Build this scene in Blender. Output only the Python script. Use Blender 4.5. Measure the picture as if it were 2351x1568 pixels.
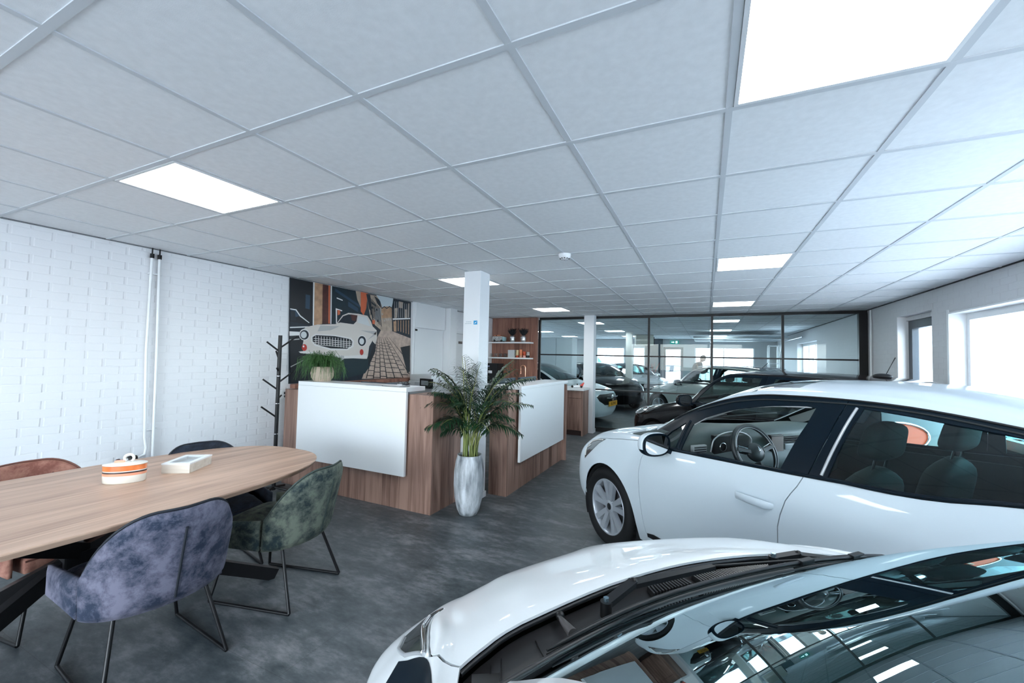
import bpy, bmesh, math, random
import numpy as np
from mathutils import Vector, Matrix, geometry
random.seed(7)
PI = math.pi
sc = bpy.context.scene
for o in list(bpy.data.objects): bpy.data.objects.remove(o)
COL = sc.collection

# ---------------------------------------------------------------- camera, sky, light, exposure
CAMZ = 1.51
def cam_axes(yaw, pit, rol):
    cy, sy = math.cos(yaw), math.sin(yaw)
    f = np.array([-sy*math.cos(pit), cy*math.cos(pit), math.sin(pit)]); r0 = np.array([cy, sy, 0.]); u0 = np.cross(r0, f)
    return r0*math.cos(rol)+u0*math.sin(rol), -r0*math.sin(rol)+u0*math.cos(rol), f
cr_, cu_, cf_ = cam_axes(0.439858543, 0.0394123216, 0.0222808115)
cam_d = bpy.data.cameras.new('camera'); cam = bpy.data.objects.new('camera', cam_d); COL.objects.link(cam)
cam_d.sensor_width = 36; cam_d.lens = 948.13327/2351*36; cam_d.clip_start = 0.02; cam_d.clip_end = 300
M = Matrix.Identity(4)
for i in range(3): M[i][0] = cr_[i]; M[i][1] = cu_[i]; M[i][2] = -cf_[i]
M[2][3] = CAMZ
cam.matrix_world = M
sc.camera = cam
sc.view_settings.view_transform = 'Standard'; sc.view_settings.look = 'None'
sc.view_settings.gamma = 1; sc.view_settings.use_curve_mapping = False
sc.view_settings.exposure = 0.98
w = bpy.data.worlds.new('sky'); sc.world = w; w.use_nodes = True
nt = w.node_tree; bg = nt.nodes['Background']
sky = nt.nodes.new('ShaderNodeTexSky'); sky.sky_type = 'NISHITA'; sky.sun_disc = False; sky.sun_elevation = math.radians(50); sky.sun_rotation = math.radians(200)
sky.air_density = 1.0; sky.dust_density = 2.0; sky.ozone_density = 1.5
mixw = nt.nodes.new('ShaderNodeMix'); mixw.data_type = 'RGBA'; mixw.inputs[0].default_value = 0.75
mixw.inputs[7].default_value = (0.76, 0.90, 1.0, 1)
mul = nt.nodes.new('ShaderNodeMix'); mul.data_type = 'RGBA'; mul.blend_type = 'MULTIPLY'; mul.inputs[0].default_value = 1; mul.inputs[7].default_value = (0.25, 0.25, 0.25, 1)
nt.links.new(sky.outputs[0], mul.inputs[6]); nt.links.new(mul.outputs[2], mixw.inputs[6]); nt.links.new(mixw.outputs[2], bg.inputs[0])
bg.inputs[1].default_value = 8.2
sc.cycles.max_bounces = 8; sc.cycles.diffuse_bounces = 4; sc.cycles.glossy_bounces = 4; sc.cycles.transparent_max_bounces = 20
sc.cycles.caustics_reflective = False; sc.cycles.caustics_refractive = False
sc.cycles.use_denoising = True
sc.cycles.sample_clamp_indirect = 6
def area(name, loc, rot, sx, sy, power, col=(1, 1, 1), portal=False):
    d = bpy.data.lights.new(name, 'AREA'); d.shape = 'RECTANGLE'; d.size = sx; d.size_y = sy; d.energy = power; d.color = col
    if portal: d.cycles.is_portal = True
    o = bpy.data.objects.new(name, d); COL.objects.link(o); o.location = loc; o.rotation_euler = rot
    return o

# ---------------------------------------------------------------- materials
MATS = {}
def lk(nt, a, b): nt.links.new(a, b)
def mat(name, col, rough=0.5, metal=0.0, coat=0.0, spec=0.5, emis=None, estr=1.0, noise=None, bump=None, sheen=0.0, alpha=None):
    """noise=(scale, amount, stretch xyz) varies value; bump=(scale, strength)"""
    if name in MATS: return MATS[name]
    m = bpy.data.materials.new(name); m.use_nodes = True; n = m.node_tree.nodes; b = n['Principled BSDF']
    b.inputs['Base Color'].default_value = (*col, 1); b.inputs['Roughness'].default_value = rough; b.inputs['Metallic'].default_value = metal
    b.inputs['Coat Weight'].default_value = coat; b.inputs['Coat Roughness'].default_value = 0.03; b.inputs['Specular IOR Level'].default_value = spec
    b.inputs['Sheen Weight'].default_value = sheen
    if emis: b.inputs['Emission Color'].default_value = (*emis, 1); b.inputs['Emission Strength'].default_value = estr
    if noise or bump:
        tc = n.new('ShaderNodeTexCoord')
    if noise:
        mp = n.new('ShaderNodeMapping'); mp.inputs['Scale'].default_value = noise[2] if len(noise) > 2 else (1, 1, 1)
        t = n.new('ShaderNodeTexNoise'); t.inputs['Scale'].default_value = noise[0]; t.inputs['Detail'].default_value = 6
        lk(m.node_tree, tc.outputs['Object'], mp.inputs[0]); lk(m.node_tree, mp.outputs[0], t.inputs[0])
        r = n.new('ShaderNodeValToRGB'); a = noise[1]
        r.color_ramp.elements[0].position = 0.3; r.color_ramp.elements[1].position = 0.7
        r.color_ramp.elements[0].color = tuple(max(0, c*(1-a)) for c in col)+(1,); r.color_ramp.elements[1].color = tuple(min(1, c*(1+a)) for c in col)+(1,)
        if len(noise) > 3: r.color_ramp.elements[0].color = (*noise[3], 1); r.color_ramp.elements[1].color = (*noise[4], 1)
        lk(m.node_tree, t.outputs[0], r.inputs[0]); lk(m.node_tree, r.outputs[0], b.inputs['Base Color'])
    if bump:
        t2 = n.new('ShaderNodeTexNoise'); t2.inputs['Scale'].default_value = bump[0]; t2.inputs['Detail'].default_value = 5
        lk(m.node_tree, tc.outputs['Object'], t2.inputs[0])
        bp = n.new('ShaderNodeBump'); bp.inputs['Strength'].default_value = bump[1]; bp.inputs['Distance'].default_value = 0.02
        lk(m.node_tree, t2.outputs[0], bp.inputs['Height']); lk(m.node_tree, bp.outputs[0], b.inputs['Normal'])
    MATS[name] = m
    return m
def glass(name, tint=(1, 1, 1), ior=1.5, rough=0.0, boost=0.0, refl=(1, 1, 1)):
    if name in MATS: return MATS[name]
    m = bpy.data.materials.new(name); m.use_nodes = True; n = m.node_tree.nodes; n.clear()
    out = n.new('ShaderNodeOutputMaterial'); mix = n.new('ShaderNodeMixShader'); fr = n.new('ShaderNodeFresnel')
    geo = n.new('ShaderNodeNewGeometry'); mi_ = n.new('ShaderNodeMix'); mi_.data_type = 'FLOAT'; mi_.inputs[2].default_value = ior; mi_.inputs[3].default_value = 1/ior   # same pane seen from either side
    lk(m.node_tree, geo.outputs['Backfacing'], mi_.inputs[0]); lk(m.node_tree, mi_.outputs[0], fr.inputs[0])
    tr = n.new('ShaderNodeBsdfTransparent'); tr.inputs[0].default_value = (*tint, 1)
    gl = n.new('ShaderNodeBsdfGlossy'); gl.inputs['Roughness'].default_value = rough; gl.inputs[0].default_value = (*refl, 1)
    ad = n.new('ShaderNodeMath'); ad.operation = 'MULTIPLY_ADD'; ad.inputs[1].default_value = 1.0+boost; ad.inputs[2].default_value = 0.0; ad.use_clamp = True
    lk(m.node_tree, fr.outputs[0], ad.inputs[0]); lk(m.node_tree, ad.outputs[0], mix.inputs[0])
    lk(m.node_tree, tr.outputs[0], mix.inputs[1]); lk(m.node_tree, gl.outputs[0], mix.inputs[2]); lk(m.node_tree, mix.outputs[0], out.inputs[0])
    MATS[name] = m
    return m
def wood(name, axis, light, dark, rough=0.45, fine=1.0, plank=0.0):
    """laminate wood: grain stretched along axis; plank = width of the alternating boards"""
    if name in MATS: return MATS[name]
    m = bpy.data.materials.new(name); m.use_nodes = True; n = m.node_tree.nodes; b = n['Principled BSDF']; b.inputs['Roughness'].default_value = rough
    tc = n.new('ShaderNodeTexCoord'); mp = n.new('ShaderNodeMapping'); s = [11*fine]*3; s['xyz'.index(axis)] = 0.9; mp.inputs['Scale'].default_value = s
    t = n.new('ShaderNodeTexNoise'); t.inputs['Scale'].default_value = 1; t.inputs['Detail'].default_value = 8; t.inputs['Distortion'].default_value = 1.2
    mp2 = n.new('ShaderNodeMapping'); s2 = [70*fine]*3; s2['xyz'.index(axis)] = 2.2; mp2.inputs['Scale'].default_value = s2
    t2 = n.new('ShaderNodeTexNoise'); t2.inputs['Scale'].default_value = 1; t2.inputs['Detail'].default_value = 4
    L = m.node_tree
    lk(L, tc.outputs['Object'], mp.inputs[0]); lk(L, mp.outputs[0], t.inputs[0]); lk(L, tc.outputs['Object'], mp2.inputs[0]); lk(L, mp2.outputs[0], t2.inputs[0])
    mx = n.new('ShaderNodeMath'); mx.operation = 'MULTIPLY_ADD'; mx.inputs[1].default_value = 0.35; lk(L, t2.outputs[0], mx.inputs[0])
    m2 = n.new('ShaderNodeMath'); m2.operation = 'MULTIPLY'; m2.inputs[1].default_value = 0.65; lk(L, t.outputs[0], m2.inputs[0]); lk(L, m2.outputs[0], mx.inputs[2])
    src = mx
    if plank:
        sp = n.new('ShaderNodeSeparateXYZ'); lk(L, tc.outputs['Object'], sp.inputs[0])
        ax = [a for a in range(3) if a != 'xyz'.index(axis)]
        add = n.new('ShaderNodeMath'); add.operation = 'ADD'; lk(L, sp.outputs[ax[0]], add.inputs[0]); lk(L, sp.outputs[ax[1]], add.inputs[1])
        dv = n.new('ShaderNodeMath'); dv.operation = 'DIVIDE'; dv.inputs[1].default_value = plank; lk(L, add.outputs[0], dv.inputs[0])
        fl = n.new('ShaderNodeMath'); fl.operation = 'FLOOR'; lk(L, dv.outputs[0], fl.inputs[0])
        wn = n.new('ShaderNodeTexWhiteNoise'); wn.noise_dimensions = '1D'; lk(L, fl.outputs[0], wn.inputs['W'])
        m3 = n.new('ShaderNodeMath'); m3.operation = 'MULTIPLY_ADD'; m3.inputs[1].default_value = 0.22; lk(L, wn.outputs[0], m3.inputs[0])
        m4 = n.new('ShaderNodeMath'); m4.operation = 'SUBTRACT'; m4.inputs[1].default_value = 0.11; lk(L, mx.outputs[0], m4.inputs[0]); lk(L, m4.outputs[0], m3.inputs[2]); src = m3
    r = n.new('ShaderNodeValToRGB'); e = r.color_ramp.elements; e[0].position = 0.33; e[0].color = (*dark, 1); e[1].position = 0.62; e[1].color = (*light, 1)
    lk(L, src.outputs[0], r.inputs[0]); lk(L, r.outputs[0], b.inputs['Base Color'])
    MATS[name] = m
    return m

WHITE = mat('white_lacquer', (0.85, 0.87, 0.88), 0.25)
BLACK = mat('black_metal', (0.004, 0.004, 0.005), 0.4, spec=0.35)
BLKPL = mat('black_plastic', (0.007, 0.008, 0.010), 0.45, spec=0.35)
CHROME = mat('chrome', (0.8, 0.8, 0.82), 0.12, 1.0)
PAINTW = mat('white_wall_paint', (0.80, 0.815, 0.83), 0.6)
DOAK = wood('desk_oak', 'z', (0.37, 0.23, 0.18), (0.14, 0.072, 0.052), plank=0.11)
DOAKR = wood('panel_oak', 'z', (0.33, 0.155, 0.108), (0.13, 0.05, 0.033), plank=0.14)
TOAK = wood('table_oak', 'y', (0.58, 0.395, 0.29), (0.33, 0.205, 0.145), 0.42)

# ---------------------------------------------------------------- mesh helpers
def link(name, me, parent=None):
    o = bpy.data.objects.new(name, me); COL.objects.link(o)
    if parent: o.parent = parent
    return o
def thing(name, label, cat, loc=(0, 0, 0), rz=0, group=None):
    o = bpy.data.objects.new(name, None); COL.objects.link(o); o.empty_display_size = 0.1
    o.location = loc; o.rotation_euler = (0, 0, rz); o['label'] = label; o['category'] = cat
    if group: o['group'] = group
    return o
def tag(o, label, cat, group=None):
    o['label'] = label; o['category'] = cat
    if group: o['group'] = group
    return o
def struct(o): o['kind'] = 'structure'; return o
class MB:
    """mesh builder: several shapes -> one mesh object, material per shape"""
    def __init__(s): s.v = []; s.f = []; s.m = []; s.sm = []; s.mats = []
    def mi(s, m):
        if m not in s.mats: s.mats.append(m)
        return s.mats.index(m)
    def add(s, vs, fs, m, smooth=False):
        k = len(s.v); s.v += [tuple(v) for v in vs]; i = s.mi(m)
        for f in fs: s.f.append([a+k for a in f]); s.m.append(i); s.sm.append(smooth)
        return s
    def box(s, x0, x1, y0, y1, z0, z1, m, bev=0.0):
        if bev:
            bm = bmesh.new(); bmesh.ops.create_cube(bm, size=1)
            for v in bm.verts: v.co = ((x0+x1)/2+v.co.x*(x1-x0), (y0+y1)/2+v.co.y*(y1-y0), (z0+z1)/2+v.co.z*(z1-z0))
            bmesh.ops.bevel(bm, geom=bm.edges[:], offset=bev, segments=2, affect='EDGES', profile=0.7)
            s.bm(bm, m); return s
        vs = [(x, y, z) for x in (x0, x1) for y in (y0, y1) for z in (z0, z1)]
        return s.add(vs, [(0, 1, 3, 2), (4, 6, 7, 5), (0, 4, 5, 1), (2, 3, 7, 6), (0, 2, 6, 4), (1, 5, 7, 3)], m)
    def bm(s, bm, m, smooth=False):
        bm.verts.index_update(); s.add([v.co for v in bm.verts], [[v.index for v in f.verts] for f in bm.faces], m, smooth); bm.free(); return s
    def tube(s, pts, r, m, n=10, cap=True, smooth=True):
        pts = [Vector(p) for p in pts]; rs = r if isinstance(r, (list, tuple)) else [r]*len(pts)
        vs = []; fs = []; up = None
        for i, p in enumerate(pts):
            d = (pts[min(i+1, len(pts)-1)]-pts[max(i-1, 0)]).normalized()
            if up is None:
                up = Vector((0, 0, 1)) if abs(d.z) < 0.9 else Vector((1, 0, 0))
            a = d.cross(up).normalized(); up = a.cross(d).normalized()
            for k in range(n):
                t = 2*PI*k/n; vs.append(p+(a*math.cos(t)+up*math.sin(t))*rs[i])
        for i in range(len(pts)-1):
            for k in range(n): fs.append((i*n+k, i*n+(k+1) % n, (i+1)*n+(k+1) % n, (i+1)*n+k))
        s.add(vs, fs, m, smooth)
        if cap: s.add(vs[:n], [tuple(range(n))], m); s.add(vs[-n:], [tuple(reversed(range(n)))], m)
        return s
    def bar(s, a, b, w, h, m, up=(0, 0, 1)):
        a = Vector(a); b = Vector(b); d = (b-a).normalized(); u = Vector(up); x = d.cross(u).normalized(); y = x.cross(d)
        vs = [p+x*i*w/2+y*j*h/2 for p in (a, b) for i, j in ((-1, -1), (1, -1), (1, 1), (-1, 1))]
        return s.add(vs, [(0, 1, 2, 3), (7, 6, 5, 4), (0, 4, 5, 1), (1, 5, 6, 2), (2, 6, 7, 3), (3, 7, 4, 0)], m)
    def lathe(s, prof, m, n=32, c=(0, 0, 0), axis='z', sy=1.0, smooth=True, cap=True):
        vs = []; fs = []
        for r, z in prof:
            for k in range(n):
                t = 2*PI*k/n; x, y = r*math.cos(t), r*math.sin(t)*sy
                p = (x, y, z) if axis == 'z' else ((x, z, y) if axis == 'y' else (z, x, y))
                vs.append((p[0]+c[0], p[1]+c[1], p[2]+c[2]))
        for i in range(len(prof)-1):
            for k in range(n): fs.append((i*n+k, i*n+(k+1) % n, (i+1)*n+(k+1) % n, (i+1)*n+k))
        s.add(vs, fs, m, smooth)
        if cap:
            if prof[0][0] > 1e-4: s.add(vs[:n], [tuple(reversed(range(n)))], m)
            if prof[-1][0] > 1e-4: s.add(vs[-n:], [tuple(range(n))], m)
        return s
    def prism(s, poly, z0, z1, m, axis='z', at=0):
        n = len(poly)
        def P(a, b, z): return (a, b, z) if axis == 'z' else ((z, a, b) if axis == 'x' else (a, z, b))
        vs = [P(a, b, z0) for a, b in poly]+[P(a, b, z1) for a, b in poly]
        fs = [tuple(reversed(range(n))), tuple(range(n, 2*n))]+[(k, (k+1) % n, n+(k+1) % n, n+k) for k in range(n)]
        return s.add(vs, fs, m)
    def ball(s, c, r, m, sx=1, sy=1, sz=1, seg=16):
        bm = bmesh.new(); bmesh.ops.create_uvsphere(bm, u_segments=seg, v_segments=max(6, seg//2), radius=r)
        for v in bm.verts: v.co = (c[0]+v.co.x*sx, c[1]+v.co.y*sy, c[2]+v.co.z*sz)
        return s.bm(bm, m, True)
    def build(s, name, parent=None, fix=True):
        me = bpy.data.meshes.new(name); me.from_pydata(s.v, [], s.f)
        for m in s.mats: me.materials.append(m)
        me.polygons.foreach_set('material_index', s.m); me.polygons.foreach_set('use_smooth', s.sm)
        if fix:
            bm = bmesh.new(); bm.from_mesh(me); bmesh.ops.recalc_face_normals(bm, faces=bm.faces); bm.to_mesh(me); bm.free()
        me.update(); return link(name, me, parent)
def copy_tree(o, parent=None):
    c = o.copy(); COL.objects.link(c)
    if parent: c.parent = parent
    for ch in list(o.children): copy_tree(ch, c)
    return c
def text_mesh(name, txt, size, m, loc, rot, parent=None, ext=0.0008, sx=1.0):
    cu = bpy.data.curves.new(name, 'FONT'); cu.body = txt; cu.size = size; cu.extrude = ext; cu.align_x = 'CENTER'; cu.align_y = 'CENTER'
    o = bpy.data.objects.new(name, cu); COL.objects.link(o)
    dg = bpy.context.evaluated_depsgraph_get(); me = bpy.data.meshes.new_from_object(o.evaluated_get(dg))
    bpy.data.objects.remove(o)
    R = Matrix.Translation(loc) @ rot @ Matrix.Diagonal((sx, 1, 1, 1))
    me.transform(R); me.materials.clear(); me.materials.append(m)
    return link(name, me, parent)

# ================================================================ THE ROOM
XL, XR, H, GY, FY = -4.58, 2.43, 2.433, 8.75, 18.3
# floor: worn dark grey vinyl with brushed mottling
fm = bpy.data.materials.new('grey_vinyl_floor'); fm.use_nodes = True; n = fm.node_tree.nodes; L = fm.node_tree; b = n['Principled BSDF']
tc = n.new('ShaderNodeTexCoord'); mp = n.new('ShaderNodeMapping'); mp.inputs['Scale'].default_value = (1.0, 2.2, 1); mp.inputs['Rotation'].default_value = (0, 0, 0.15)
t1 = n.new('ShaderNodeTexNoise'); t1.inputs['Scale'].default_value = 2.2; t1.inputs['Detail'].default_value = 9; t1.inputs['Roughness'].default_value = 0.62; t1.inputs['Distortion'].default_value = 0.3
t2 = n.new('ShaderNodeTexNoise'); t2.inputs['Scale'].default_value = 9; t2.inputs['Detail'].default_value = 8; t2.inputs['Roughness'].default_value = 0.7
lk(L, tc.outputs['Object'], mp.inputs[0]); lk(L, mp.outputs[0], t1.inputs[0]); lk(L, mp.outputs[0], t2.inputs[0])
mx = n.new('ShaderNodeMix'); mx.data_type = 'FLOAT'; mx.inputs[0].default_value = 0.45; lk(L, t1.outputs[0], mx.inputs[2]); lk(L, t2.outputs[0], mx.inputs[3])
r = n.new('ShaderNodeValToRGB'); e = r.color_ramp.elements; e[0].position = 0.36; e[0].color = (0.030, 0.043, 0.050, 1); e[1].position = 0.64; e[1].color = (0.21, 0.215, 0.225, 1)
em = r.color_ramp.elements.new(0.5); em.color = (0.085, 0.098, 0.106, 1)
bt = n.new('ShaderNodeTexBrick'); bt.inputs['Scale'].default_value = 1; bt.inputs['Brick Width'].default_value = 0.9; bt.inputs['Row Height'].default_value = 0.45; bt.inputs['Mortar Size'].default_value = 0.0015
bt.inputs['Color1'].default_value = (1, 1, 1, 1); bt.inputs['Color2'].default_value = (0.93, 0.93, 0.93, 1); bt.inputs['Mortar'].default_value = (0.7, 0.7, 0.7, 1)
lk(L, tc.outputs['Object'], bt.inputs[0])
ml = n.new('ShaderNodeMix'); ml.data_type = 'RGBA'; ml.blend_type = 'MULTIPLY'; ml.inputs[0].default_value = 1
lk(L, mx.outputs[0], r.inputs[0]); lk(L, r.outputs[0], ml.inputs[6]); lk(L, bt.outputs[0], ml.inputs[7]); lk(L, ml.outputs[2], b.inputs['Base Color'])
rr = n.new('ShaderNodeMapRange'); rr.inputs[3].default_value = 0.33; rr.inputs[4].default_value = 0.55; lk(L, t1.outputs[0], rr.inputs[0]); lk(L, rr.outputs[0], b.inputs['Roughness'])
bp = n.new('ShaderNodeBump'); bp.inputs['Strength'].default_value = 0.12; bp.inputs['Distance'].default_value = 0.01; lk(L, t2.outputs[0], bp.inputs['Height']); lk(L, bp.outputs[0], b.inputs['Normal'])
struct(MB().box(-8.2, 2.9, -4.3, 18.6, -0.2, 0, fm).build('floor'))
ground = mat('pale_paving', (0.5, 0.5, 0.5), 0.9, noise=(3, 0.15))
struct(MB().box(-60, 60, -60, 90, -0.5, -0.06, ground).build('outdoor_ground'))

# painted brick: wide sunk head joints, thin bed joints
def brickmat(name, a, col, headw=0.022, bedw=0.006, strength=0.5, bl=0.225, bh=0.0648):
    m = bpy.data.materials.new(name); m.use_nodes = True; n = m.node_tree.nodes; L = m.node_tree; b = n['Principled BSDF']; b.inputs['Roughness'].default_value = 0.5
    tc = n.new('ShaderNodeTexCoord'); sp = n.new('ShaderNodeSeparateXYZ'); lk(L, tc.outputs['Object'], sp.inputs[0])
    def M_(op, x, y=None, z=None):
        k = n.new('ShaderNodeMath'); k.operation = op
        for i, q in enumerate((x, y, z)):
            if q is None: continue
            if isinstance(q, (int, float)): k.inputs[i].default_value = q
            else: lk(L, q, k.inputs[i])
        return k.outputs[0]
    nz = n.new('ShaderNodeTexNoise'); nz.inputs['Scale'].default_value = 14; nz.inputs['Detail'].default_value = 3; lk(L, tc.outputs['Object'], nz.inputs[0])
    wob = M_('MULTIPLY', M_('SUBTRACT', nz.outputs[0], 0.5), 0.008)
    al = M_('ADD', sp.outputs[a], wob); zz = M_('ADD', sp.outputs[2], wob)
    row = M_('FLOOR', M_('DIVIDE', zz, bh)); off = M_('MULTIPLY', M_('MODULO', row, 2.0), bl/2)
    u = M_('MULTIPLY', M_('FRACT', M_('ADD', M_('DIVIDE', M_('ADD', al, off), bl), 40.0)), bl)
    v = M_('MULTIPLY', M_('FRACT', M_('DIVIDE', zz, bh)), bh)
    du = M_('SUBTRACT', bl/2, M_('ABSOLUTE', M_('SUBTRACT', u, bl/2))); dv = M_('SUBTRACT', bh/2, M_('ABSOLUTE', M_('SUBTRACT', v, bh/2)))
    def ss(x, w):
        k = n.new('ShaderNodeMapRange'); k.interpolation_type = 'SMOOTHSTEP'; lk(L, x, k.inputs[0]); k.inputs[1].default_value = w*0.35; k.inputs[2].default_value = w; return k.outputs[0]
    hgt = M_('MULTIPLY', ss(du, headw/2+0.004), M_('ADD', M_('MULTIPLY', ss(dv, bedw), 0.2), 0.8))
    n2 = n.new('ShaderNodeTexNoise'); n2.inputs['Scale'].default_value = 60; n2.inputs['Detail'].default_value = 4; lk(L, tc.outputs['Object'], n2.inputs[0])
    ht = M_('ADD', hgt, M_('MULTIPLY', n2.outputs[0], 0.08))
    bp = n.new('ShaderNodeBump'); bp.inputs['Strength'].default_value = strength; bp.inputs['Distance'].default_value = 0.012; lk(L, ht, bp.inputs['Height']); lk(L, bp.outputs[0], b.inputs['Normal'])
    cr = n.new('ShaderNodeMix'); cr.data_type = 'RGBA'; cr.inputs[6].default_value = tuple(c*0.97 for c in col)+(1,); cr.inputs[7].default_value = (*col, 1); lk(L, hgt, cr.inputs[0]); lk(L, cr.outputs[2], b.inputs['Base Color'])
    return m
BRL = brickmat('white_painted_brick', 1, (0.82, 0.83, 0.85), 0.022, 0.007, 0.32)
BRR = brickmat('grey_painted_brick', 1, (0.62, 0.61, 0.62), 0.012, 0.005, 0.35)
struct(MB().box(XL-0.25, XL, -4.3, GY+0.1, 0, H+0.1, BRL).build('wall_left'))
struct(MB().box(-8.2, XL-0.25, GY-0.1, GY+0.1, 0, H+0.1, PAINTW).build('wall_left_return'))
mb = MB()
for y0, y1, z0, z1 in ((GY+0.1, 10, 0, H+.1), (10, 17, 0, 0.7), (10, 17, 2.15, H+.1), (17, FY, 0, H+.1)): mb.box(-8.2, -8.0, y0, y1, z0, z1, PAINTW)
struct(mb.build('wall_left_rear_hall'))
# right wall in pieces round the window and door openings
W1a, W1b = 6.56, 7.56      # narrow glazed door
W2a, W2b, WZ0, WZ1 = 1.0, 6.2, 0.75, 2.12
mb = MB(); X1 = XR+0.32
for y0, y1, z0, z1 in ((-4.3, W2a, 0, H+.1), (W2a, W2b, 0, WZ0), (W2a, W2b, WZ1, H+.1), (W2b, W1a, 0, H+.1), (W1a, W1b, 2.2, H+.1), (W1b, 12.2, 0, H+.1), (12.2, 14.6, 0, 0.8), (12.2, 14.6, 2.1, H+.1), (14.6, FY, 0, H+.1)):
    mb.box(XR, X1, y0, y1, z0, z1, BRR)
struct(mb.build('wall_right'))
# wall behind the camera: unseen open shopfront, sized for the sky light let in
mb = MB()
for x0, x1, z0, z1 in ((-4.83, -3.7, 0, H+.1), (1.5, 2.75, 0, H+.1), (-4.3, 1.5, 2.35, H+.1), (-4.3, 1.5, 0, 0.15)):
    mb.box(x0, x1, -4.3, -4.05, z0, z1, PAINTW)
for x in (-2.1, 0.1): mb.box(x-0.04, x+0.04, -4.25, -4.1, 0.15, 2.35, BLACK)
struct(mb.build('wall_back'))
# far wall with openings: big left window, window, door, wide window
mb = MB()
FW = [(-8.2, -4.45, 0, H+.1), (-4.45, -3.2, 2.08, H+.1), (-4.45, -3.2, 0, 0.6), (-3.2, -2.86, 0, H+.1), (-2.86, -2.36, 2.08, H+.1), (-2.86, -2.36, 0, 0.6),
      (-2.36, -1.62, 0, H+.1), (-1.62, -0.85, 2.1, H+.1), (-0.85, -0.42, 0, H+.1), (-0.42, 1.68, 2.1, H+.1), (-0.42, 1.68, 0, 0.7), (1.68, 2.75, 0, H+.1)]
FARW = mat('far_wall_paint', (0.50, 0.52, 0.53), 0.7)
for x0, x1, z0, z1 in FW: mb.box(x0, x1, FY, FY+0.25, z0, z1, FARW)
struct(mb.build('wall_far'))

# ceiling: mineral tiles in a T-bar grid
X0, Y0, GA, GB = 0.6763, -0.1292, 0.6032, 0.5968
tile = mat('mineral_ceiling_tile', (0.82, 0.84, 0.86), 0.75, noise=(30, 0.035), bump=(300, 0.06))
struct(MB().box(-8.2, XR+0.32, -4.3, FY, H+0.003, H+0.12, tile).build('ceiling'))
mb = MB(); BARM = mat('ceiling_bar_metal', (0.60, 0.63, 0.66), 0.6)
LIGHTS = []
for i, js in ((1, (-3, 2, 7, 12, 17, 22, 27)), (6, (-3, 2, 7, 12, 17, 22, 27)), (10, (22, 27))):
    for j in js:
        LIGHTS.append((i, j))
TILEZ = H+0.003
xs = [X0-GA*i for i in range(-3, 15)]
for x in xs: mb.box(x-0.012, x+0.012, -4.05, (FY if x > -8 else 8.7) if x > XL else FY, H-0.001, H+0.003, BARM) if x > XL else mb.box(x-0.012, x+0.012, GY+.1, FY, H-0.001, H+0.003, BARM)
for j in range(-6, 31):
    y = Y0+GB*j
    if y < FY: mb.box(XL if y < GY else -8.0, XR, y-0.012, y+0.012, H-0.0015, H+0.003, BARM)
# black shadow-gap edge along the walls
mb.box(XL, XL+0.012, -4.05, GY, H-0.006, H+0.006, mat('grey_edge', (0.16, 0.17, 0.18), 0.6)); mb.box(XR-0.012, XR, -4.05, FY, H-0.010, H+0.006, BLACK)
struct(mb.build('ceiling_grid'))
EM = mat('light_panel_diffuser', (1, 1, 1), 0.5, emis=(0.93, 0.98, 1.0), estr=8.0)
FR = mat('light_panel_frame', (0.75, 0.77, 0.79), 0.4)
desc = {(1, 2): 'large white ceiling light above the white cars, nearest the camera', (6, 2): 'white ceiling light above the oak meeting table', (1, 7): 'white ceiling light in line beyond the nearest one, over the black hatchback',
        (6, 7): 'white ceiling light partly hidden behind the column by the desk', (1, 12): 'small bright ceiling light just before the glass partition', (6, 12): 'ceiling light above the white reception counter, before the kitchen niche',
        (1, 17): 'first ceiling light beyond the glass, right of the middle mullion', (6, 17): 'ceiling light beyond the glass, behind the far column',
        (1, 22): 'second ceiling light beyond the glass on the right', (6, 22): 'ceiling light deep in the rear hall, right of the far column', (1, 27): 'last ceiling light beyond the glass on the right', (6, 27): 'ceiling light behind the rear hall column near the air unit',
        (10, 22): 'ceiling light above the white wardrobe behind the glass', (10, 27): 'far ceiling light seen left of the glass partition column', (1, -3): 'ceiling light behind the camera, right row', (6, -3): 'ceiling light behind the camera, left row'}
for i, j in LIGHTS:
    xa, xb, ya, yb = X0-GA*i+0.014, X0-GA*(i-1)-0.014, Y0+GB*j+0.014, Y0+GB*(j+1)-0.014
    t = thing('ceiling_light', desc[(i, j)], 'ceiling light', ((xa+xb)/2, (ya+yb)/2, H), 0, 'square ceiling light panels')
    hx, hy = (xb-xa)/2, (yb-ya)/2
    f = MB()
    for a in ((-hx, hx, -hy, -hy+.014), (-hx, hx, hy-.014, hy), (-hx, -hx+.014, -hy+.014, hy-.014), (hx-.014, hx, -hy+.014, hy-.014)): f.box(*a, -0.004, 0.004, FR)
    f.build('frame', t); MB().box(-hx+.014, hx-.014, -hy+.014, hy-.014, -0.002, 0.003, EM).build('diffuser', t)
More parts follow.
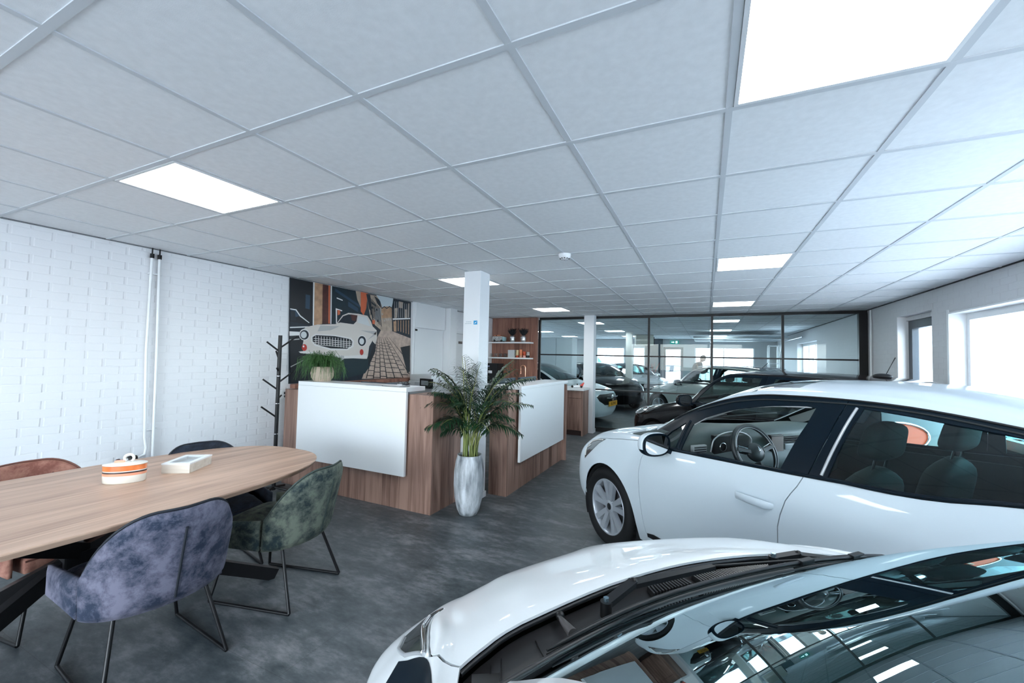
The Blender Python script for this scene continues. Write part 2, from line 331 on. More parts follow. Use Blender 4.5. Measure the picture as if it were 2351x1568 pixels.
# glass partition in black steel
GL = glass('partition_glass', (0.86, 0.93, 0.94), 1.5, 0, -0.72)
gp = thing('glass_partition', 'black framed glass partition wall across the showroom', 'glass partition', (0, GY, 0))
gx = [-3.42, -2.22, -1.05, 0.1, 1.24, 2.36]
f = MB(); f.box(-3.42, XR, -0.03, 0.03, H-0.05, H, BLACK); f.build('top_rail', gp)
f = MB(); f.box(-3.42, XR, -0.03, 0.03, 0, 0.09, BLACK); f.build('bottom_rail', gp)
for k, x in enumerate(gx):
    wd = 0.02 if k else 0.025
    if k == 5: MB().box(2.31, 2.425, -0.06, 0.03, 0.09, H-0.05, BLACK).build('end_post', gp)
    else: MB().box(x-wd, x+wd, -0.025, 0.025, 0.09, H-0.05, BLACK).build('mullion', gp)
for k in range(5):
    a, c_ = gx[k]+0.02, gx[k+1]-0.02
    if k == 4: c_ = 2.31
    for z in (1.60, 0.88): MB().box(a, c_, -0.02, 0.02, z-0.014, z+0.014, BLACK).build('transom', gp)
    for z0, z1 in ((0.09, 0.866), (0.894, 1.586), (1.614, H-0.05)): MB().box(a, c_, -0.004, 0.004, z0, z1, GL).build('pane', gp)
# windows of the right wall
WF = mat('white_window_frame', (0.80, 0.81, 0.82), 0.3); NAVY = mat('dark_blue_frame', (0.02, 0.035, 0.05), 0.35); CG = glass('clear_window_glass', (0.97, 0.99, 1.0), 1.45)
def window(name, x, y0, y1, z0, z1, fm_, fw, parts=1, depth=0.07):
    f = MB()
    f.box(x, x+depth, y0, y1, z0, z0+fw, fm_); f.box(x, x+depth, y0, y1, z1-fw, z1, fm_); f.box(x, x+depth, y0, y0+fw, z0+fw, z1-fw, fm_); f.box(x, x+depth, y1-fw, y1, z0+fw, z1-fw, fm_)
    st = (y1-y0)/parts
    for k in range(1, parts): f.box(x, x+depth, y0+st*k-fw/2, y0+st*k+fw/2, z0+fw, z1-fw, fm_)
    o = struct(f.build(name)); 
    MB().box(x+0.03, x+0.036, y0+fw, y1-fw, z0+fw, z1-fw, CG).build('pane', o)
    return o
window('window_1', XR+0.14, W2a, W2b, WZ0, WZ1, WF, 0.09, 2)
mb = MB(); mb.box(XR-0.04, XR+0.15, W2a-0.03, W2b+0.03, WZ0-0.035, WZ0, WF); struct(mb.build('window_1_sill'))
mb = MB(); mb.box(XR-0.006, XR+0.14, W2b-0.03, W2b+0.012, WZ0, WZ1+0.03, WF); mb.box(XR-0.006, XR+0.14, W2a, W2b-0.03, WZ1-0.02, WZ1-0.003, WF); struct(mb.build('trim_1'))
d1 = window('door_1', XR+0.12, W1a+0.06, W1b-0.02, 0.02, 2.14, NAVY, 0.11)
mb = MB(); mb.box(XR+0.002, XR+0.14, W1b-0.02, W1b, 0, 2.2, WF); mb.box(XR+0.10, XR+0.14, W1a, W1b-0.02, 2.14, 2.199, BRR); mb.box(XR+0.12, XR+0.19, W1a, W1a+0.06, 0, 2.14, NAVY); struct(mb.build('trim_2'))
window('window_2', XR+0.14, 12.2, 14.6, 0.8, 2.1, WF, 0.07, 3)
window('added_daylight_window', -8.14, 10, 17, 0.7, 2.15, WF, 0.06, 4)  # out of view, added to bring more daylight into the rear hall
def fwindow(name, x0, x1, z0, z1, fm_, fw, parts=1):
    f = MB(); y = FY+0.05
    f.box(x0, x1, y, y+.06, z0, z0+fw, fm_); f.box(x0, x1, y, y+.06, z1-fw, z1, fm_); f.box(x0, x0+fw, y, y+.06, z0+fw, z1-fw, fm_); f.box(x1-fw, x1, y, y+.06, z0+fw, z1-fw, fm_)
    for k in range(1, parts): xx = x0+(x1-x0)*k/parts; f.box(xx-fw/2, xx+fw/2, y, y+.06, z0+fw, z1-fw, fm_)
    o = struct(f.build(name)); MB().box(x0+fw, x1-fw, y+.025, y+.031, z0+fw, z1-fw, CG).build('pane', o)
fwindow('window_3', -4.45, -3.2, 0.6, 2.08, WF, 0.05, 1); fwindow('window_4', -2.86, -2.36, 0.6, 2.08, WF, 0.04); fwindow('door_2', -1.62, -0.85, 0.0, 2.1, NAVY, 0.10); fwindow('window_5', -0.42, 1.68, 0.7, 2.1, WF, 0.04, 2)
# columns
COLM = mat('column_paint', (0.80, 0.82, 0.84), 0.5)
tag(MB().box(-2.375, -2.175, 3.80, 4.01, 0, H, COLM, 0.006).build('column'), 'square white column with a small blue sign, behind the tall palm', 'column', 'white square columns')
tag(MB().box(-2.31, -2.10, 8.425, 8.625, 0, H, COLM, 0.006).build('column'), 'square white column standing beside the kitchen cabinet before the glass', 'column', 'white square columns')
tag(MB().box(-2.36, -2.16, 13.7, 13.9, 0, H, mat('column_cream', (0.66, 0.66, 0.63), 0.6)).build('column'), 'pale column among the cars in the rear hall', 'column', 'white square columns')
# skirting blocks
mb = MB(); mb.box(-2.385, -2.165, 3.79, 4.02, 0, 0.06, COLM); struct(mb.build('trim_3'))
mb = MB(); mb.box(-2.32, -2.09, 8.42, 8.635, 0, 0.08, COLM); struct(mb.build('trim_4'))
# pipes on the right wall and shadow line
tag(MB().tube([(XR-0.02, 8.5, 0.02), (XR-0.02, 8.5, H-0.02)], 0.014, WF).build('conduit_pipe'), 'thin white vertical pipe on the grey brick wall beside the glass partition', 'pipe')

# ================================================================ RECEPTION
# mural print on the left wall (pattern: flat shapes on one board)
MUR = '''navy 3.342 2.43 5.62 2.43 5.659 1.129 3.385 1.135
navy2 3.363 2.415 3.667 2.413 3.678 1.867 3.368 1.891
blueish 3.572 2.251 3.638 2.247 3.639 2.068 3.576 2.074
white 3.674 2.427 3.696 2.427 3.711 1.87 3.693 1.869
tan 3.696 2.427 3.819 2.43 3.836 1.9 3.711 1.87
maroon 3.819 2.43 3.939 2.427 3.96 1.914 3.836 1.9
orange 3.911 2.429 3.939 2.427 3.957 1.914 3.934 1.912
white 3.947 2.428 3.968 2.428 3.983 1.912 3.967 1.911
teal 3.968 2.428 4.589 2.402 4.706 2.071 4.692 1.949 3.997 1.893
blueish 4.023 2.4 4.48 2.225 4.482 2.188 4.025 2.359
blueish 4.255 2.253 4.444 2.176 4.447 2.118 4.259 2.183
white 4.044 2.132 4.156 2.115 4.153 2.1 4.067 2.111 4.076 1.927 4.059 1.926
orange 4.074 2.112 4.121 2.111 4.124 2.056 4.082 2.037
white 4.054 2.281 4.157 2.261 4.158 2.247 4.054 2.265
cream 4.384 2.43 4.48 2.43 4.491 2.197 4.419 2.304
orange 4.48 2.43 4.618 2.421 4.599 2.195 4.555 2.086 4.494 2.138
cream 4.588 2.41 4.847 2.41 4.919 2.264 4.927 1.89 4.795 1.958 4.686 2.069
navy 4.588 2.41 4.669 2.407 4.722 2.164 4.66 2.187
navy 4.752 2.404 4.882 2.353 4.914 2.232 4.82 2.298
grey 4.774 2.215 4.901 2.23 4.915 2.03 4.796 2.019
navy 4.694 2.312 4.801 2.265 4.806 2.242 4.7 2.282
navy 4.64 2.38 4.671 2.377 4.774 1.956 4.753 1.954
orange 4.728 2.036 4.791 2.034 4.784 1.972 4.735 1.976
sky 4.793 2.43 5.184 2.423 5.145 2.275 4.931 2.25 4.883 2.337
tan 4.92 2.245 5.03 2.277 5.144 2.279 5.164 2.116 4.922 2.069
cream 4.922 2.077 5.164 2.116 5.198 1.893 4.927 1.89
navy 5.172 2.424 5.607 2.43 5.638 1.82 5.175 1.892 5.148 2.211
cream 5.46 2.28 5.524 2.284 5.527 2.127 5.468 2.129
cream 5.305 2.394 5.417 2.392 5.409 2.291 5.323 2.289
cream 5.204 2.266 5.287 2.284 5.282 2.128 5.217 2.089
white 5.176 2.101 5.609 2.151 5.61 2.129 5.178 2.077
tan 5.195 2.055 5.266 2.061 5.275 1.89 5.21 1.894
cream 5.544 2.391 5.576 2.395 5.577 2.157 5.546 2.154
cobble 4.916 1.89 5.187 1.892 5.634 1.803 5.646 1.13 4.561 1.152 4.687 1.409 4.826 1.745
navy 4.64 2.38 4.654 2.379 4.707 2.102 4.692 2.103
navy 4.667 2.363 4.682 2.362 4.734 2.083 4.72 2.085
navy 4.695 2.345 4.709 2.344 4.762 2.065 4.748 2.066
navy 4.722 2.328 4.737 2.327 4.79 2.046 4.776 2.048
navy 4.75 2.31 4.765 2.309 4.819 2.027 4.804 2.029
navy 4.778 2.292 4.793 2.291 4.847 2.008 4.832 2.01
navy 4.807 2.275 4.822 2.273 4.876 1.989 4.861 1.991
navy 4.835 2.257 4.85 2.255 4.905 1.97 4.89 1.971
navy 4.864 2.238 4.879 2.237 4.935 1.95 4.919 1.952
navy2 4.716 2.24 4.737 2.238 4.739 2.203 4.718 2.206
navy2 4.743 2.228 4.764 2.226 4.766 2.191 4.745 2.195
navy2 4.693 2.151 4.713 2.149 4.715 2.114 4.694 2.118
navy2 4.84 2.05 4.861 2.048 4.863 2.012 4.842 2.017
navy2 4.806 2.216 4.827 2.214 4.829 2.179 4.807 2.182
navy2 4.768 2.196 4.789 2.193 4.791 2.158 4.77 2.162
navy2 4.706 2.237 4.727 2.235 4.728 2.201 4.707 2.204
grey 4.931 2.157 4.949 2.159 4.95 2.131 4.932 2.129
grey 4.982 2.061 5 2.063 5.001 2.035 4.983 2.033
grey 5.028 2.08 5.046 2.082 5.047 2.053 5.03 2.051
grey 5.075 2.087 5.094 2.089 5.095 2.061 5.077 2.059
grey 5.123 2.093 5.142 2.095 5.143 2.066 5.125 2.064
navy 4.914 2.235 4.974 2.274 5.033 2.252 5.091 2.291 5.147 2.272 5.148 2.26 5.091 2.275 5.034 2.237 4.975 2.258 4.915 2.22
tan 5.237 2.075 5.253 2.076 5.261 1.914 5.245 1.916
tan 5.299 2.08 5.316 2.082 5.325 1.905 5.308 1.907
tan 5.362 2.086 5.379 2.088 5.389 1.896 5.372 1.898
tan 5.427 2.092 5.444 2.094 5.454 1.887 5.437 1.889
tan 5.492 2.098 5.51 2.1 5.521 1.878 5.503 1.88
tan 5.559 2.104 5.577 2.106 5.588 1.868 5.57 1.871
grey 5.203 2.38 5.212 2.381 5.225 2.122 5.216 2.113
grey 5.251 2.38 5.26 2.381 5.273 2.127 5.263 2.118
grey 5.299 2.38 5.309 2.381 5.321 2.132 5.312 2.123
grey 5.348 2.379 5.358 2.381 5.37 2.136 5.36 2.127
grey 5.397 2.379 5.407 2.38 5.419 2.141 5.41 2.132
grey 5.448 2.379 5.458 2.38 5.469 2.146 5.46 2.137
grey 5.499 2.379 5.509 2.38 5.52 2.151 5.51 2.142
grey 5.55 2.379 5.561 2.38 5.572 2.156 5.562 2.147
navy2 4.824 1.781 4.831 1.781 4.658 1.156 4.64 1.157
navy2 4.857 1.783 4.863 1.783 4.802 1.151 4.783 1.152
navy2 4.89 1.785 4.896 1.785 4.951 1.146 4.931 1.147
navy2 4.921 1.786 4.927 1.787 5.096 1.141 5.075 1.142
navy2 4.959 1.789 4.966 1.789 5.282 1.134 5.26 1.135
navy2 5 1.791 5.007 1.791 5.49 1.127 5.468 1.128
navy2 5.045 1.793 5.051 1.794 5.637 1.195 5.614 1.196
navy2 5.094 1.796 5.101 1.796 5.628 1.388 5.604 1.388
navy2 4.806 1.706 4.852 1.702 4.853 1.696 4.806 1.7
navy2 4.795 1.666 4.848 1.662 4.848 1.657 4.795 1.661
navy2 4.782 1.624 4.843 1.62 4.844 1.613 4.783 1.618
navy2 4.769 1.577 4.838 1.573 4.839 1.566 4.77 1.571
navy2 4.755 1.527 4.833 1.523 4.833 1.515 4.755 1.52
navy2 4.739 1.473 4.827 1.467 4.827 1.46 4.74 1.465
navy2 4.723 1.414 4.821 1.408 4.821 1.399 4.723 1.405
navy2 4.704 1.349 4.814 1.343 4.814 1.334 4.705 1.341
navy2 4.685 1.28 4.806 1.272 4.807 1.263 4.685 1.271
navy2 4.663 1.205 4.798 1.195 4.798 1.185 4.664 1.195
navy2 4.851 1.695 4.9 1.691 4.9 1.686 4.851 1.69
navy2 4.846 1.655 4.903 1.651 4.903 1.645 4.847 1.649
navy2 4.842 1.611 4.906 1.607 4.907 1.6 4.842 1.605
navy2 4.836 1.563 4.91 1.559 4.91 1.552 4.837 1.556
navy2 4.831 1.511 4.914 1.506 4.914 1.499 4.831 1.504
navy2 4.825 1.455 4.918 1.449 4.919 1.441 4.825 1.447
navy2 4.818 1.393 4.923 1.387 4.923 1.378 4.819 1.385
navy2 4.811 1.326 4.928 1.319 4.928 1.31 4.811 1.317
navy2 4.803 1.254 4.934 1.245 4.934 1.235 4.804 1.244
navy2 4.795 1.175 4.94 1.164 4.94 1.153 4.795 1.164
navy2 4.899 1.704 4.944 1.7 4.945 1.695 4.899 1.699
navy2 4.902 1.665 4.954 1.66 4.955 1.654 4.902 1.659
navy2 4.905 1.621 4.965 1.617 4.965 1.611 4.906 1.615
navy2 4.909 1.574 4.977 1.57 4.977 1.563 4.909 1.567
navy2 4.913 1.522 4.99 1.518 4.99 1.51 4.913 1.515
navy2 4.917 1.466 5.004 1.461 5.005 1.453 4.917 1.458
navy2 4.922 1.405 5.02 1.399 5.02 1.39 4.922 1.397
navy2 4.927 1.338 5.037 1.331 5.037 1.322 4.927 1.329
navy2 4.932 1.265 5.055 1.257 5.056 1.247 4.933 1.255
navy2 4.938 1.186 5.076 1.175 5.076 1.164 4.939 1.175
navy2 4.946 1.697 5.005 1.693 5.005 1.687 4.947 1.691
navy2 4.957 1.656 5.024 1.652 5.024 1.646 4.957 1.65
navy2 4.968 1.612 5.045 1.608 5.045 1.601 4.968 1.605
navy2 4.98 1.563 5.068 1.559 5.068 1.552 4.98 1.556
navy2 4.993 1.51 5.093 1.505 5.094 1.498 4.993 1.503
navy2 5.008 1.452 5.121 1.447 5.122 1.439 5.008 1.444
navy2 5.023 1.389 5.152 1.382 5.152 1.373 5.024 1.38
navy2 5.041 1.319 5.185 1.311 5.185 1.302 5.041 1.31
navy2 5.06 1.243 5.222 1.233 5.222 1.223 5.06 1.233
navy2 5.081 1.16 5.262 1.148 5.263 1.136 5.081 1.149
navy2 5.005 1.698 5.068 1.695 5.069 1.689 5.005 1.693
navy2 5.024 1.658 5.098 1.654 5.098 1.648 5.025 1.652
navy2 5.045 1.613 5.13 1.609 5.13 1.603 5.046 1.607
navy2 5.068 1.564 5.165 1.56 5.165 1.553 5.069 1.557
navy2 5.094 1.511 5.204 1.506 5.204 1.498 5.094 1.503
navy2 5.121 1.452 5.246 1.446 5.247 1.438 5.122 1.443
navy2 5.152 1.387 5.294 1.38 5.294 1.371 5.152 1.378
navy2 5.185 1.316 5.345 1.308 5.346 1.298 5.186 1.306
navy2 5.222 1.238 5.403 1.227 5.403 1.217 5.223 1.228
navy2 5.263 1.152 5.466 1.139 5.467 1.127 5.263 1.141
navy2 5.052 1.724 5.1 1.72 5.101 1.714 5.052 1.718
navy2 5.079 1.685 5.136 1.681 5.136 1.675 5.08 1.679
navy2 5.11 1.643 5.175 1.639 5.175 1.632 5.11 1.637
navy2 5.143 1.597 5.218 1.592 5.218 1.585 5.143 1.59
navy2 5.18 1.545 5.266 1.541 5.266 1.533 5.18 1.538
navy2 5.22 1.489 5.318 1.484 5.318 1.476 5.22 1.481
navy2 5.264 1.427 5.376 1.421 5.377 1.412 5.265 1.419
navy2 5.313 1.359 5.44 1.352 5.441 1.342 5.314 1.35
navy2 5.367 1.283 5.512 1.274 5.512 1.264 5.368 1.273
navy2 5.427 1.2 5.591 1.189 5.591 1.178 5.428 1.189
navy2 5.379 1.641 5.621 1.683 5.635 1.24 5.577 1.208
navy2 3.37 1.721 3.517 1.78 3.571 1.532 4.222 1.464 4.236 1.185 3.411 1.146
blueish 3.362 2.043 3.442 2.039 3.508 1.972 3.373 1.928
navy 3.369 2.025 3.429 2.022 3.448 1.911 3.374 1.904
white 3.362 2.049 3.446 2.046 3.507 1.978 3.64 1.9 3.633 1.892 3.501 1.963 3.438 2.033 3.363 2.036
white 3.369 1.824 3.628 1.851 3.628 1.838 3.37 1.809
white 3.367 1.77 3.503 1.773 3.505 1.729 3.37 1.715
grey 3.372 1.673 3.507 1.69 3.508 1.677 3.373 1.658
grey 3.401 1.346 3.576 1.426 3.576 1.417 3.404 1.334
shadow 4.222 1.464 4.665 1.461 4.721 1.349 4.616 1.232 4.271 1.177 4.166 1.181
navy2 4.83 1.746 4.814 1.562 4.738 1.424 4.671 1.32 4.68 1.558
carwhite 3.517 1.78 3.599 1.842 3.76 1.884 4.046 1.914 4.066 1.926 4.159 2.045 4.263 2.091 4.448 2.097 4.624 2.086 4.699 2.01 4.737 1.938 4.824 1.883 4.837 1.777 4.809 1.668 4.744 1.711 4.69 1.559 4.645 1.446 4.576 1.446 4.223 1.457 3.918 1.507 3.571 1.532 3.554 1.594 3.564 1.67 3.506 1.704
navy 4.082 1.93 4.172 2.035 4.264 2.07 4.43 2.073 4.415 1.985 4.362 1.937 4.13 1.943
maroon 4.3 2.074 4.426 2.073 4.397 1.983 4.331 1.992
glass 4.445 2.067 4.609 2.062 4.692 1.934 4.435 1.969
grey 3.806 1.878 4.115 1.889 3.968 1.824 3.764 1.796
grey 4.498 1.86 4.824 1.868 4.632 1.721 4.802 1.813
navy 4.748 1.726 4.764 1.636 4.698 1.484 4.658 1.465 4.682 1.633
chrome 3.67 1.724 3.735 1.762 4.036 1.767 4.325 1.742 4.383 1.695 4.377 1.62 4.271 1.563 3.98 1.561 3.735 1.606 3.678 1.656
navy2 3.693 1.718 3.744 1.746 4.037 1.75 4.308 1.724 4.352 1.689 4.344 1.629 4.261 1.584 3.979 1.582 3.75 1.624 3.698 1.663
chrome 3.737 1.736 3.744 1.737 3.75 1.627 3.742 1.627
chrome 3.779 1.735 3.787 1.736 3.792 1.624 3.785 1.624
chrome 3.822 1.734 3.83 1.735 3.836 1.621 3.828 1.621
chrome 3.866 1.733 3.874 1.734 3.88 1.619 3.872 1.618
chrome 3.911 1.732 3.919 1.733 3.924 1.616 3.916 1.615
chrome 3.956 1.731 3.964 1.732 3.97 1.613 3.962 1.612
chrome 4.002 1.73 4.01 1.731 4.016 1.61 4.008 1.609
chrome 4.048 1.729 4.057 1.73 4.063 1.607 4.054 1.606
chrome 4.095 1.728 4.104 1.729 4.11 1.604 4.101 1.603
chrome 4.143 1.727 4.152 1.728 4.158 1.601 4.149 1.6
chrome 4.192 1.726 4.201 1.727 4.207 1.597 4.198 1.597
chrome 4.241 1.725 4.25 1.726 4.257 1.594 4.248 1.594
chrome 4.292 1.724 4.301 1.725 4.307 1.591 4.298 1.591
chrome 3.708 1.705 4.337 1.685 4.337 1.678 3.709 1.699
chrome 3.709 1.679 4.338 1.66 4.339 1.653 3.71 1.673
chrome 3.711 1.654 4.34 1.634 4.34 1.627 3.711 1.647
chrome 3.712 1.628 4.341 1.609 4.341 1.602 3.712 1.622
chrome 3.65 1.747 3.646 1.721 3.634 1.698 3.614 1.681 3.589 1.671 3.562 1.67 3.537 1.677 3.516 1.692 3.502 1.713 3.497 1.737 3.5 1.762 3.512 1.785 3.531 1.802 3.556 1.813 3.582 1.814 3.608 1.808 3.629 1.793 3.644 1.771
navy 3.636 1.743 3.633 1.722 3.623 1.703 3.606 1.689 3.586 1.681 3.564 1.68 3.544 1.686 3.527 1.698 3.515 1.716 3.511 1.736 3.513 1.756 3.523 1.775 3.539 1.789 3.559 1.798 3.58 1.799 3.601 1.794 3.619 1.781 3.631 1.764
glass 3.607 1.741 3.605 1.727 3.598 1.713 3.587 1.703 3.573 1.697 3.558 1.697 3.544 1.701 3.533 1.71 3.525 1.722 3.522 1.736 3.524 1.751 3.53 1.764 3.541 1.774 3.554 1.78 3.569 1.781 3.583 1.777 3.595 1.768 3.603 1.756
chrome 4.622 1.713 4.618 1.683 4.604 1.657 4.58 1.637 4.552 1.626 4.521 1.625 4.491 1.634 4.467 1.652 4.451 1.676 4.444 1.705 4.448 1.734 4.462 1.76 4.484 1.78 4.513 1.791 4.543 1.793 4.573 1.785 4.598 1.767 4.615 1.742
navy 4.611 1.709 4.607 1.684 4.594 1.661 4.574 1.644 4.549 1.634 4.522 1.633 4.497 1.641 4.476 1.656 4.461 1.678 4.456 1.702 4.459 1.727 4.471 1.75 4.491 1.767 4.515 1.777 4.542 1.779 4.568 1.771 4.59 1.756 4.605 1.734
glass 4.575 1.703 4.573 1.687 4.566 1.673 4.554 1.662 4.539 1.655 4.523 1.655 4.507 1.66 4.495 1.67 4.486 1.683 4.482 1.699 4.484 1.715 4.492 1.73 4.503 1.741 4.518 1.747 4.534 1.748 4.55 1.743 4.563 1.733 4.572 1.719
red 3.617 1.581 3.616 1.567 3.61 1.554 3.6 1.544 3.588 1.538 3.576 1.538 3.563 1.543 3.553 1.552 3.546 1.565 3.543 1.579 3.545 1.594 3.55 1.607 3.56 1.616 3.572 1.622 3.584 1.622 3.597 1.618 3.607 1.609 3.614 1.596
red 4.571 1.544 4.57 1.529 4.564 1.516 4.554 1.506 4.543 1.5 4.53 1.5 4.518 1.505 4.507 1.515 4.501 1.528 4.498 1.542 4.499 1.557 4.505 1.571 4.514 1.581 4.526 1.586 4.538 1.587 4.551 1.582 4.561 1.572 4.568 1.559
white 3.579 1.595 3.579 1.591 3.577 1.587 3.574 1.584 3.57 1.583 3.567 1.582 3.563 1.584 3.56 1.587 3.557 1.59 3.557 1.594 3.557 1.599 3.559 1.603 3.562 1.605 3.565 1.607 3.569 1.607 3.573 1.606 3.576 1.603 3.578 1.599
chrome 3.501 1.527 3.571 1.537 3.918 1.511 4.221 1.485 4.622 1.505 4.645 1.483 4.645 1.461 4.223 1.447 3.888 1.487 3.53 1.509
grey 4.151 1.491 4.212 1.485 4.214 1.443 4.155 1.408
wood 3.418 1.134 5.659 1.138 5.66 1.117 4.592 1.122 3.419 1.115'''
mc = {'navy': (.004, .010, .020), 'navy2': (.002, .004, .008), 'blueish': (.02, .05, .09), 'white': (.75, .76, .76), 'tan': (.45, .27, .16), 'maroon': (.07, .018, .014), 'orange': (.60, .13, .05), 'teal': (.005, .018, .028),
      'cream': (.42, .33, .26), 'sky': (.55, .62, .66), 'cobble': (.46, .35, .29), 'grey': (.42, .42, .42), 'shadow': (.004, .018, .026), 'carwhite': (.62, .58, .54), 'glass': (.60, .63, .64), 'chrome': (.68, .67, .66), 'red': (.45, .03, .02), 'wood': (.25, .12, .08)}
mu = thing('wall_mural', 'large photo mural of a white classic car parked in a cobbled street', 'mural', (XL, 4.52, 1.8))
MB().box(0.0, 0.012, -1.13, 1.13, -0.66, H-1.8-0.008, mat('mural_board', (0.7, 0.7, 0.7), 0.5)).build('backing_board', mu)
mb = MB()
for k, ln in enumerate(MUR.strip().split('\n')):
    q = ln.split(); v = [float(a) for a in q[1:]]; pts = [(a-4.52, b_-1.8) for a, b_ in zip(v[::2], v[1::2])]
    m = mat('print_'+q[0], mc[q[0]], 0.42, noise=(16, 0.22) if q[0] in ('cobble', 'cream', 'tan', 'teal', 'navy', 'maroon') else None)
    x = 0.0125+k*0.00004
    tris = geometry.tessellate_polygon([[Vector((0, a, b_)) for a, b_ in pts]])
    mb.add([(x, a, min(b_, H-1.8-0.01)) for a, b_ in pts], [tuple(t) for t in tris], m)
mb.build('mural_print', mu, fix=False)
# window-sill style ledge under it, white pilaster and panels beyond the mural
tag(MB().box(XL+0.001, XL+0.09, 3.42, 5.66, 1.08, 1.128, DOAKR).build('wall_ledge'), 'reddish wooden ledge running under the photo mural', 'ledge')
struct(MB().box(XL, XL+0.03, 5.665, 5.72, 0, H, PAINTW).build('trim_5'))
mb = MB(); mb.box(XL, XL+0.05, 5.72, 6.6, 2.0, H, PAINTW); struct(mb.build('trim_6'))
t = thing('flush_door', 'flush white tall door panel between the mural and the pilaster', 'door', (XL, 6.1, 0)); MB().box(0.001, 0.03, -0.37, 0.45, 0.02, 1.985, mat('door_white', (0.74, 0.76, 0.78), 0.35)).build('door_leaf', t); MB().box(0.03, 0.05, -0.37, -0.33, 1.94, 1.97, BLKPL).build('hinge', t)
struct(MB().box(XL, XL+0.16, 6.62, 6.84, 0, H, PAINTW).build('trim_7'))
t = thing('interior_door', 'white interior door with a small dark name plate, left of the column', 'door', (XL, 7.48, 0))
MB().box(0.001, 0.04, -0.5, 0.5, 0.02, 1.97, mat('door_grey', (0.68, 0.69, 0.70), 0.4)).build('door_leaf', t); 
f = MB(); f.box(0.001, 0.05, -0.55, -0.5, 0, 2.02, WHITE); f.box(0.001, 0.05, 0.5, 0.55, 0, 2.02, WHITE); f.box(0.001, 0.05, -0.5, 0.5, 1.975, 2.02, WHITE); f.build('door_frame', t)
MB().box(0.04, 0.045, -0.38, -0.24, 1.77, 1.82, mat('name_plate', (0.12, 0.10, 0.09), 0.4)).build('name_plate', t)
t = thing('thermostat', 'small square white thermostat with a black dial on the white wall', 'thermostat', (XL, 6.86, 1.63)); MB().box(0.001, 0.03, -0.04, 0.05, -0.045, 0.045, WHITE, 0.004).build('housing', t); MB().lathe([(0.001, 0.03), (0.022, 0.03), (0.02, 0.042), (0.001, 0.042)], BLACK, 20, (0, 0.012, 0), 'x').build('dial', t)

# desk 1
t = thing('reception_desk', 'oak reception desk with a white front, in front of the photo mural', 'reception desk', (-3.4, 3.28, 0), 0, 'oak and white reception desks')
ox, oy = -3.4, 3.28
MB().box(-4.47-ox, -2.36-ox, 0, 0.045, 0, 1.085, DOAK).build('front_panel', t)
MB().box(-2.66-ox, -2.36-ox, 0.0, 0.045, 1.0851, 1.127, DOAK).build('front_panel_cap', t)
MB().box(-2.40-ox, -2.36-ox, 0.046, 0.50, 0, 1.127, DOAK).build('side_panel', t); MB().box(-4.47-ox, -4.43-ox, 0.046, 0.50, 0, 1.085, DOAK).build('side_panel', t)
MB().box(-2.66-ox, -2.401-ox, 0.046, 0.30, 1.10, 1.127, DOAK).build('top_shelf', t)
f = MB(); f.box(-4.175-ox, -2.64-ox, -0.06, -0.03, 0.335, 1.15, WHITE, 0.003); f.build('white_front', t)
f = MB(); f.box(-4.175-ox, -2.64-ox, -0.06, 0.24, 1.151, 1.195, WHITE, 0.004); f.build('counter_slab', t)
MB().box(-4.42-ox, -2.42-ox, 0.05, 0.62, 0.72, 0.75, WHITE).build('worktop', t)
for x in (-4.0, -3.4, -2.8): MB().box(x-0.03-ox, x+0.03-ox, -0.03, 0.0, 0.45, 1.0, BLKPL).build('spacer', t)
# desk 2
t = thing('reception_desk', 'oak reception desk with a white side panel, right of the palm and column', 'reception desk', (-1.96, 5.0, 0), 0, 'oak and white reception desks')
MB().box(-0.045, 0, -0.90, 1.02, 0, 1.085, DOAK).build('front_panel', t)
MB().box(-0.22, -0.046, -0.90, -0.86, 0, 1.147, DOAK).build('end_panel', t); MB().box(-0.045, 0, -0.90, -0.70, 1.0851, 1.147, DOAK).build('front_panel_cap', t)
MB().box(-0.045, 0.065, 0.985, 1.02, 0, 1.13, DOAK).build('fin_panel', t)
MB().box(0.03, 0.06, -0.68, 0.89, 0.325, 1.145, WHITE, 0.003).build('white_front', t)
MB().box(-0.32, 0.06, -0.68, 1.07, 1.146, 1.185, WHITE, 0.004).build('counter_slab', t)
MB().box(-0.75, -0.05, -0.85, 0.95, 0.72, 0.75, WHITE).build('worktop', t)
MB().box(0, 0.03, -0.5, 0.7, 0.45, 1.0, BLKPL).build('spacer', t)
# monitors behind the desks
SCR = mat('dark_screen_back', (0.03, 0.05, 0.07), 0.4)
def monitor(loc, rz, wd, top, label, scr=SCR, logo=True):
    t = thing('monitor', label, 'monitor', loc, rz, 'computer monitors behind the desks')
    MB().box(-wd/2, wd/2, -0.02, 0.02, top-0.32, top, scr, 0.004).build('screen', t)
    MB().box(-0.03, 0.03, 0.02, 0.05, 0.0, top-0.15, BLKPL).build('stand', t); MB().box(-0.12, 0.12, -0.08, 0.12, 0.0, 0.012, BLKPL).build('foot', t)
    if logo: MB().box(-0.03, 0.03, -0.0215, -0.02, top-0.05, top-0.035, mat('logo_grey', (0.5, 0.52, 0.54), 0.4)).build('logo', t)
monitor((-3.40, 3.75, 0.75), 0, 0.70, 0.435, 'dark blue backed monitor just above the white counter slab, beside the mural', mat('blue_monitor_back', (0.03, 0.065, 0.10), 0.4), False)
monitor((-4.06, 3.73, 0.75), 0, 0.56, 0.42, 'black monitor behind the grassy pot plant, left of the blue one', BLKPL, False)
monitor((-2.42, 4.95, 0.75), PI/2, 0.60, 0.485, 'black monitor above the far desk, nearest the palm leaves')
monitor((-2.38, 5.62, 0.75), PI/2, 0.60, 0.485, 'black monitor above the far desk, right one of the pair')
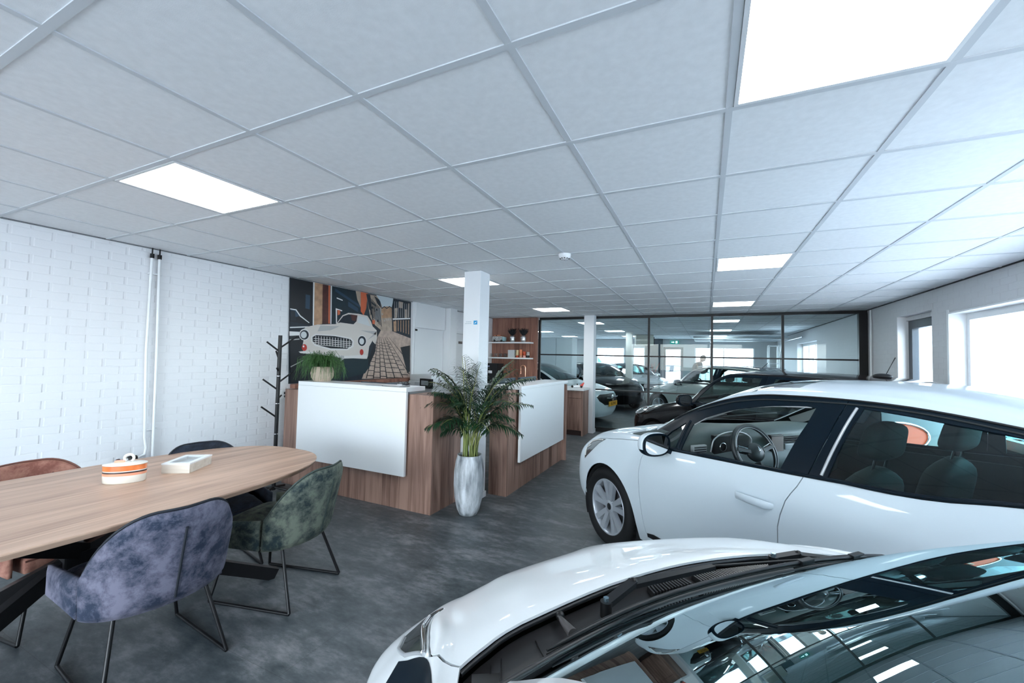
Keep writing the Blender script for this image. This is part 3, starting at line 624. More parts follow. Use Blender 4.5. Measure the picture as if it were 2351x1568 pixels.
# documents and glasses on the counter slab
t = thing('clipboard', 'dark clipboard with a white sheet on the white counter slab', 'clipboard', (-2.85, 3.31, 1.196), 0.05); MB().box(-0.11, 0.11, -0.08, 0.09, 0, 0.004, BLKPL).build('board', t); MB().box(-0.10, 0.10, -0.075, 0.06, 0.004, 0.0055, WHITE).build('sheet', t); MB().box(-0.03, 0.03, 0.06, 0.08, 0.004, 0.018, CHROME).build('clip', t)
t = thing('eyeglasses', 'black rimmed glasses lying folded on the counter slab', 'glasses', (-2.83, 3.40, 1.202), 0.1)
f = MB()
for s in (-1, 1): f.tube([(s*0.035+0.024*math.cos(a), 0.0, 0.018+0.018*math.sin(a)) for a in np.linspace(0, 2*PI, 14)], 0.002, BLACK, 6)
f.build('rim', t)
for s in (-1, 1): MB().tube([(s*0.06, 0, 0.02), (s*0.055, 0.05, 0.015), (-s*0.01, 0.06, 0.005)], 0.0018, BLACK, 6).build('temple', t)
tag(MB().box(-3.15, -2.98, 3.20, 3.32, 1.196, 1.200, mat('grey_leaflet', (0.35, 0.38, 0.40), 0.5)).build('leaflet'), 'grey leaflet lying flat beside the clipboard on the counter', 'leaflet')
# multifunction printer
PRW = mat('printer_white', (0.66, 0.70, 0.72), 0.4); PRG = mat('printer_grey', (0.45, 0.50, 0.53), 0.45)
t = thing('copier', 'large white office copier behind the desk with a black tilted control panel', 'copier', (-4.1, 5.75, 0), -0.25)
MB().box(-0.30, 0.30, -0.33, 0.33, 0.02, 0.86, PRG, 0.01).build('paper_cabinet', t); MB().box(-0.30, 0.30, -0.33, 0.33, 0.861, 1.10, PRW, 0.015).build('body', t); MB().box(-0.29, 0.27, -0.32, 0.32, 1.101, 1.20, PRW, 0.02).build('document_feeder', t)
MB().box(-0.10, 0.22, -0.36, -0.331, 1.04, 1.085, PRG).build('output_tray', t)
f = MB(); f.box(0.08, 0.34, -0.40, -0.34, 1.0, 1.15, BLACK, 0.005); f.build('control_panel', t); MB().box(0.12, 0.29, -0.403, -0.40, 1.05, 1.12, mat('panel_glow', (0.25, 0.28, 0.3), 0.3)).build('display', t)
for z in (0.25, 0.45, 0.65): MB().box(-0.29, 0.29, -0.336, -0.331, z, z+0.012, BLKPL).build('drawer_gap', t)
# the blue sticker on the column
t = thing('wall_sticker', 'small white and blue company sticker on the front of the column', 'sticker', (-2.275, 3.799, 1.875))
MB().box(0.03, 0.075, -0.0015, 0, -0.02, 0.022, mat('sticker_blue', (0.02, 0.32, 0.62), 0.4)).build('blue_square', t)
f = MB(); f.add([(0.036, -0.002, -0.012), (0.058, -0.002, -0.004), (0.070, -0.002, 0.014), (0.052, -0.002, 0.004)], [(0, 1, 2, 3)], WHITE); f.build('white_mark', t)
GT = mat('sticker_text', (0.45, 0.52, 0.56), 0.5)
RX = Matrix.Rotation(PI/2, 4, 'X')
for k, (z, w_) in enumerate(((0.010, 5), (-0.008, 6))):
    mb = MB(); x = -0.075+(0.012 if k == 0 else 0)
    for q in range(w_): mb.box(x, x+0.009, -0.0012, 0, z-0.004, z+0.004, GT); x += 0.0135
    mb.build('lettering', t)

# ================================================================ KITCHEN NICHE
tag(MB().box(-4.575, -3.44, 8.62, 8.70, 0, H-0.002, DOAKR).build('oak_wall_panel'), 'reddish oak laminate wall panel with two white shelves', 'wall panel')
for z, lb in ((1.855, 'upper white floating shelf on the oak panel'), (1.505, 'lower white floating shelf on the oak panel')):
    tag(MB().box(-4.57, -3.52, 8.40, 8.619, z-0.018, z+0.012, WHITE, 0.003).build('shelf'), lb, 'shelf', 'white floating shelves')
T0 = 1.8675; T1 = 1.5175
# patterned toy van
t = thing('toy_van', 'patterned black and white toy camper van on the upper shelf', 'toy van', (-4.33, 8.5, T0))
PAT = mat('van_pattern', (0.5, 0.5, 0.5), 0.4, noise=(60, 0.5, (1, 1, 1), (0.02, 0.02, 0.03), (0.8, 0.8, 0.78)))
MB().box(-0.16, 0.10, -0.06, 0.06, 0.02, 0.13, PAT, 0.02).build('body', t); MB().box(0.101, 0.165, -0.055, 0.055, 0.02, 0.115, mat('van_blue', (0.35, 0.55, 0.58), 0.35), 0.015).build('nose', t)
for x in (-0.09, 0.09):
    for s in (-1, 1): MB().lathe([(0.001, -0.01), (0.025, -0.01), (0.025, 0.01), (0.001, 0.01)], BLACK, 16, (x, s*0.058, 0.025), 'y').build('wheel', t)
MB().box(-0.11, -0.07, -0.03, 0.03, 0.131, 0.16, mat('terracotta', (0.55, 0.22, 0.13), 0.6)).build('luggage', t); MB().box(-0.04, 0.03, -0.03, 0.03, 0.131, 0.165, mat('terracotta', (0.55, 0.22, 0.13), 0.6)).build('luggage', t)
# two vases with black dried plants
VS = mat('silver_ceramic', (0.55, 0.55, 0.56), 0.25, 0.6, noise=(40, 0.4)); DRY = mat('black_dried_plant', (0.008, 0.009, 0.012), 0.8)
def face_vase(x, lb):
    t = thing('vase_with_dried_plant', lb, 'vase', (x, 8.5, T0), 0, 'silver vases with black dried plants')
    MB().lathe([(0.035, 0), (0.05, 0.02), (0.065, 0.05), (0.05, 0.075), (0.068, 0.095), (0.05, 0.125), (0.04, 0.14)], VS, 24).build('vase', t)
    rr_ = random.Random(int(x*100)); mb = MB()
    for k in range(46):
        a = rr_.uniform(0, 2*PI); sp_ = rr_.uniform(0.02, 0.13); h = rr_.uniform(0.12, 0.19)
        p0 = Vector((0, 0, 0.13)); p1 = Vector((math.cos(a)*sp_*0.6, math.sin(a)*sp_*0.4, 0.13+h*0.55)); p2 = Vector((math.cos(a)*sp_, math.sin(a)*sp_*0.6, 0.13+h))
        mb.tube([p0, p1, p2], [0.003, 0.012, 0.004], DRY, 5, smooth=False)
    mb.build('dried_plant', t)
face_vase(-3.99, 'silver vase with black dried plant on the upper shelf, beside the toy van'); face_vase(-3.72, 'silver vase with black dried plant at the right end of the upper shelf')
CGL = glass('drinking_glass', (0.9, 0.92, 0.92), 1.5)
for k in range(7):
    tag(MB().lathe([(0.001, 0.002), (0.022, 0.0), (0.03, 0.085), (0.027, 0.085), (0.02, 0.006), (0.001, 0.006)], CGL, 16, (-4.50+k*0.062, 8.47+(k % 2)*0.05, T1)).build('drinking_glass'), ('leftmost', 'second from left', 'third from left', 'middle', 'third from right', 'second from right', 'rightmost')[k]+' clear drinking glass in the row on the lower shelf', 'glass', 'drinking glasses on the lower shelf')
f = tag(MB().box(-4.07, -3.92, 8.44, 8.56, T1, T1+0.17, mat('grey_box', (0.55, 0.58, 0.58), 0.5), 0.004).build('storage_box'), 'grey white square box standing on the lower shelf', 'box')
cups = [(-3.86, (0.62, 0.50, 0.30), (0.45, 0.06, 0.02), 0.17, 'cream candle jar with a red base on the lower shelf'), (-3.775, (0.75, 0.25, 0.12), (0.55, 0.30, 0.2), 0.18, 'tall orange candle jar in the middle of the lower shelf group'),
        (-3.69, (0.65, 0.10, 0.04), (0.7, 0.35, 0.3), 0.14, 'bright red candle jar on the lower shelf'), (-3.60, (0.42, 0.38, 0.36), (0.02, 0.02, 0.02), 0.13, 'grey candle jar with a black base at the end of the lower shelf')]
for k, (x, c1, c2, h, lb) in enumerate(cups):
    t = thing('candle_jar', lb, 'jar', (x, 8.5, T1), 0, 'coloured jars on the lower shelf')
    MB().lathe([(0.001, 0), (0.034, 0), (0.034, 0.05), (0.001, 0.05)], mat('jar_base%d' % k, c2, 0.4), 20).build('base', t); MB().lathe([(0.001, 0.05), (0.036, 0.05), (0.033, h), (0.001, h)], mat('jar_body%d' % k, c1, 0.4), 20).build('body', t)
# base cabinet with worktop, facing the reception; return run along the panel
t = thing('kitchen_cabinet', 'oak kitchen base cabinet with a white top beside the glass partition', 'cabinet', (-2.37, 8.10, 0))
MB().box(-0.165, 0.155, -0.10, 0.31, 0.10, 0.89, DOAK).build('body', t); MB().box(0.155, 0.18, -0.12, 0.315, 0, 0.89, DOAK).build('side_panel', t)
MB().box(-0.16, 0.15, -0.121, -0.101, 0.74, 0.875, DOAK, 0.002).build('drawer_front', t); MB().box(-0.16, 0.15, -0.121, -0.101, 0.11, 0.73, DOAK, 0.002).build('door', t); MB().box(-0.165, 0.155, -0.05, 0.31, 0, 0.10, mat('dark_plinth', (0.05, 0.025, 0.02), 0.5)).build('plinth', t)
t = thing('kitchen_cabinet', 'run of oak kitchen cabinets along the oak wall panel behind the desk', 'cabinet', (-3.55, 8.3, 0)); MB().box(-1.0, 1.0, -0.25, 0.30, 0.10, 0.89, DOAK).build('body', t); MB().box(-1.0, 1.0, -0.18, 0.30, 0, 0.10, mat('dark_plinth', (0.05, 0.025, 0.02), 0.5)).build('plinth', t)
for k in range(3): MB().box(-0.99+k*0.665, -0.335+k*0.665, -0.27, -0.251, 0.12, 0.875, DOAK, 0.002).build('door', t)
tag(MB().prism([(-4.56, 7.95), (-2.17, 7.95), (-2.17, 8.418), (-2.33, 8.418), (-2.33, 8.615), (-4.56, 8.615)], 0.891, 0.935, mat('white_worktop', (0.78, 0.80, 0.81), 0.3)).build('kitchen_worktop'), 'white kitchen worktop running from the oak panel to the column', 'worktop')
COPPER = mat('copper', (0.75, 0.38, 0.26), 0.2, 1.0)
t = thing('kitchen_tap', 'tall copper tap with a curved spout before the oak panel', 'tap', (-3.62, 8.42, 0.936)); MB().lathe([(0.03, 0), (0.03, 0.01), (0.018, 0.02), (0.018, 0.08)], COPPER, 20).build('base', t)
MB().tube([(0, 0, 0.06), (0, 0, 0.36)]+[(-0.055+0.055*math.cos(a), 0, 0.36+0.055*math.sin(a)) for a in np.linspace(0.2, PI, 8)]+[(-0.11, 0, 0.22)], 0.014, COPPER, 12).build('spout', t); MB().tube([(0.018, 0, 0.06), (0.06, 0, 0.09)], 0.005, COPPER, 8).build('lever', t)
t = thing('coffee_machine', 'black coffee machine on the kitchen worktop, half hidden by palm leaves', 'coffee machine', (-4.36, 8.35, 0.936)); MB().box(-0.15, 0.15, -0.15, 0.17, 0, 0.44, BLKPL, 0.01).build('body', t); MB().box(-0.13, 0.13, -0.156, -0.151, 0.30, 0.42, BLACK).build('front', t)
MB().box(-0.05, 0.05, -0.2, -0.157, 0.22, 0.28, CHROME, 0.003).build('spout', t); MB().box(-0.10, -0.04, -0.158, -0.156, 0.36, 0.39, mat('display_blue', (0.3, 0.35, 0.5), 0.3)).build('display', t); MB().box(-0.13, 0.13, -0.24, -0.151, 0.0, 0.04, BLKPL).build('drip_tray', t)
# toy racing car
t = thing('toy_race_car', 'white and red toy racing car with a raised tail on the white worktop', 'toy car', (-2.36, 8.17, 0.936), 0.3)
RED = mat('toy_red', (0.65, 0.04, 0.02), 0.3, coat=1); MB().prism([(-0.15, 0.01), (-0.14, 0.022), (-0.03, 0.05), (0.05, 0.055), (0.06, 0.01)], -0.03, 0.03, WHITE, 'y').build('body', t)
MB().prism([(0.06, 0.012), (0.05, 0.05), (0.12, 0.11), (0.14, 0.10), (0.10, 0.012)], -0.035, 0.035, RED, 'y').build('tail', t); MB().box(-0.155, -0.12, -0.06, 0.06, 0.008, 0.014, WHITE).build('front_wing', t); MB().ball((0, 0, 0.065), 0.016, BLACK).build('driver', t)
for x in (-0.10, 0.08):
    for s in (-1, 1): MB().lathe([(0.001, -0.012), (0.022, -0.012), (0.022, 0.012), (0.001, 0.012)], BLACK, 16, (x, s*0.05, 0.022), 'y').build('wheel', t)

# ================================================================ WALL SERVICES, COAT STAND
t = thing('heating_pipe', 'left one of the two white vertical pipes on the brick wall, bending at its foot', 'pipe', (XL, 1.96, 0), 0, 'white heating pipes on the brick wall')
MB().tube([(0.03, 0.005, 2.34), (0.03, 0.0, 1.5), (0.03, 0.025, 0.72), (0.03, 0.04, 0.63), (0.035, 0.03, 0.575), (0.04, -0.02, 0.556), (0.045, -0.04, 0.555)], 0.011, WHITE, 12).build('tube', t); MB().tube([(0.03, 0.005, 2.341), (0.03, 0.005, 2.38)], 0.016, BLACK, 12).build('cap', t); MB().tube([(0.03, 0.005, 2.381), (0.03, 0.005, H)], 0.006, BLKPL, 8).build('stub', t)
t = thing('heating_pipe', 'right one of the two white vertical pipes on the brick wall, running straight', 'pipe', (XL, 2.04, 0), 0, 'white heating pipes on the brick wall')
MB().tube([(0.03, -0.018, 2.34), (0.03, 0.0, 1.4), (0.03, 0.018, 0.06)], 0.011, WHITE, 12).build('tube', t); MB().tube([(0.03, -0.018, 2.341), (0.03, -0.018, 2.38)], 0.016, BLACK, 12).build('cap', t); MB().tube([(0.03, -0.018, 2.381), (0.03, -0.018, H)], 0.006, BLKPL, 8).build('stub', t)
t = thing('pipe_bracket', 'white clamp holding both pipes near the ceiling', 'bracket', (XL, 2.0, 2.2)); MB().box(0.001, 0.03, -0.05, 0.05, -0.006, 0.006, WHITE).build('clamp', t)
t = thing('pipe_bracket', 'white clamp holding both pipes just above the table', 'bracket', (XL, 2.03, 0.79)); MB().box(0.001, 0.03, -0.05, 0.05, -0.006, 0.006, WHITE).build('clamp', t)
t = thing('radiator', 'low white panel radiator on the brick wall behind the table', 'radiator', (XL, 1.3, 0.1)); f = MB(); f.box(0.05, 0.11, -0.45, 0.5, 0.02, 0.42, WHITE, 0.006)
for k in range(18): f.box(0.11, 0.116, -0.43+k*0.05, -0.40+k*0.05, 0.05, 0.39, WHITE)
f.build('panel', t)
t = thing('radiator_valve', 'round black thermostat valve on the pipe end behind the striped pot', 'valve', (XL+0.045, 1.90, 0.555)); MB().lathe([(0.001, -0.03), (0.026, -0.028), (0.03, 0.0), (0.026, 0.028), (0.001, 0.03)], BLACK, 20, (0, 0, 0), 'y').build('knob', t); MB().tube([(0, -0.03, 0), (0, -0.09, 0)], 0.012, CHROME, 10).build('fitting', t); MB().lathe([(0.001, -0.02), (0.022, -0.018), (0.024, 0), (0.001, 0.02)], BLACK, 16, (0, -0.09, -0.005), 'y').build('lock_nut', t)
t = thing('wall_socket', 'white wall socket with a dark plug beside the coat stand', 'socket', (XL, 3.30, 1.02)); MB().box(0.001, 0.045, -0.04, 0.04, -0.055, 0.055, WHITE, 0.004).build('housing', t); MB().ball((0.055, 0.02, 0.012), 0.016, BLKPL).build('plug', t); MB().ball((0.055, 0.02, -0.028), 0.014, BLKPL).build('plug', t)
t = thing('coat_stand', 'black tree-shaped coat stand with short pegs against the white brick wall', 'coat stand', (-4.25, 3.03, 0)); MB().tube([(0, 0.0, 0.02), (0, 0.0, 1.70)], 0.02, BLACK, 14).build('pole', t)
for (z, a, l) in ((1.56, 70, 0.17), (1.52, -110, 0.13), (1.30, -60, 0.05), (1.18, 75, 0.14), (1.10, -115, 0.15), (1.0, 100, 0.05), (0.80, -105, 0.16), (1.42, 160, 0.13)):
    a = math.radians(a); d = Vector((math.cos(a)*l, math.sin(a)*l, l*0.8)); MB().tube([(0, 0, z), d+Vector((0, 0, z))], 0.009, BLACK, 10).build('peg', t)
for z in (0.35, 0.62, 0.95, 1.25): MB().lathe([(0.0215, z), (0.0215, z+0.006)], CHROME, 14, cap=False).build('joint_ring', t)
for k in range(4): a = k*PI/2+0.4; MB().tube([(0, 0, 0.05), (0.20*math.cos(a), 0.20*math.sin(a), 0.012)], [0.014, 0.011], BLACK, 8).build('foot', t)

# ================================================================ TABLE AND CHAIRS
t = thing('meeting_table', 'long oval oak meeting table with black crossed metal legs', 'table', (-2.915, 1.05, 0))
n_ = 96; ply = []
for k in range(n_):
    a = 2*PI*k/n_; c_, s_ = math.cos(a), math.sin(a); ply.append((0.635*abs(c_)**(2/2.7)*(1 if c_ > 0 else -1), 1.2*abs(s_)**(2/2.7)*(1 if s_ > 0 else -1)))
f = MB(); bevp = [(x*0.975, y*0.985) for x, y in ply]
f.add([(x, y, 0.757) for x, y in ply]+[(x, y, 0.752) for x, y in ply]+[(x, y, 0.76) for x, y in [(x*0.997, y*0.998) for x, y in ply]]+[(x, y, 0.728) for x, y in bevp],
      [tuple(range(2*n_, 3*n_)), tuple(reversed(range(3*n_, 4*n_)))]+[(k, (k+1) % n_, 2*n_+(k+1) % n_, 2*n_+k) for k in range(n_)]+[(k, n_+k, n_+(k+1) % n_, (k+1) % n_) for k in range(n_)]+[(n_+k, 3*n_+k, 3*n_+(k+1) % n_, n_+(k+1) % n_) for k in range(n_)], TOAK)
f.build('tabletop', t)
MB().box(-0.22, 0.22, -0.55, 0.55, 0.715, 0.7275, BLACK).build('mounting_plate', t)
for sx in (-1, 1):
    for sy in (-1, 1): MB().bar((sx*0.29, sy*0.86, 0.02), (-sx*0.20, -sy*0.50, 0.72), 0.045, 0.075, BLACK).build('leg', t)
MB().box(-0.06, 0.06, -0.1, 0.1, 0.34, 0.48, BLACK, 0.01).build('hub', t)
def velvet(name, dark, light):
    m = mat(name, light, 0.85, sheen=0.12, noise=(8.5, 0.3, (1, 1, 1), dark, light), bump=(220, 0.06))
    for nd in m.node_tree.nodes:
        if nd.type == 'TEX_NOISE' and nd.inputs['Scale'].default_value == 8.5: nd.inputs['Detail'].default_value = 8; nd.inputs['Roughness'].default_value = 0.72; nd.inputs['Distortion'].default_value = 0.25
    for nd in m.node_tree.nodes:
        if nd.type == 'VALTORGB': nd.color_ramp.elements[0].position = 0.40; nd.color_ramp.elements[1].position = 0.60
    m.node_tree.nodes['Principled BSDF'].inputs['Sheen Tint'].default_value = (*[min(1, c*3) for c in light], 1)
    return m
def shell(name, fn, nu, nv, th, m, parent, wrapn=False):
    """thick upholstered sheet: fn(u,v)->point, u,v in 0..1"""
    P = np.array([[fn(i/nu, j/nv) for j in range(nv+1)] for i in range(nu+1)])
    du = np.gradient(P, axis=0); dv = np.gradient(P, axis=1); N = np.cross(du, dv); N /= np.linalg.norm(N, axis=2, keepdims=True)+1e-9
    mb = MB(); vs = []; K = (nu+1)*(nv+1)
    def edge(i, j):   # pillow profile
        a = min(i, nu-i)/nu*2; b_ = min(j, nv-j)/nv*2
        return 1-0.75*max(0, 1-a*6)**2-0.0 if False else 0.35+0.65*min(1, (min(a*nu/3, b_*nv/3))**0.5 if min(a, b_) > 0 else 0)
    for s in (1, -1):
        for i in range(nu+1):
            for j in range(nv+1): vs.append(P[i, j]+N[i, j]*s*th/2*edge(i, j))
    fs = []
    for i in range(nu):
        for j in range(nv):
            a = i*(nv+1)+j; fs.append((a, a+1, a+nv+2, a+nv+1)); fs.append((K+a, K+a+nv+1, K+a+nv+2, K+a+1))
    B = [i*(nv+1) for i in range(nu+1)]+[nu*(nv+1)+j for j in range(1, nv+1)]+[i*(nv+1)+nv for i in range(nu-1, -1, -1)]+[j for j in range(nv-1, 0, -1)]
    for k in range(len(B)): a, b_ = B[k], B[(k+1) % len(B)]; fs.append((a, b_, K+b_, K+a))
    mb.add(vs, fs, m, True); o = mb.build(name, parent)
    return o, P, N
def chair(label, x, y, rz, vm, piping, group='velvet armchairs round the oak table'):
    """local frame: sits facing +x; seat 0.47 high, back at -x"""
    t = thing('armchair', label, 'chair', (x, y, 0), rz, group)
    # back shell: wraps round the seat, top edge a rounded trapezoid that drops towards the arms
    def back(u, v):
        a = (u-0.5)*2                      # -1..1 across
        th_ = a*1.32; sgn = abs(a)
        rx, ry = 0.25, 0.27
        drop = 0.0 if sgn < 0.22 else ((sgn-0.22)/0.78)**2.0*1.02
        top = 0.80-0.275*min(1, drop)
        bot = 0.355
        z = bot+(top-bot)*v
        lean = 0.11*max(0, (z-0.36))/0.45*(1-0.5*sgn)
        px_ = -0.02-rx*math.cos(th_)**0.75-lean if abs(th_) < PI/2 else -0.02
        py_ = (ry+0.035*(z-0.36)/0.45)*math.sin(th_) if abs(th_) < 1.3 else (ry+0.035*(z-0.36)/0.45)*math.copysign(1, th_)*math.sin(1.3)
        return np.array([px_, py_, z])
    bk, P, N = shell('backrest', back, 32, 12, 0.052, vm, t)
    # piping along the top edge and two vertical stitched seams at the outside
    MB().tube([P[i, 12]*1.0+np.array([0, 0, 0.006]) for i in range(0, 33)], 0.006, piping, 6).build('piping', bk)
    so = 1 if (N[16, 6, 0]*(P[16, 6, 0]+0.02)) > 0 else -1      # outward side of the shell
    for i, sg_ in ((16, so), (11, -so), (21, -so)):
        MB().tube([P[i, j]+N[i, j]*sg_*0.0265 for j in range(1, 11)], 0.0035 if sg_ != so else 0.0055, piping, 6).build('seam', bk)
    # arms: low pads running forward from the back
    for s in (-1, 1):
        def arm(u, v):
            xx = -0.10+0.36*u; zt = 0.53-0.035*u; bt = 0.36
            return np.array([xx, s*(0.268+0.01*u), bt+(zt-bt)*v])
        shell('armrest', arm, 10, 8, 0.045, vm, t)
    # seat cushion with three sewn channels
    bm = bmesh.new(); bmesh.ops.create_grid(bm, x_segments=26, y_segments=22, size=0.5)
    top = [v for v in bm.verts]
    for v in bm.verts:
        gx_, gy_ = v.co.x*2, v.co.y*2
        e_ = (1-abs(gx_)**6)*(1-abs(gy_)**6)
        ch = 0.012*(1-abs(math.cos(gx_*PI*1.5)))
        v.co = Vector((0.035+0.245*gx_, 0.235*gy_, 0.42+0.055*max(0, e_)**0.5+ch*0.6))
    r_ = bmesh.ops.extrude_face_region(bm, geom=bm.faces[:]); 
    for v in [g for g in r_['geom'] if isinstance(g, bmesh.types.BMVert)]: v.co.z = 0.365
    MB().bm(bm, vm, True).build('seat', t)
    MB().tube([(0.28, -0.235, 0.425), (0.28, 0.235, 0.425)], 0.005, piping, 6).build('seat_piping', t)
    # sled legs: two legs joined by a floor runner on each side, and cross bars under the seat
    for s in (-1, 1):
        yb, yt = s*0.235, s*0.17
        for nm, a, b_ in (('leg', (0.26, yb, 0.012), (0.20, yt, 0.36)), ('leg', (-0.29, yb, 0.012), (-0.17, yt, 0.36)), ('floor_runner', (0.26, yb, 0.009), (-0.29, yb, 0.009))):
            MB().tube([a, b_], 0.009, BLACK, 10).build(nm, t)
        MB().tube([(0.20, yt, 0.355), (-0.17, yt, 0.355)], 0.009, BLACK, 8).build('seat_rail', t)
    MB().tube([(0.20, -0.17, 0.355), (0.20, 0.17, 0.355)], 0.009, BLACK, 8).build('seat_rail', t)
    return t
PIP = mat('dark_piping', (0.006, 0.009, 0.016), 0.7)
VB = velvet('velvet_blue_grey', (0.010, 0.020, 0.045), (0.155, 0.150, 0.205)); VG = velvet('velvet_green', (0.006, 0.018, 0.022), (0.145, 0.165, 0.13))
VP = velvet('velvet_rust_pink', (0.20, 0.07, 0.05), (0.40, 0.19, 0.14)); VN = velvet('velvet_navy', (0.002, 0.004, 0.010), (0.018, 0.028, 0.05))
chair('blue grey velvet armchair in the foreground, back turned to the camera', -2.49, 1.13, PI-0.09, VB, PIP)
chair('olive green velvet armchair at the table end beside the desk', -2.50, 1.83, PI+0.24, VG, mat('green_piping', (0.03, 0.045, 0.04), 0.7))
chair('rust pink velvet armchair on the wall side of the table', -3.41, 1.09, 0.12, VP, mat('rust_piping', (0.16, 0.06, 0.045), 0.7))
chair('dark navy velvet armchair on the wall side, nearest the coat stand', -3.16, 1.80, -0.22, VN, PIP)
# striped oval pot
ORG = mat('orange_glaze', (0.80, 0.20, 0.05), 0.2, coat=1, noise=(12, 0.3)); CRM = mat('cream_glaze', (0.78, 0.74, 0.66), 0.2, coat=1); BRN = mat('dark_brown_glaze', (0.03, 0.015, 0.015), 0.3); SAL = mat('salmon_glaze', (0.80, 0.33, 0.20), 0.3)
t = thing('ceramic_pot', 'oval lidded ceramic pot with orange and brown stripes on the table', 'pot', (-2.985, 1.22, 0.761), math.radians(48))
E_ = 0.6
for nm, prof, m in (('base_band', [(0.092, 0.0), (0.097, 0.004), (0.098, 0.042)], CRM), ('salmon_stripe', [(0.098, 0.042), (0.098, 0.056)], SAL), ('brown_stripe', [(0.098, 0.056), (0.098, 0.064)], BRN), ('cream_stripe', [(0.098, 0.064), (0.098, 0.069)], CRM), ('orange_stripe', [(0.098, 0.069), (0.099, 0.097)], ORG)):
    MB().lathe(prof, m, 48, sy=E_, cap=(nm == 'base_band')).build(nm, t)
MB().lathe([(0.099, 0.0975), (0.101, 0.099), (0.099, 0.103), (0.05, 0.110), (0.001, 0.112)], CRM, 48, sy=E_, cap=False).build('lid', t); MB().lathe([(0.1, 0.0970), (0.1015, 0.0978)], BRN, 48, sy=E_, cap=False).build('lid_rim_line', t)
MB().box(-0.045, 0.0, -0.014, 0.014, 0.108, 0.120, SAL, 0.003).build('lid_saddle', t); MB().tube([(0.0+0.021*math.cos(a)+0.016, 0, 0.130+0.021*math.sin(a)) for a in np.linspace(-0.9, PI+0.9, 16)], 0.007, CRM, 10).build('lid_handle', t)
# pale wooden shadow box
PW = wood('pale_wood', 'x', (0.72, 0.66, 0.58), (0.55, 0.48, 0.40), 0.5)
t = thing('shadow_box', 'pale wooden box frame with a glass lid lying on the table', 'box frame', (-2.985, 1.535, 0.761), math.radians(33))
w_, d_ = 0.078, 0.115
for nm, a in (('side', (-w_, w_, -d_, -d_+.012)), ('side', (-w_, w_, d_-.012, d_)), ('side', (-w_, -w_+.012, -d_+.012, d_-.012)), ('side', (w_-.012, w_, -d_+.012, d_-.012))): MB().box(*a, 0, 0.052, PW).build(nm, t)
for nm, a in (('lid_frame', (-w_-.002, w_+.002, -d_-.002, -d_+.026)), ('lid_frame', (-w_-.002, w_+.002, d_-.026, d_+.002)), ('lid_frame', (-w_-.002, -w_+.026, -d_+.026, d_-.026)), ('lid_frame', (w_-.026, w_+.002, -d_+.026, d_-.026))): MB().box(*a, 0.052, 0.060, WHITE).build(nm, t)
MB().box(-w_+.012, w_-.012, -d_+.012, d_-.012, 0.03, 0.034, mat('greyish_card', (0.5, 0.53, 0.53), 0.6)).build('backing_card', t); MB().box(-w_+.026, w_-.026, -d_+.026, d_-.026, 0.054, 0.056, CG).build('glass_lid', t)
mb = MB()
for k in range(4): mb.box(-0.03, 0.03, -0.06+k*0.03, -0.057+k*0.03, 0.034, 0.0345, mat('grey_print', (0.25, 0.27, 0.28), 0.6))
mb.build('printed_lines', t)

# ================================================================ PLANTS
LEAF = mat('palm_leaf', (0.02, 0.07, 0.03), 0.42, noise=(6, 0.5, (1, 1, 1), (0.003, 0.016, 0.010), (0.014, 0.060, 0.020)))
STEM = mat('palm_stem', (0.20, 0.26, 0.07), 0.45, noise=(10, 0.5, (1, 1, .3), (0.10, 0.19, 0.04), (0.36, 0.34, 0.12)))
t = thing('potted_palm', 'tall areca palm in a whitewashed vase before the white column', 'potted palm', (-2.075, 3.50, 0))
VASE = mat('washed_ceramic', (0.5, 0.5, 0.5), 0.55, noise=(5, 0.4, (4, 4, 0.8), (0.14, 0.16, 0.18), (0.70, 0.74, 0.78)), bump=(40, 0.25))
MB().lathe([(0.001, 0.0), (0.085, 0.0), (0.11, 0.05), (0.135, 0.16), (0.147, 0.28), (0.145, 0.40), (0.132, 0.50), (0.120, 0.545), (0.118, 0.565), (0.108, 0.565), (0.108, 0.53), (0.12, 0.48)], VASE, 48, cap=False).build('vase', t)
MB().lathe([(0.001, 0.505), (0.117, 0.50)], mat('bark_soil', (0.09, 0.03, 0.015), 0.9, bump=(60, 1)), 24, cap=False).build('soil', t)
rp = random.Random(11)
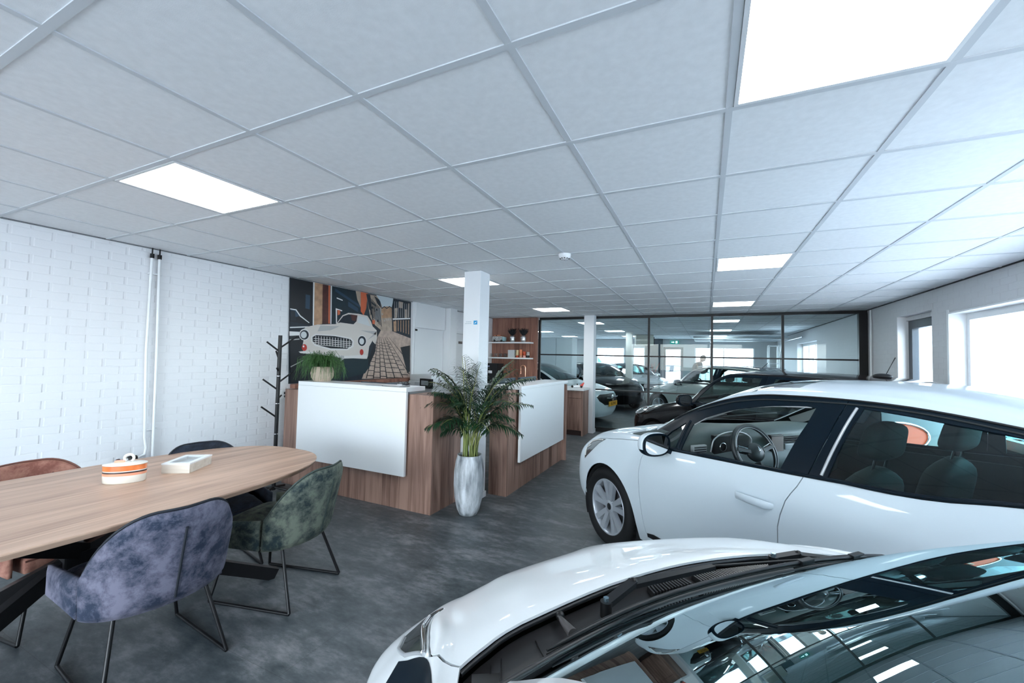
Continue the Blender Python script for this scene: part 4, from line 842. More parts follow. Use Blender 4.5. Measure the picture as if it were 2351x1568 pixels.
def frond(i, az, base_r, h, reach, droop, nl, ll):
    b0 = Vector((base_r*math.cos(az*1.7), base_r*math.sin(az*1.7), 0.50)); d = Vector((math.cos(az), math.sin(az), 0))
    pts = []
    for k in range(17):
        s_ = k/16; r_ = reach*(0.06*s_+0.94*s_**2.3); z = 0.5+h*(1.25*s_-0.25*s_**2.0)-droop*max(0, s_-0.55)**2*3.2
        pts.append(b0+d*r_+Vector((0, 0, z-0.5)))
    MB().tube(pts, [0.0062*(1-0.82*k/16)+0.0009 for k in range(17)], STEM, 7).build('stem', t)
    mb = MB(); side = Vector((-d.y, d.x, 0))
    def at(s_):
        q = s_*16; k = min(15, int(q)); return pts[k].lerp(pts[k+1], q-k), (pts[k+1]-pts[k]).normalized()
    for k in range(nl):
        s0 = 0.42+0.575*k/(nl-1); p, tg = at(min(0.999, s0))
        for sg in (-1, 1):
            L_ = ll*(0.35+1.0*math.sin(PI*min(1, (k+2)/(nl+2))**0.8))*rp.uniform(0.85, 1.1)
            sd = (side*sg).normalized(); dir_ = (sd*0.95+tg*rp.uniform(0.42, 0.62)+Vector((0, 0, rp.uniform(0.0, 0.3)))).normalized()
            w_ = 0.0085; up = tg.cross(sd).normalized(); wv = dir_.cross(Vector((0, 0, 1))).normalized()
            q0 = p; q1 = p+dir_*L_*0.35; q2 = p+dir_*L_*0.70+Vector((0, 0, -0.13*L_)); q3 = p+dir_*L_*0.93+Vector((0, 0, -0.42*L_))
            fo_ = Vector((0, 0, -0.003)); vs = [q0-wv*w_*.3, q0+wv*w_*.3, q1-wv*w_+fo_, q1+wv*w_+fo_, q2-wv*w_*.75+fo_, q2+wv*w_*.75+fo_, q3]
            lift = Vector((0, 0, 0.0015)); mb.add(vs, [(0, 1, 3, 2), (2, 3, 5, 4), (4, 5, 6)], LEAF, True)
    mb.build('frond', t, fix=False)
spec = [(-2.6, 1.02, .36, .10), (-1.9, .92, .30, .16), (-1.2, 1.0, .38, .12), (-0.5, 1.05, .42, .08), (0.15, 1.0, .50, .16), (0.8, .95, .38, .12), (1.6, 1.0, .30, .1), (2.4, .9, .40, .14), (3.0, .8, .48, .26), (3.5, .62, .42, .30), (-0.1, .55, .42, .30),
        (-0.9, .60, .34, .28), (-2.2, .62, .30, .26), (0.35, 1.12, .34, .04), (-1.6, 1.10, .14, .03), (2.0, 1.08, .16, .04), (0.9, .6, .36, .22), (4.0, 1.0, .22, .06), (-2.9, .45, .26, .2), (0.0, .80, .50, .22), (1.2, 1.08, .2, .05), (3.3, 1.05, .36, .12), (-0.7, .85, .5, .2), (-0.25, .98, .46, .14), (0.5, .88, .46, .2), (2.8, .95, .46, .18), (3.7, .85, .40, .16), (-1.4, .8, .42, .2), (-2.4, .85, .36, .16), (0.2, .65, .36, .26)]
for i, (az, h, re, dr) in enumerate(spec):
    frond(i, az+0.35, rp.uniform(0.02, 0.085), h*0.93*rp.uniform(.96, 1.04), re*1.08, dr*1.2, 26, 0.175)
# grassy pot plant on the counter
t = thing('potted_grass_plant', 'trailing grassy green plant in a beige faceted pot on the counter', 'potted plant', (-3.965, 3.36, 1.196))
BEI = mat('beige_pot', (0.52, 0.42, 0.33), 0.7)
MB().lathe([(0.001, 0), (0.085, 0), (0.115, 0.04), (0.125, 0.09), (0.112, 0.15), (0.10, 0.165), (0.09, 0.16), (0.001, 0.15)], BEI, 9, smooth=False).build('pot', t)
mb = MB(); rg = random.Random(5)
for k in range(330):
    a = rg.uniform(0, 2*PI); R_ = rg.uniform(0.10, 0.33); hz = rg.uniform(0.04, 0.19); d = Vector((math.cos(a), math.sin(a)*0.75, 0))
    p0 = Vector((0, 0, 0.15))+d*rg.uniform(0, 0.08); end = rg.uniform(-0.05, 0.18)+(0.10 if R_ < 0.18 else 0)
    if d.y*R_ > 0.0: end = max(end, 0.02)
    pts = [p0, p0+d*R_*0.35+Vector((0, 0, hz)), p0+d*R_*0.7+Vector((0, 0, hz*0.6)), Vector((d.x*R_, d.y*R_, max(0.012 if abs(d.y*R_) < 0.14 else -0.02, end)))]
    for q in range(1, 4): pts[q] += Vector((rg.uniform(-.02, .02), rg.uniform(-.02, .02), rg.uniform(-.01, .02)))
    if pts[3].z < 0.01: pts[3].z = 0.01
    mb.tube(pts, [0.0022, 0.002, 0.0018, 0.001], mat('grass_green', (0.045, 0.13, 0.03), 0.5, noise=(8, 0.6)), 4, cap=False)
mb.build('foliage', t, fix=False)
# smoke detector
t = thing('smoke_detector', 'round white smoke detector on a ceiling grid crossing', 'smoke detector', (-1.13, 3.45, H-0.0016)); MB().lathe([(0.055, 0), (0.055, -0.012), (0.050, -0.03), (0.034, -0.045), (0.001, -0.047)], WHITE, 28, cap=False).build('housing', t)
mb = MB()
for k in range(10): a = k*PI/5; mb.box(0.036*math.cos(a)-.006, 0.036*math.cos(a)+.006, 0.036*math.sin(a)-.006, 0.036*math.sin(a)+.006, -0.0445, -0.036, BLACK)
mb.build('vent_slot', t)

# ================================================================ CARS: lofted bodies (columns nose to tail, rows sill to roof centre)
def NET(txt):
    cols=[]
    for ln in txt.strip().split('\n'):
        v=[float(a) for a in ln.replace(',',' ').split()]
        cols.append([v[i:i+3] for i in range(0,len(v),3)])
    return np.array(cols)   # [col][row][xyz]
def expand(N):
    m=N.copy(); a=N[1].copy(); a[:,1]*=-1; b=N[-2].copy(); b[:,1]*=-1
    E=np.concatenate([a[None],N,b[None]],0)
    lo=2*E[:,0]-E[:,1]; hi=E[:,-2].copy(); hi[:,1]*=-1
    return np.concatenate([lo[:,None],E,hi[:,None]],1)
def cr(t):
    return np.array([-t**3+2*t*t-t,3*t**3-5*t*t+2,-3*t**3+4*t*t+t,t**3-t*t])/2
class Surf:
    def __init__(s,N): s.E=expand(N); s.nu=N.shape[0]-1; s.ns=N.shape[1]-1
    def p(s,u,v):
        u=np.clip(np.asarray(u,float),0,s.nu-1e-9);v=np.clip(np.asarray(v,float),0,s.ns-1e-9)
        i=u.astype(int);j=v.astype(int);a=cr(u-i);b=cr(v-j)
        P=0
        for k in range(4):
            for l in range(4):
                P=P+(a[k]*b[l])[...,None]*s.E[i+k,j+l]
        return P
    def n(s,u,v):
        e=1e-3
        u=np.clip(np.asarray(u,float),2*e,s.nu-2*e);v=np.clip(np.asarray(v,float),2*e,s.ns-2*e)
        du=s.p(u+e,v)-s.p(u-e,v);dv=s.p(u,v+e)-s.p(u,v-e)
        n=np.cross(du,dv);n/=np.linalg.norm(n,axis=-1,keepdims=True)+1e-12
        return n   # outward for y>0 side checked by caller
CLIO=NET('''
.10 0 .20 .03 0 .33 .0 0 .52 .03 0 .68 .10 0 .775 .11 0 .78 .12 0 .785 .125 0 .79 .13 0 .795 .14 0 .80
.13 .40 .20 .06 .42 .33 .04 .43 .52 .07 .42 .68 .14 .40 .785 .17 .36 .80 .20 .30 .815 .22 .24 .825 .24 .12 .832 .25 0 .835
.27 .70 .20 .22 .76 .33 .22 .78 .52 .25 .76 .68 .34 .68 .80 .38 .60 .84 .41 .52 .862 .43 .44 .875 .45 .22 .892 .46 0 .895
.50 .80 .19 .50 .855 .33 .50 .875 .52 .52 .855 .70 .58 .755 .865 .60 .68 .89 .62 .60 .91 .64 .50 .922 .66 .25 .94 .67 0 .942
.83 .81 .19 .83 .87 .33 .83 .895 .54 .83 .875 .74 .85 .79 .90 .86 .73 .925 .88 .66 .942 .88 .55 .958 .88 .27 .98 .88 0 .985
1.15 .81 .19 1.15 .865 .33 1.15 .89 .54 1.15 .88 .76 1.20 .80 .925 1.19 .755 .955 1.15 .71 .98 1.10 .64 .995 1.01 .33 1.02 .98 0 1.03
1.50 .81 .19 1.50 .86 .33 1.50 .89 .54 1.50 .885 .78 1.50 .825 .94 1.50 .77 1.05 1.50 .695 1.165 1.47 .63 1.19 1.40 .33 1.22 1.37 0 1.23
1.85 .81 .19 1.85 .86 .33 1.85 .89 .54 1.85 .885 .80 1.85 .835 .96 1.86 .75 1.14 1.86 .64 1.305 1.84 .575 1.34 1.78 .31 1.375 1.76 0 1.385
2.18 .81 .19 2.18 .86 .33 2.18 .89 .54 2.18 .89 .81 2.18 .84 .975 2.18 .745 1.17 2.18 .625 1.335 2.17 .555 1.375 2.15 .30 1.41 2.14 0 1.42
2.60 .81 .19 2.60 .87 .33 2.60 .90 .54 2.60 .895 .84 2.60 .84 1.01 2.60 .745 1.185 2.60 .615 1.335 2.60 .545 1.375 2.60 .30 1.405 2.60 0 1.415
3.00 .81 .19 3.00 .88 .33 3.00 .91 .54 3.00 .895 .86 3.00 .82 1.06 3.00 .73 1.175 3.00 .605 1.285 3.00 .54 1.33 3.00 .30 1.36 3.00 0 1.37
3.35 .80 .22 3.35 .86 .33 3.35 .89 .54 3.35 .87 .85 3.34 .79 1.06 3.33 .71 1.145 3.32 .59 1.22 3.32 .52 1.265 3.32 .30 1.30 3.32 0 1.31
3.55 .72 .25 3.60 .78 .35 3.62 .81 .55 3.60 .79 .82 3.53 .72 1.03 3.51 .66 1.10 3.49 .57 1.16 3.48 .50 1.21 3.49 .28 1.25 3.50 0 1.26
3.66 0 .25 3.72 0 .35 3.75 0 .55 3.73 0 .80 3.67 0 .97 3.64 0 1.04 3.61 0 1.11 3.58 0 1.16 3.56 0 1.20 3.54 0 1.22
''')
MINI=NET('''
0.08 0 0.2 0.02 0 0.33 0 0 0.5 0 0 0.65 0.06 0 0.76 0.075 0 0.77 0.09 0 0.778 0.1 0 0.785 0.115 0 0.792 0.13 0 0.797
0.1 0.38 0.2 0.05 0.4 0.33 0.03 0.41 0.5 0.035 0.4 0.655 0.1 0.37 0.76 0.12 0.33 0.775 0.14 0.28 0.787 0.155 0.23 0.795 0.17 0.12 0.805 0.18 0 0.81
0.26 0.68 0.2 0.2 0.74 0.33 0.18 0.76 0.52 0.2 0.74 0.675 0.3 0.64 0.77 0.34 0.57 0.8 0.37 0.5 0.815 0.39 0.42 0.825 0.41 0.22 0.84 0.42 0 0.845
0.5 0.78 0.19 0.5 0.83 0.33 0.5 0.85 0.54 0.5 0.83 0.69 0.55 0.72 0.81 0.57 0.64 0.835 0.59 0.56 0.848 0.6 0.47 0.857 0.61 0.24 0.87 0.62 0 0.875
0.85 0.8 0.19 0.85 0.855 0.33 0.85 0.865 0.56 0.85 0.85 0.74 0.86 0.77 0.87 0.87 0.7 0.895 0.88 0.63 0.91 0.88 0.54 0.92 0.88 0.27 0.935 0.88 0 0.94
1.25 0.8 0.19 1.25 0.85 0.33 1.25 0.86 0.56 1.26 0.85 0.8 1.3 0.79 0.95 1.3 0.755 0.975 1.28 0.715 0.99 1.25 0.65 1 1.18 0.33 1.02 1.15 0 1.03
1.5 0.8 0.19 1.5 0.85 0.33 1.5 0.86 0.56 1.5 0.85 0.8 1.5 0.8 0.955 1.5 0.755 1.06 1.52 0.695 1.17 1.5 0.63 1.185 1.44 0.33 1.21 1.42 0 1.22
1.75 0.8 0.19 1.75 0.85 0.33 1.75 0.86 0.56 1.75 0.855 0.8 1.75 0.81 0.96 1.75 0.74 1.14 1.77 0.655 1.315 1.75 0.59 1.335 1.71 0.31 1.36 1.7 0 1.37
2 0.8 0.19 2 0.85 0.33 2 0.86 0.56 2 0.855 0.8 2 0.81 0.965 2 0.735 1.16 2 0.64 1.355 2 0.575 1.38 2 0.3 1.405 2 0 1.41
2.5 0.8 0.19 2.5 0.855 0.33 2.5 0.865 0.56 2.5 0.86 0.81 2.5 0.81 0.97 2.5 0.735 1.165 2.5 0.64 1.36 2.5 0.575 1.385 2.5 0.3 1.41 2.5 0 1.415
3 0.8 0.19 3 0.86 0.33 3 0.87 0.56 3 0.86 0.82 3 0.8 0.98 3 0.73 1.16 3 0.63 1.345 3 0.565 1.37 3 0.3 1.395 3 0 1.4
3.38 0.79 0.22 3.38 0.85 0.33 3.4 0.86 0.56 3.4 0.84 0.82 3.38 0.78 0.99 3.37 0.71 1.15 3.34 0.61 1.32 3.34 0.55 1.345 3.34 0.3 1.37 3.34 0 1.375
3.5 0.7 0.25 3.55 0.77 0.35 3.57 0.79 0.55 3.57 0.77 0.78 3.54 0.71 0.98 3.5 0.66 1.12 3.46 0.58 1.29 3.45 0.52 1.325 3.45 0.28 1.345 3.45 0 1.35
3.62 0 0.25 3.68 0 0.35 3.72 0 0.55 3.71 0 0.78 3.66 0 0.97 3.61 0 1.1 3.56 0 1.22 3.53 0 1.28 3.51 0 1.315 3.49 0 1.335
''')
CITY=NET('''
0.06 0 0.2 0 0 0.33 -0.03 0 0.5 -0.01 0 0.63 0.05 0 0.72 0.058 0 0.743 0.061 0 0.761 0.059 0 0.774 0.057 0 0.787 0.06 0 0.8
0.08 0.35 0.2 0.03 0.37 0.33 0 0.38 0.5 0.03 0.37 0.64 0.1 0.34 0.735 0.119 0.3 0.767 0.133 0.26 0.794 0.142 0.22 0.816 0.151 0.12 0.838 0.155 0 0.855
0.18 0.62 0.2 0.14 0.68 0.33 0.12 0.7 0.5 0.15 0.685 0.66 0.24 0.56 0.8 0.262 0.5 0.833 0.274 0.44 0.86 0.276 0.38 0.878 0.278 0.2 0.9 0.28 0 0.913
0.36 0.73 0.19 0.34 0.775 0.33 0.33 0.79 0.5 0.33 0.765 0.68 0.38 0.635 0.85 0.39 0.57 0.878 0.4 0.5 0.901 0.4 0.42 0.919 0.4 0.22 0.937 0.4 0 0.945
0.55 0.75 0.19 0.55 0.79 0.33 0.55 0.805 0.5 0.55 0.79 0.7 0.555 0.665 0.9 0.555 0.6 0.922 0.555 0.53 0.939 0.55 0.44 0.951 0.53 0.22 0.968 0.52 0 0.975
0.76 0.75 0.19 0.76 0.79 0.33 0.76 0.81 0.52 0.76 0.8 0.74 0.77 0.72 0.925 0.765 0.675 0.945 0.755 0.635 0.955 0.74 0.58 0.965 0.69 0.3 0.985 0.675 0 0.99
1 0.75 0.19 1 0.79 0.33 1 0.81 0.52 1 0.8 0.76 1 0.75 0.95 1 0.7 1.03 1 0.635 1.12 0.985 0.575 1.131 0.95 0.3 1.143 0.935 0 1.144
1.3 0.75 0.19 1.3 0.79 0.33 1.3 0.81 0.52 1.3 0.8 0.78 1.3 0.76 0.97 1.3 0.69 1.12 1.3 0.6 1.276 1.29 0.54 1.283 1.26 0.29 1.291 1.25 0 1.295
1.6 0.75 0.19 1.6 0.79 0.33 1.6 0.81 0.52 1.6 0.8 0.79 1.6 0.76 0.98 1.6 0.69 1.17 1.6 0.585 1.358 1.6 0.52 1.372 1.6 0.3 1.378 1.6 0 1.379
2.1 0.75 0.19 2.1 0.8 0.33 2.1 0.81 0.52 2.1 0.8 0.8 2.1 0.76 0.99 2.1 0.69 1.18 2.1 0.58 1.38 2.1 0.52 1.41 2.1 0.3 1.425 2.1 0 1.435
2.6 0.75 0.19 2.6 0.8 0.33 2.6 0.81 0.52 2.6 0.8 0.81 2.6 0.75 1 2.6 0.68 1.18 2.6 0.57 1.36 2.6 0.51 1.39 2.6 0.3 1.43 2.6 0 1.44
3 0.74 0.22 3 0.79 0.33 3 0.8 0.52 3 0.78 0.82 3 0.72 1.02 2.99 0.65 1.16 2.98 0.55 1.31 2.98 0.49 1.345 2.98 0.28 1.385 2.98 0 1.395
3.2 0.66 0.25 3.25 0.72 0.35 3.27 0.74 0.55 3.26 0.72 0.8 3.22 0.66 1 3.19 0.61 1.12 3.15 0.52 1.26 3.14 0.47 1.3 3.13 0.26 1.34 3.13 0 1.35
3.34 0 0.25 3.4 0 0.35 3.43 0 0.55 3.42 0 0.8 3.37 0 0.98 3.33 0 1.08 3.28 0 1.19 3.25 0 1.25 3.22 0 1.29 3.2 0 1.31
''')

def inpoly(px, py, poly):
    r = np.zeros(len(px), bool); n = len(poly)
    for i in range(n):
        x1, y1 = poly[i]; x2, y2 = poly[(i+1) % n]
        if y1 == y2: continue
        c = ((y1 > py) != (y2 > py)) & (px < (x2-x1)*(py-y1)/(y2-y1)+x1); r ^= c
    return r
def circle_uv(S, cx, cz, r, a0=-15, a1=195, n=26):
    """wheel-arch outline: circle in side view turned into surface coordinates"""
    U, V = np.meshgrid(np.linspace(0.5, S.nu-0.5, 160), np.linspace(0, 3.6, 60), indexing='ij'); U = U.ravel(); V = V.ravel(); P = S.p(U, V)
    out = []
    for a in np.linspace(a0, a1, n):
        x = cx+r*math.cos(math.radians(a)); z = cz+r*math.sin(math.radians(a))
        d = (P[:, 0]-x)**2+(P[:, 2]-z)**2; k = int(d.argmin()); u, v = U[k], V[k]
        for _ in range(8):
            p = S.p(np.array([u]), np.array([v]))[0]; e = 1e-4
            pu = (S.p(np.array([u+e]), np.array([v]))[0]-p)/e; pv = (S.p(np.array([u]), np.array([v+e]))[0]-p)/e
            A = np.array([[pu[0], pv[0]], [pu[2], pv[2]]]); b = np.array([x-p[0], z-p[2]])
            try: dd = np.linalg.solve(A, b)
            except Exception: break
            u += float(np.clip(dd[0], -.3, .3)); v += float(np.clip(dd[1], -.3, .3)); v = max(0.0, v)
        out.append((u, v))
    return [(out[0][0], 0.0)]+out+[(out[-1][0], 0.0)]
def band(S, line, wd):
    """thin strip polygon round a polyline in surface coordinates, wd in metres"""
    L = np.array(line, float); pts = []
    for i in range(len(L)-1):
        n = max(1, int(np.hypot(*(L[i+1]-L[i]))/0.25)); pts += [L[i]+(L[i+1]-L[i])*k/n for k in range(n)]
    pts.append(L[-1]); pts = np.array(pts); e = 1e-3
    p = S.p(pts[:, 0], pts[:, 1]); su = np.linalg.norm(S.p(pts[:, 0]+e, pts[:, 1])-p, axis=1)/e+1e-3; sv = np.linalg.norm(S.p(pts[:, 0], pts[:, 1]+e)-p, axis=1)/e+1e-3
    t = np.gradient(pts, axis=0); tm = t*np.stack([su, sv], 1); tm /= np.linalg.norm(tm, axis=1, keepdims=True)+1e-9
    off = np.stack([-tm[:, 1]/su, tm[:, 0]/sv], 1)*wd/2
    return [tuple(q) for q in pts+off]+[tuple(q) for q in (pts-off)[::-1]]
CARMESH = {}
def panels(S, regions, res=(0.16, 0.16), gaps=(), arches=(), gapw=0.005):
    """regions: [(name, polygon)] first match wins. returns {name: (verts, faces)} in (u,v)"""
    regs = [('hole', a) for a in arches]+[('gap', band(S, g, gapw)) for g in gaps]+list(regions)
    sx, sy = 0.30, 0.15
    V = []; E = []
    def addpoly(poly, closed=True):
        base = len(V); pts = []
        n = len(poly)
        for i in range(n if closed else n-1):
            a = np.array(poly[i][:2], float); b = np.array(poly[(i+1) % n][:2], float); m = max(1, int(math.hypot((b-a)[0]*sx, (b-a)[1]*sy)/0.035))
            pts += [a+(b-a)*k/m for k in range(m)]
        for p in pts: V.append((min(max(p[0], 0), S.nu)*sx, min(max(p[1], 0), S.ns)*sy))
        for i in range(len(pts)): E.append((base+i, base+(i+1) % len(pts)))
    addpoly([(0, 0), (S.nu, 0), (S.nu, S.ns), (0, S.ns)])
    for nm, p in regs: addpoly(p)
    C = np.array(V)
    gu = np.arange(res[0]/2, S.nu, res[0]); gv = np.arange(res[1]/2, S.ns, res[1])
    G = np.array([(a*sx, b*sy) for a in gu for b in gv]); keep = np.ones(len(G), bool)
    for k in range(0, len(C), 200):
        d = ((G[:, None, :]-C[None, k:k+200, :])**2).sum(2).min(1); keep &= d > (min(res[0]*sx, res[1]*sy)*0.5)**2
    G = G[keep]
    pts = [Vector(p) for p in V]+[Vector(p) for p in G]
    vo, eo, fo, *_ = geometry.delaunay_2d_cdt(pts, E, [], 0, 1e-5)
    vo = np.array([tuple(p) for p in vo]); fo = np.array([tuple(f) for f in fo]); cen = vo[fo].mean(1); cx, cy = cen[:, 0]/sx, cen[:, 1]/sy
    lab = np.full(len(fo), -1)
    for i, (nm, p) in enumerate(regs):
        m = (lab < 0) & inpoly(cx, cy, [(min(max(q[0], 0), S.nu), min(max(q[1], 0), S.ns)) for q in p]); lab[m] = i
    uv = vo/np.array([sx, sy]); res_ = {}
    for i in range(-1, len(regs)):
        nm = 'body' if i < 0 else regs[i][0]
        if nm == 'hole': continue
        f = fo[lab == i]
        if len(f): res_.setdefault(nm, []).append(f)
    return uv, {k: np.concatenate(v) for k, v in res_.items()}
def surf_mesh(name, S, uv, groups, sides, parent, thick=0.006, offset=0.0):
    """groups: [(faces, material, offset, inner material)]; sides: (1,), (-1,) or (1,-1): +1 keeps y, -1 mirrors it"""
    AV = []; AF = []; AM = []; AN = []; mats = []
    for fs, m, off, inner in groups:
        if m not in mats: mats.append(m)
        if inner and inner not in mats: mats.append(inner)
        ids = np.unique(fs); mp = -np.ones(len(uv), int); mp[ids] = np.arange(len(ids)); F = mp[fs]
        P = S.p(uv[ids, 0], uv[ids, 1]); N = S.n(uv[ids, 0], uv[ids, 1])
        c = P*np.array([0.25, 0, 0])+np.array([S.midx*0.75, 0, 0.55]); sg = np.sign(((P-c)*N).sum(1, keepdims=True)); N = N*np.sign(sg.sum()+0.1)
        cen = np.abs(uv[ids, 1]-S.ns) < 1e-4; P[cen, 1] = 0; N[cen, 1] = 0; 
        cen = (uv[ids, 0] < 1e-4) | (uv[ids, 0] > S.nu-1e-4); P[cen, 1] = 0
        # orient faces along N
        fn = np.cross(P[F[:, 1]]-P[F[:, 0]], P[F[:, 2]]-P[F[:, 0]]); flip = (fn*N[F[:, 0]]).sum(1) < 0; F[flip] = F[flip][:, ::-1]
        P = P+N*off
        for sd in sides:
            k = len(AV) and sum(len(a) for a in AV); Q = P*np.array([1, sd, 1]); NN = N*np.array([1, sd, 1]); FF = F if sd > 0 else F[:, ::-1]
            AV.append(Q); AN.append(NN); AF += (FF+k).tolist(); AM += [mats.index(m)]*len(FF)
            if thick and inner:
                k2 = k+len(Q); AV.append(Q-NN*thick); AN.append(-NN); AF += (FF[:, ::-1]+k2).tolist(); AM += [mats.index(inner)]*len(FF)
                ed = {}
                for f in FF.tolist():
                    for a, b in ((f[0], f[1]), (f[1], f[2]), (f[2], f[0])):
                        if (b, a) in ed: del ed[(b, a)]
                        else: ed[(a, b)] = 1
                k3 = k2+len(Q); rv = []; rn = []
                for (a, b) in ed:
                    if abs(Q[a][1]) < 1e-6 and abs(Q[b][1]) < 1e-6: continue
                    n0 = np.cross(Q[b]-Q[a], NN[a]); n0 /= np.linalg.norm(n0)+1e-9; j = k3+len(rv)
                    rv += [Q[a], Q[b], Q[b]-NN[b]*thick, Q[a]-NN[a]*thick]; rn += [n0]*4; AF.append([j+1, j, j+3, j+2]); AM.append(mats.index(m))
                if rv: AV.append(np.array(rv)); AN.append(np.array(rn))
    V = np.concatenate(AV); N = np.concatenate(AN)
    me = bpy.data.meshes.new(name); me.from_pydata(V.tolist(), [], AF)
    for m in mats: me.materials.append(m)
    me.polygons.foreach_set('material_index', AM); me.polygons.foreach_set('use_smooth', [True]*len(AF)); me.update()
    N = N/(np.linalg.norm(N, axis=1, keepdims=True)+1e-9)
    me.normals_split_custom_set_from_vertices(N.tolist())
    return link(name, me, parent)
def carpaint(name, col, rough=0.35, coat=1.0, metal=0.0): return mat(name, col, rough, metal, coat)
INT = mat('car_interior_black', (0.010, 0.014, 0.016), 0.7); INT2 = mat('car_interior_grey', (0.10, 0.115, 0.12), 0.6); TYRE = mat('tyre_rubber', (0.005, 0.006, 0.007), 0.7, spec=0.3)
ALLOY = mat('alloy_silver', (0.42, 0.46, 0.51), 0.28, 0.45); TRIM = mat('satin_black_trim', (0.002, 0.007, 0.013), 0.35, spec=0.18); GAPM = mat('shut_line_dark', (0.01, 0.012, 0.014), 0.8)
CGR = glass('green_car_glass', (0.36, 0.60, 0.60), 1.5, 0, 0.0); CGC = glass('light_car_glass', (0.80, 0.88, 0.87), 1.52, 0, 0.4); CGD = glass('dark_privacy_glass', (0.22, 0.38, 0.38), 1.52, 0, 0.6)
WSG = glass('coated_windscreen_glass', (0.30, 0.55, 0.54), 1.85, 0, 0.8, (0.66, 0.80, 0.84))
def wheel(parent, x, y, R, side, rim=0.205, spokes='pairs', alloy=ALLOY, wd=0.19, hub=BLKPL):
    """side=+1: outer face towards +y"""
    t = bpy.data.objects.new('wheel', None); COL.objects.link(t); t.parent = parent; t.location = (x, y, R); t.empty_display_size = 0.1
    h = wd/2
    f = MB(); prof = [(rim-0.004, -h*0.92), (rim+0.012, -h), (R-0.03, -h), (R-0.006, -h*0.72), (R, -h*0.35), (R, h*0.35), (R-0.006, h*0.72), (R-0.03, h), (rim+0.03, h), (rim+0.004, h*0.86), (rim-0.004, h*0.80)]
    f.lathe([(r, z*side) for r, z in prof], TYRE, 64, axis='y', cap=False)
    for k in range(48):
        a = 2*PI*k/48; c_, s_ = math.cos(a), math.sin(a)
        f.bar((c_*(R-0.001), -h*0.6, s_*(R-0.001)), (c_*(R-0.001), h*0.6, s_*(R-0.001)), 0.012, 0.004, TYRE, up=(c_, 0, s_))
    f.build('tyre', t)
    f = MB(); f.lathe([(rim-0.004, h*0.80*side), (rim-0.006, h*0.86*side), (rim-0.016, h*0.80*side), (rim-0.022, h*0.5*side), (rim-0.03, -h*0.8*side)], alloy, 64, axis='y', cap=False)
    def spoke(a, w0, w1, skew=0):
        c_, s_ = math.cos(a), math.sin(a); b0 = a+skew; c1, s1 = math.cos(b0), math.sin(b0)
        r0, r1 = 0.035, rim-0.012; t0 = Vector((-s_, 0, c_)); t1 = Vector((-s1, 0, c1))
        y0, y1 = side*h*0.62, side*h*0.80; A = Vector((c_*r0, 0, s_*r0)); B = Vector((c1*r1, 0, s1*r1)); Y0 = Vector((0, y0, 0)); Y1 = Vector((0, y1, 0)); D = Vector((0, side*0.03, 0))
        vs = [A-t0*w0+Y0, A+t0*w0+Y0, B+t1*w1+Y1, B-t1*w1+Y1, A-t0*w0*1.3+Y0-D, A+t0*w0*1.3+Y0-D, B+t1*w1*1.3+Y1-D, B-t1*w1*1.3+Y1-D]
        f.add(vs, [(0, 1, 2, 3), (7, 6, 5, 4), (0, 3, 7, 4), (1, 5, 6, 2), (0, 4, 5, 1), (3, 2, 6, 7)], alloy)
    for k in range(5):
        a = 2*PI*k/5+PI/2
        if spokes == 'pairs':
            spoke(a-0.20, 0.016, 0.024, -0.03); spoke(a+0.20, 0.016, 0.024, 0.03)
        elif spokes == 'y': spoke(a, 0.016, 0.012, -0.22); spoke(a, 0.016, 0.012, 0.22)
        else: spoke(a, 0.02, 0.028)
    f.lathe([(0.001, side*h*0.66), (0.05, side*h*0.64), (0.058, side*h*0.5)], alloy, 30, axis='y', cap=False); f.build('rim', t)
    MB().lathe([(0.001, side*h*0.70), (0.022, side*h*0.70), (0.027, side*h*0.66), (0.027, side*h*0.5)], hub, 24, axis='y', cap=False).build('hub_cap', t)
    MB().lathe([(0.001, -side*0.01), (rim*0.75, -side*0.01), (rim*0.75, side*0.005), (0.001, side*0.005)], mat('brake_disc', (0.10, 0.10, 0.11), 0.4, 0.7), 40, axis='y', cap=False).build('brake_disc', t)
    return t
def arch_liner(parent, x, z, r, yo, side):
    f = MB(); n = 24; vs = []; fs = []
    for k in range(n+1):
        a = math.radians(-25+230*k/n); c_, s_ = math.cos(a)*r, math.sin(a)*r
        vs += [(x+c_, side*(yo-0.012), z+s_), (x+c_, side*(yo-0.27), z+s_)]
    for k in range(n): fs.append((2*k, 2*k+1, 2*k+3, 2*k+2))
    vs2 = [(x+math.cos(math.radians(-25+230*k/n))*r, side*(yo-0.27), z+math.sin(math.radians(-25+230*k/n))*r) for k in range(n+1)]
    f.add(vs, fs, GAPM, True); f.add(vs2, [tuple(range(n+1))], GAPM); f.build('wheel_arch_liner', parent)
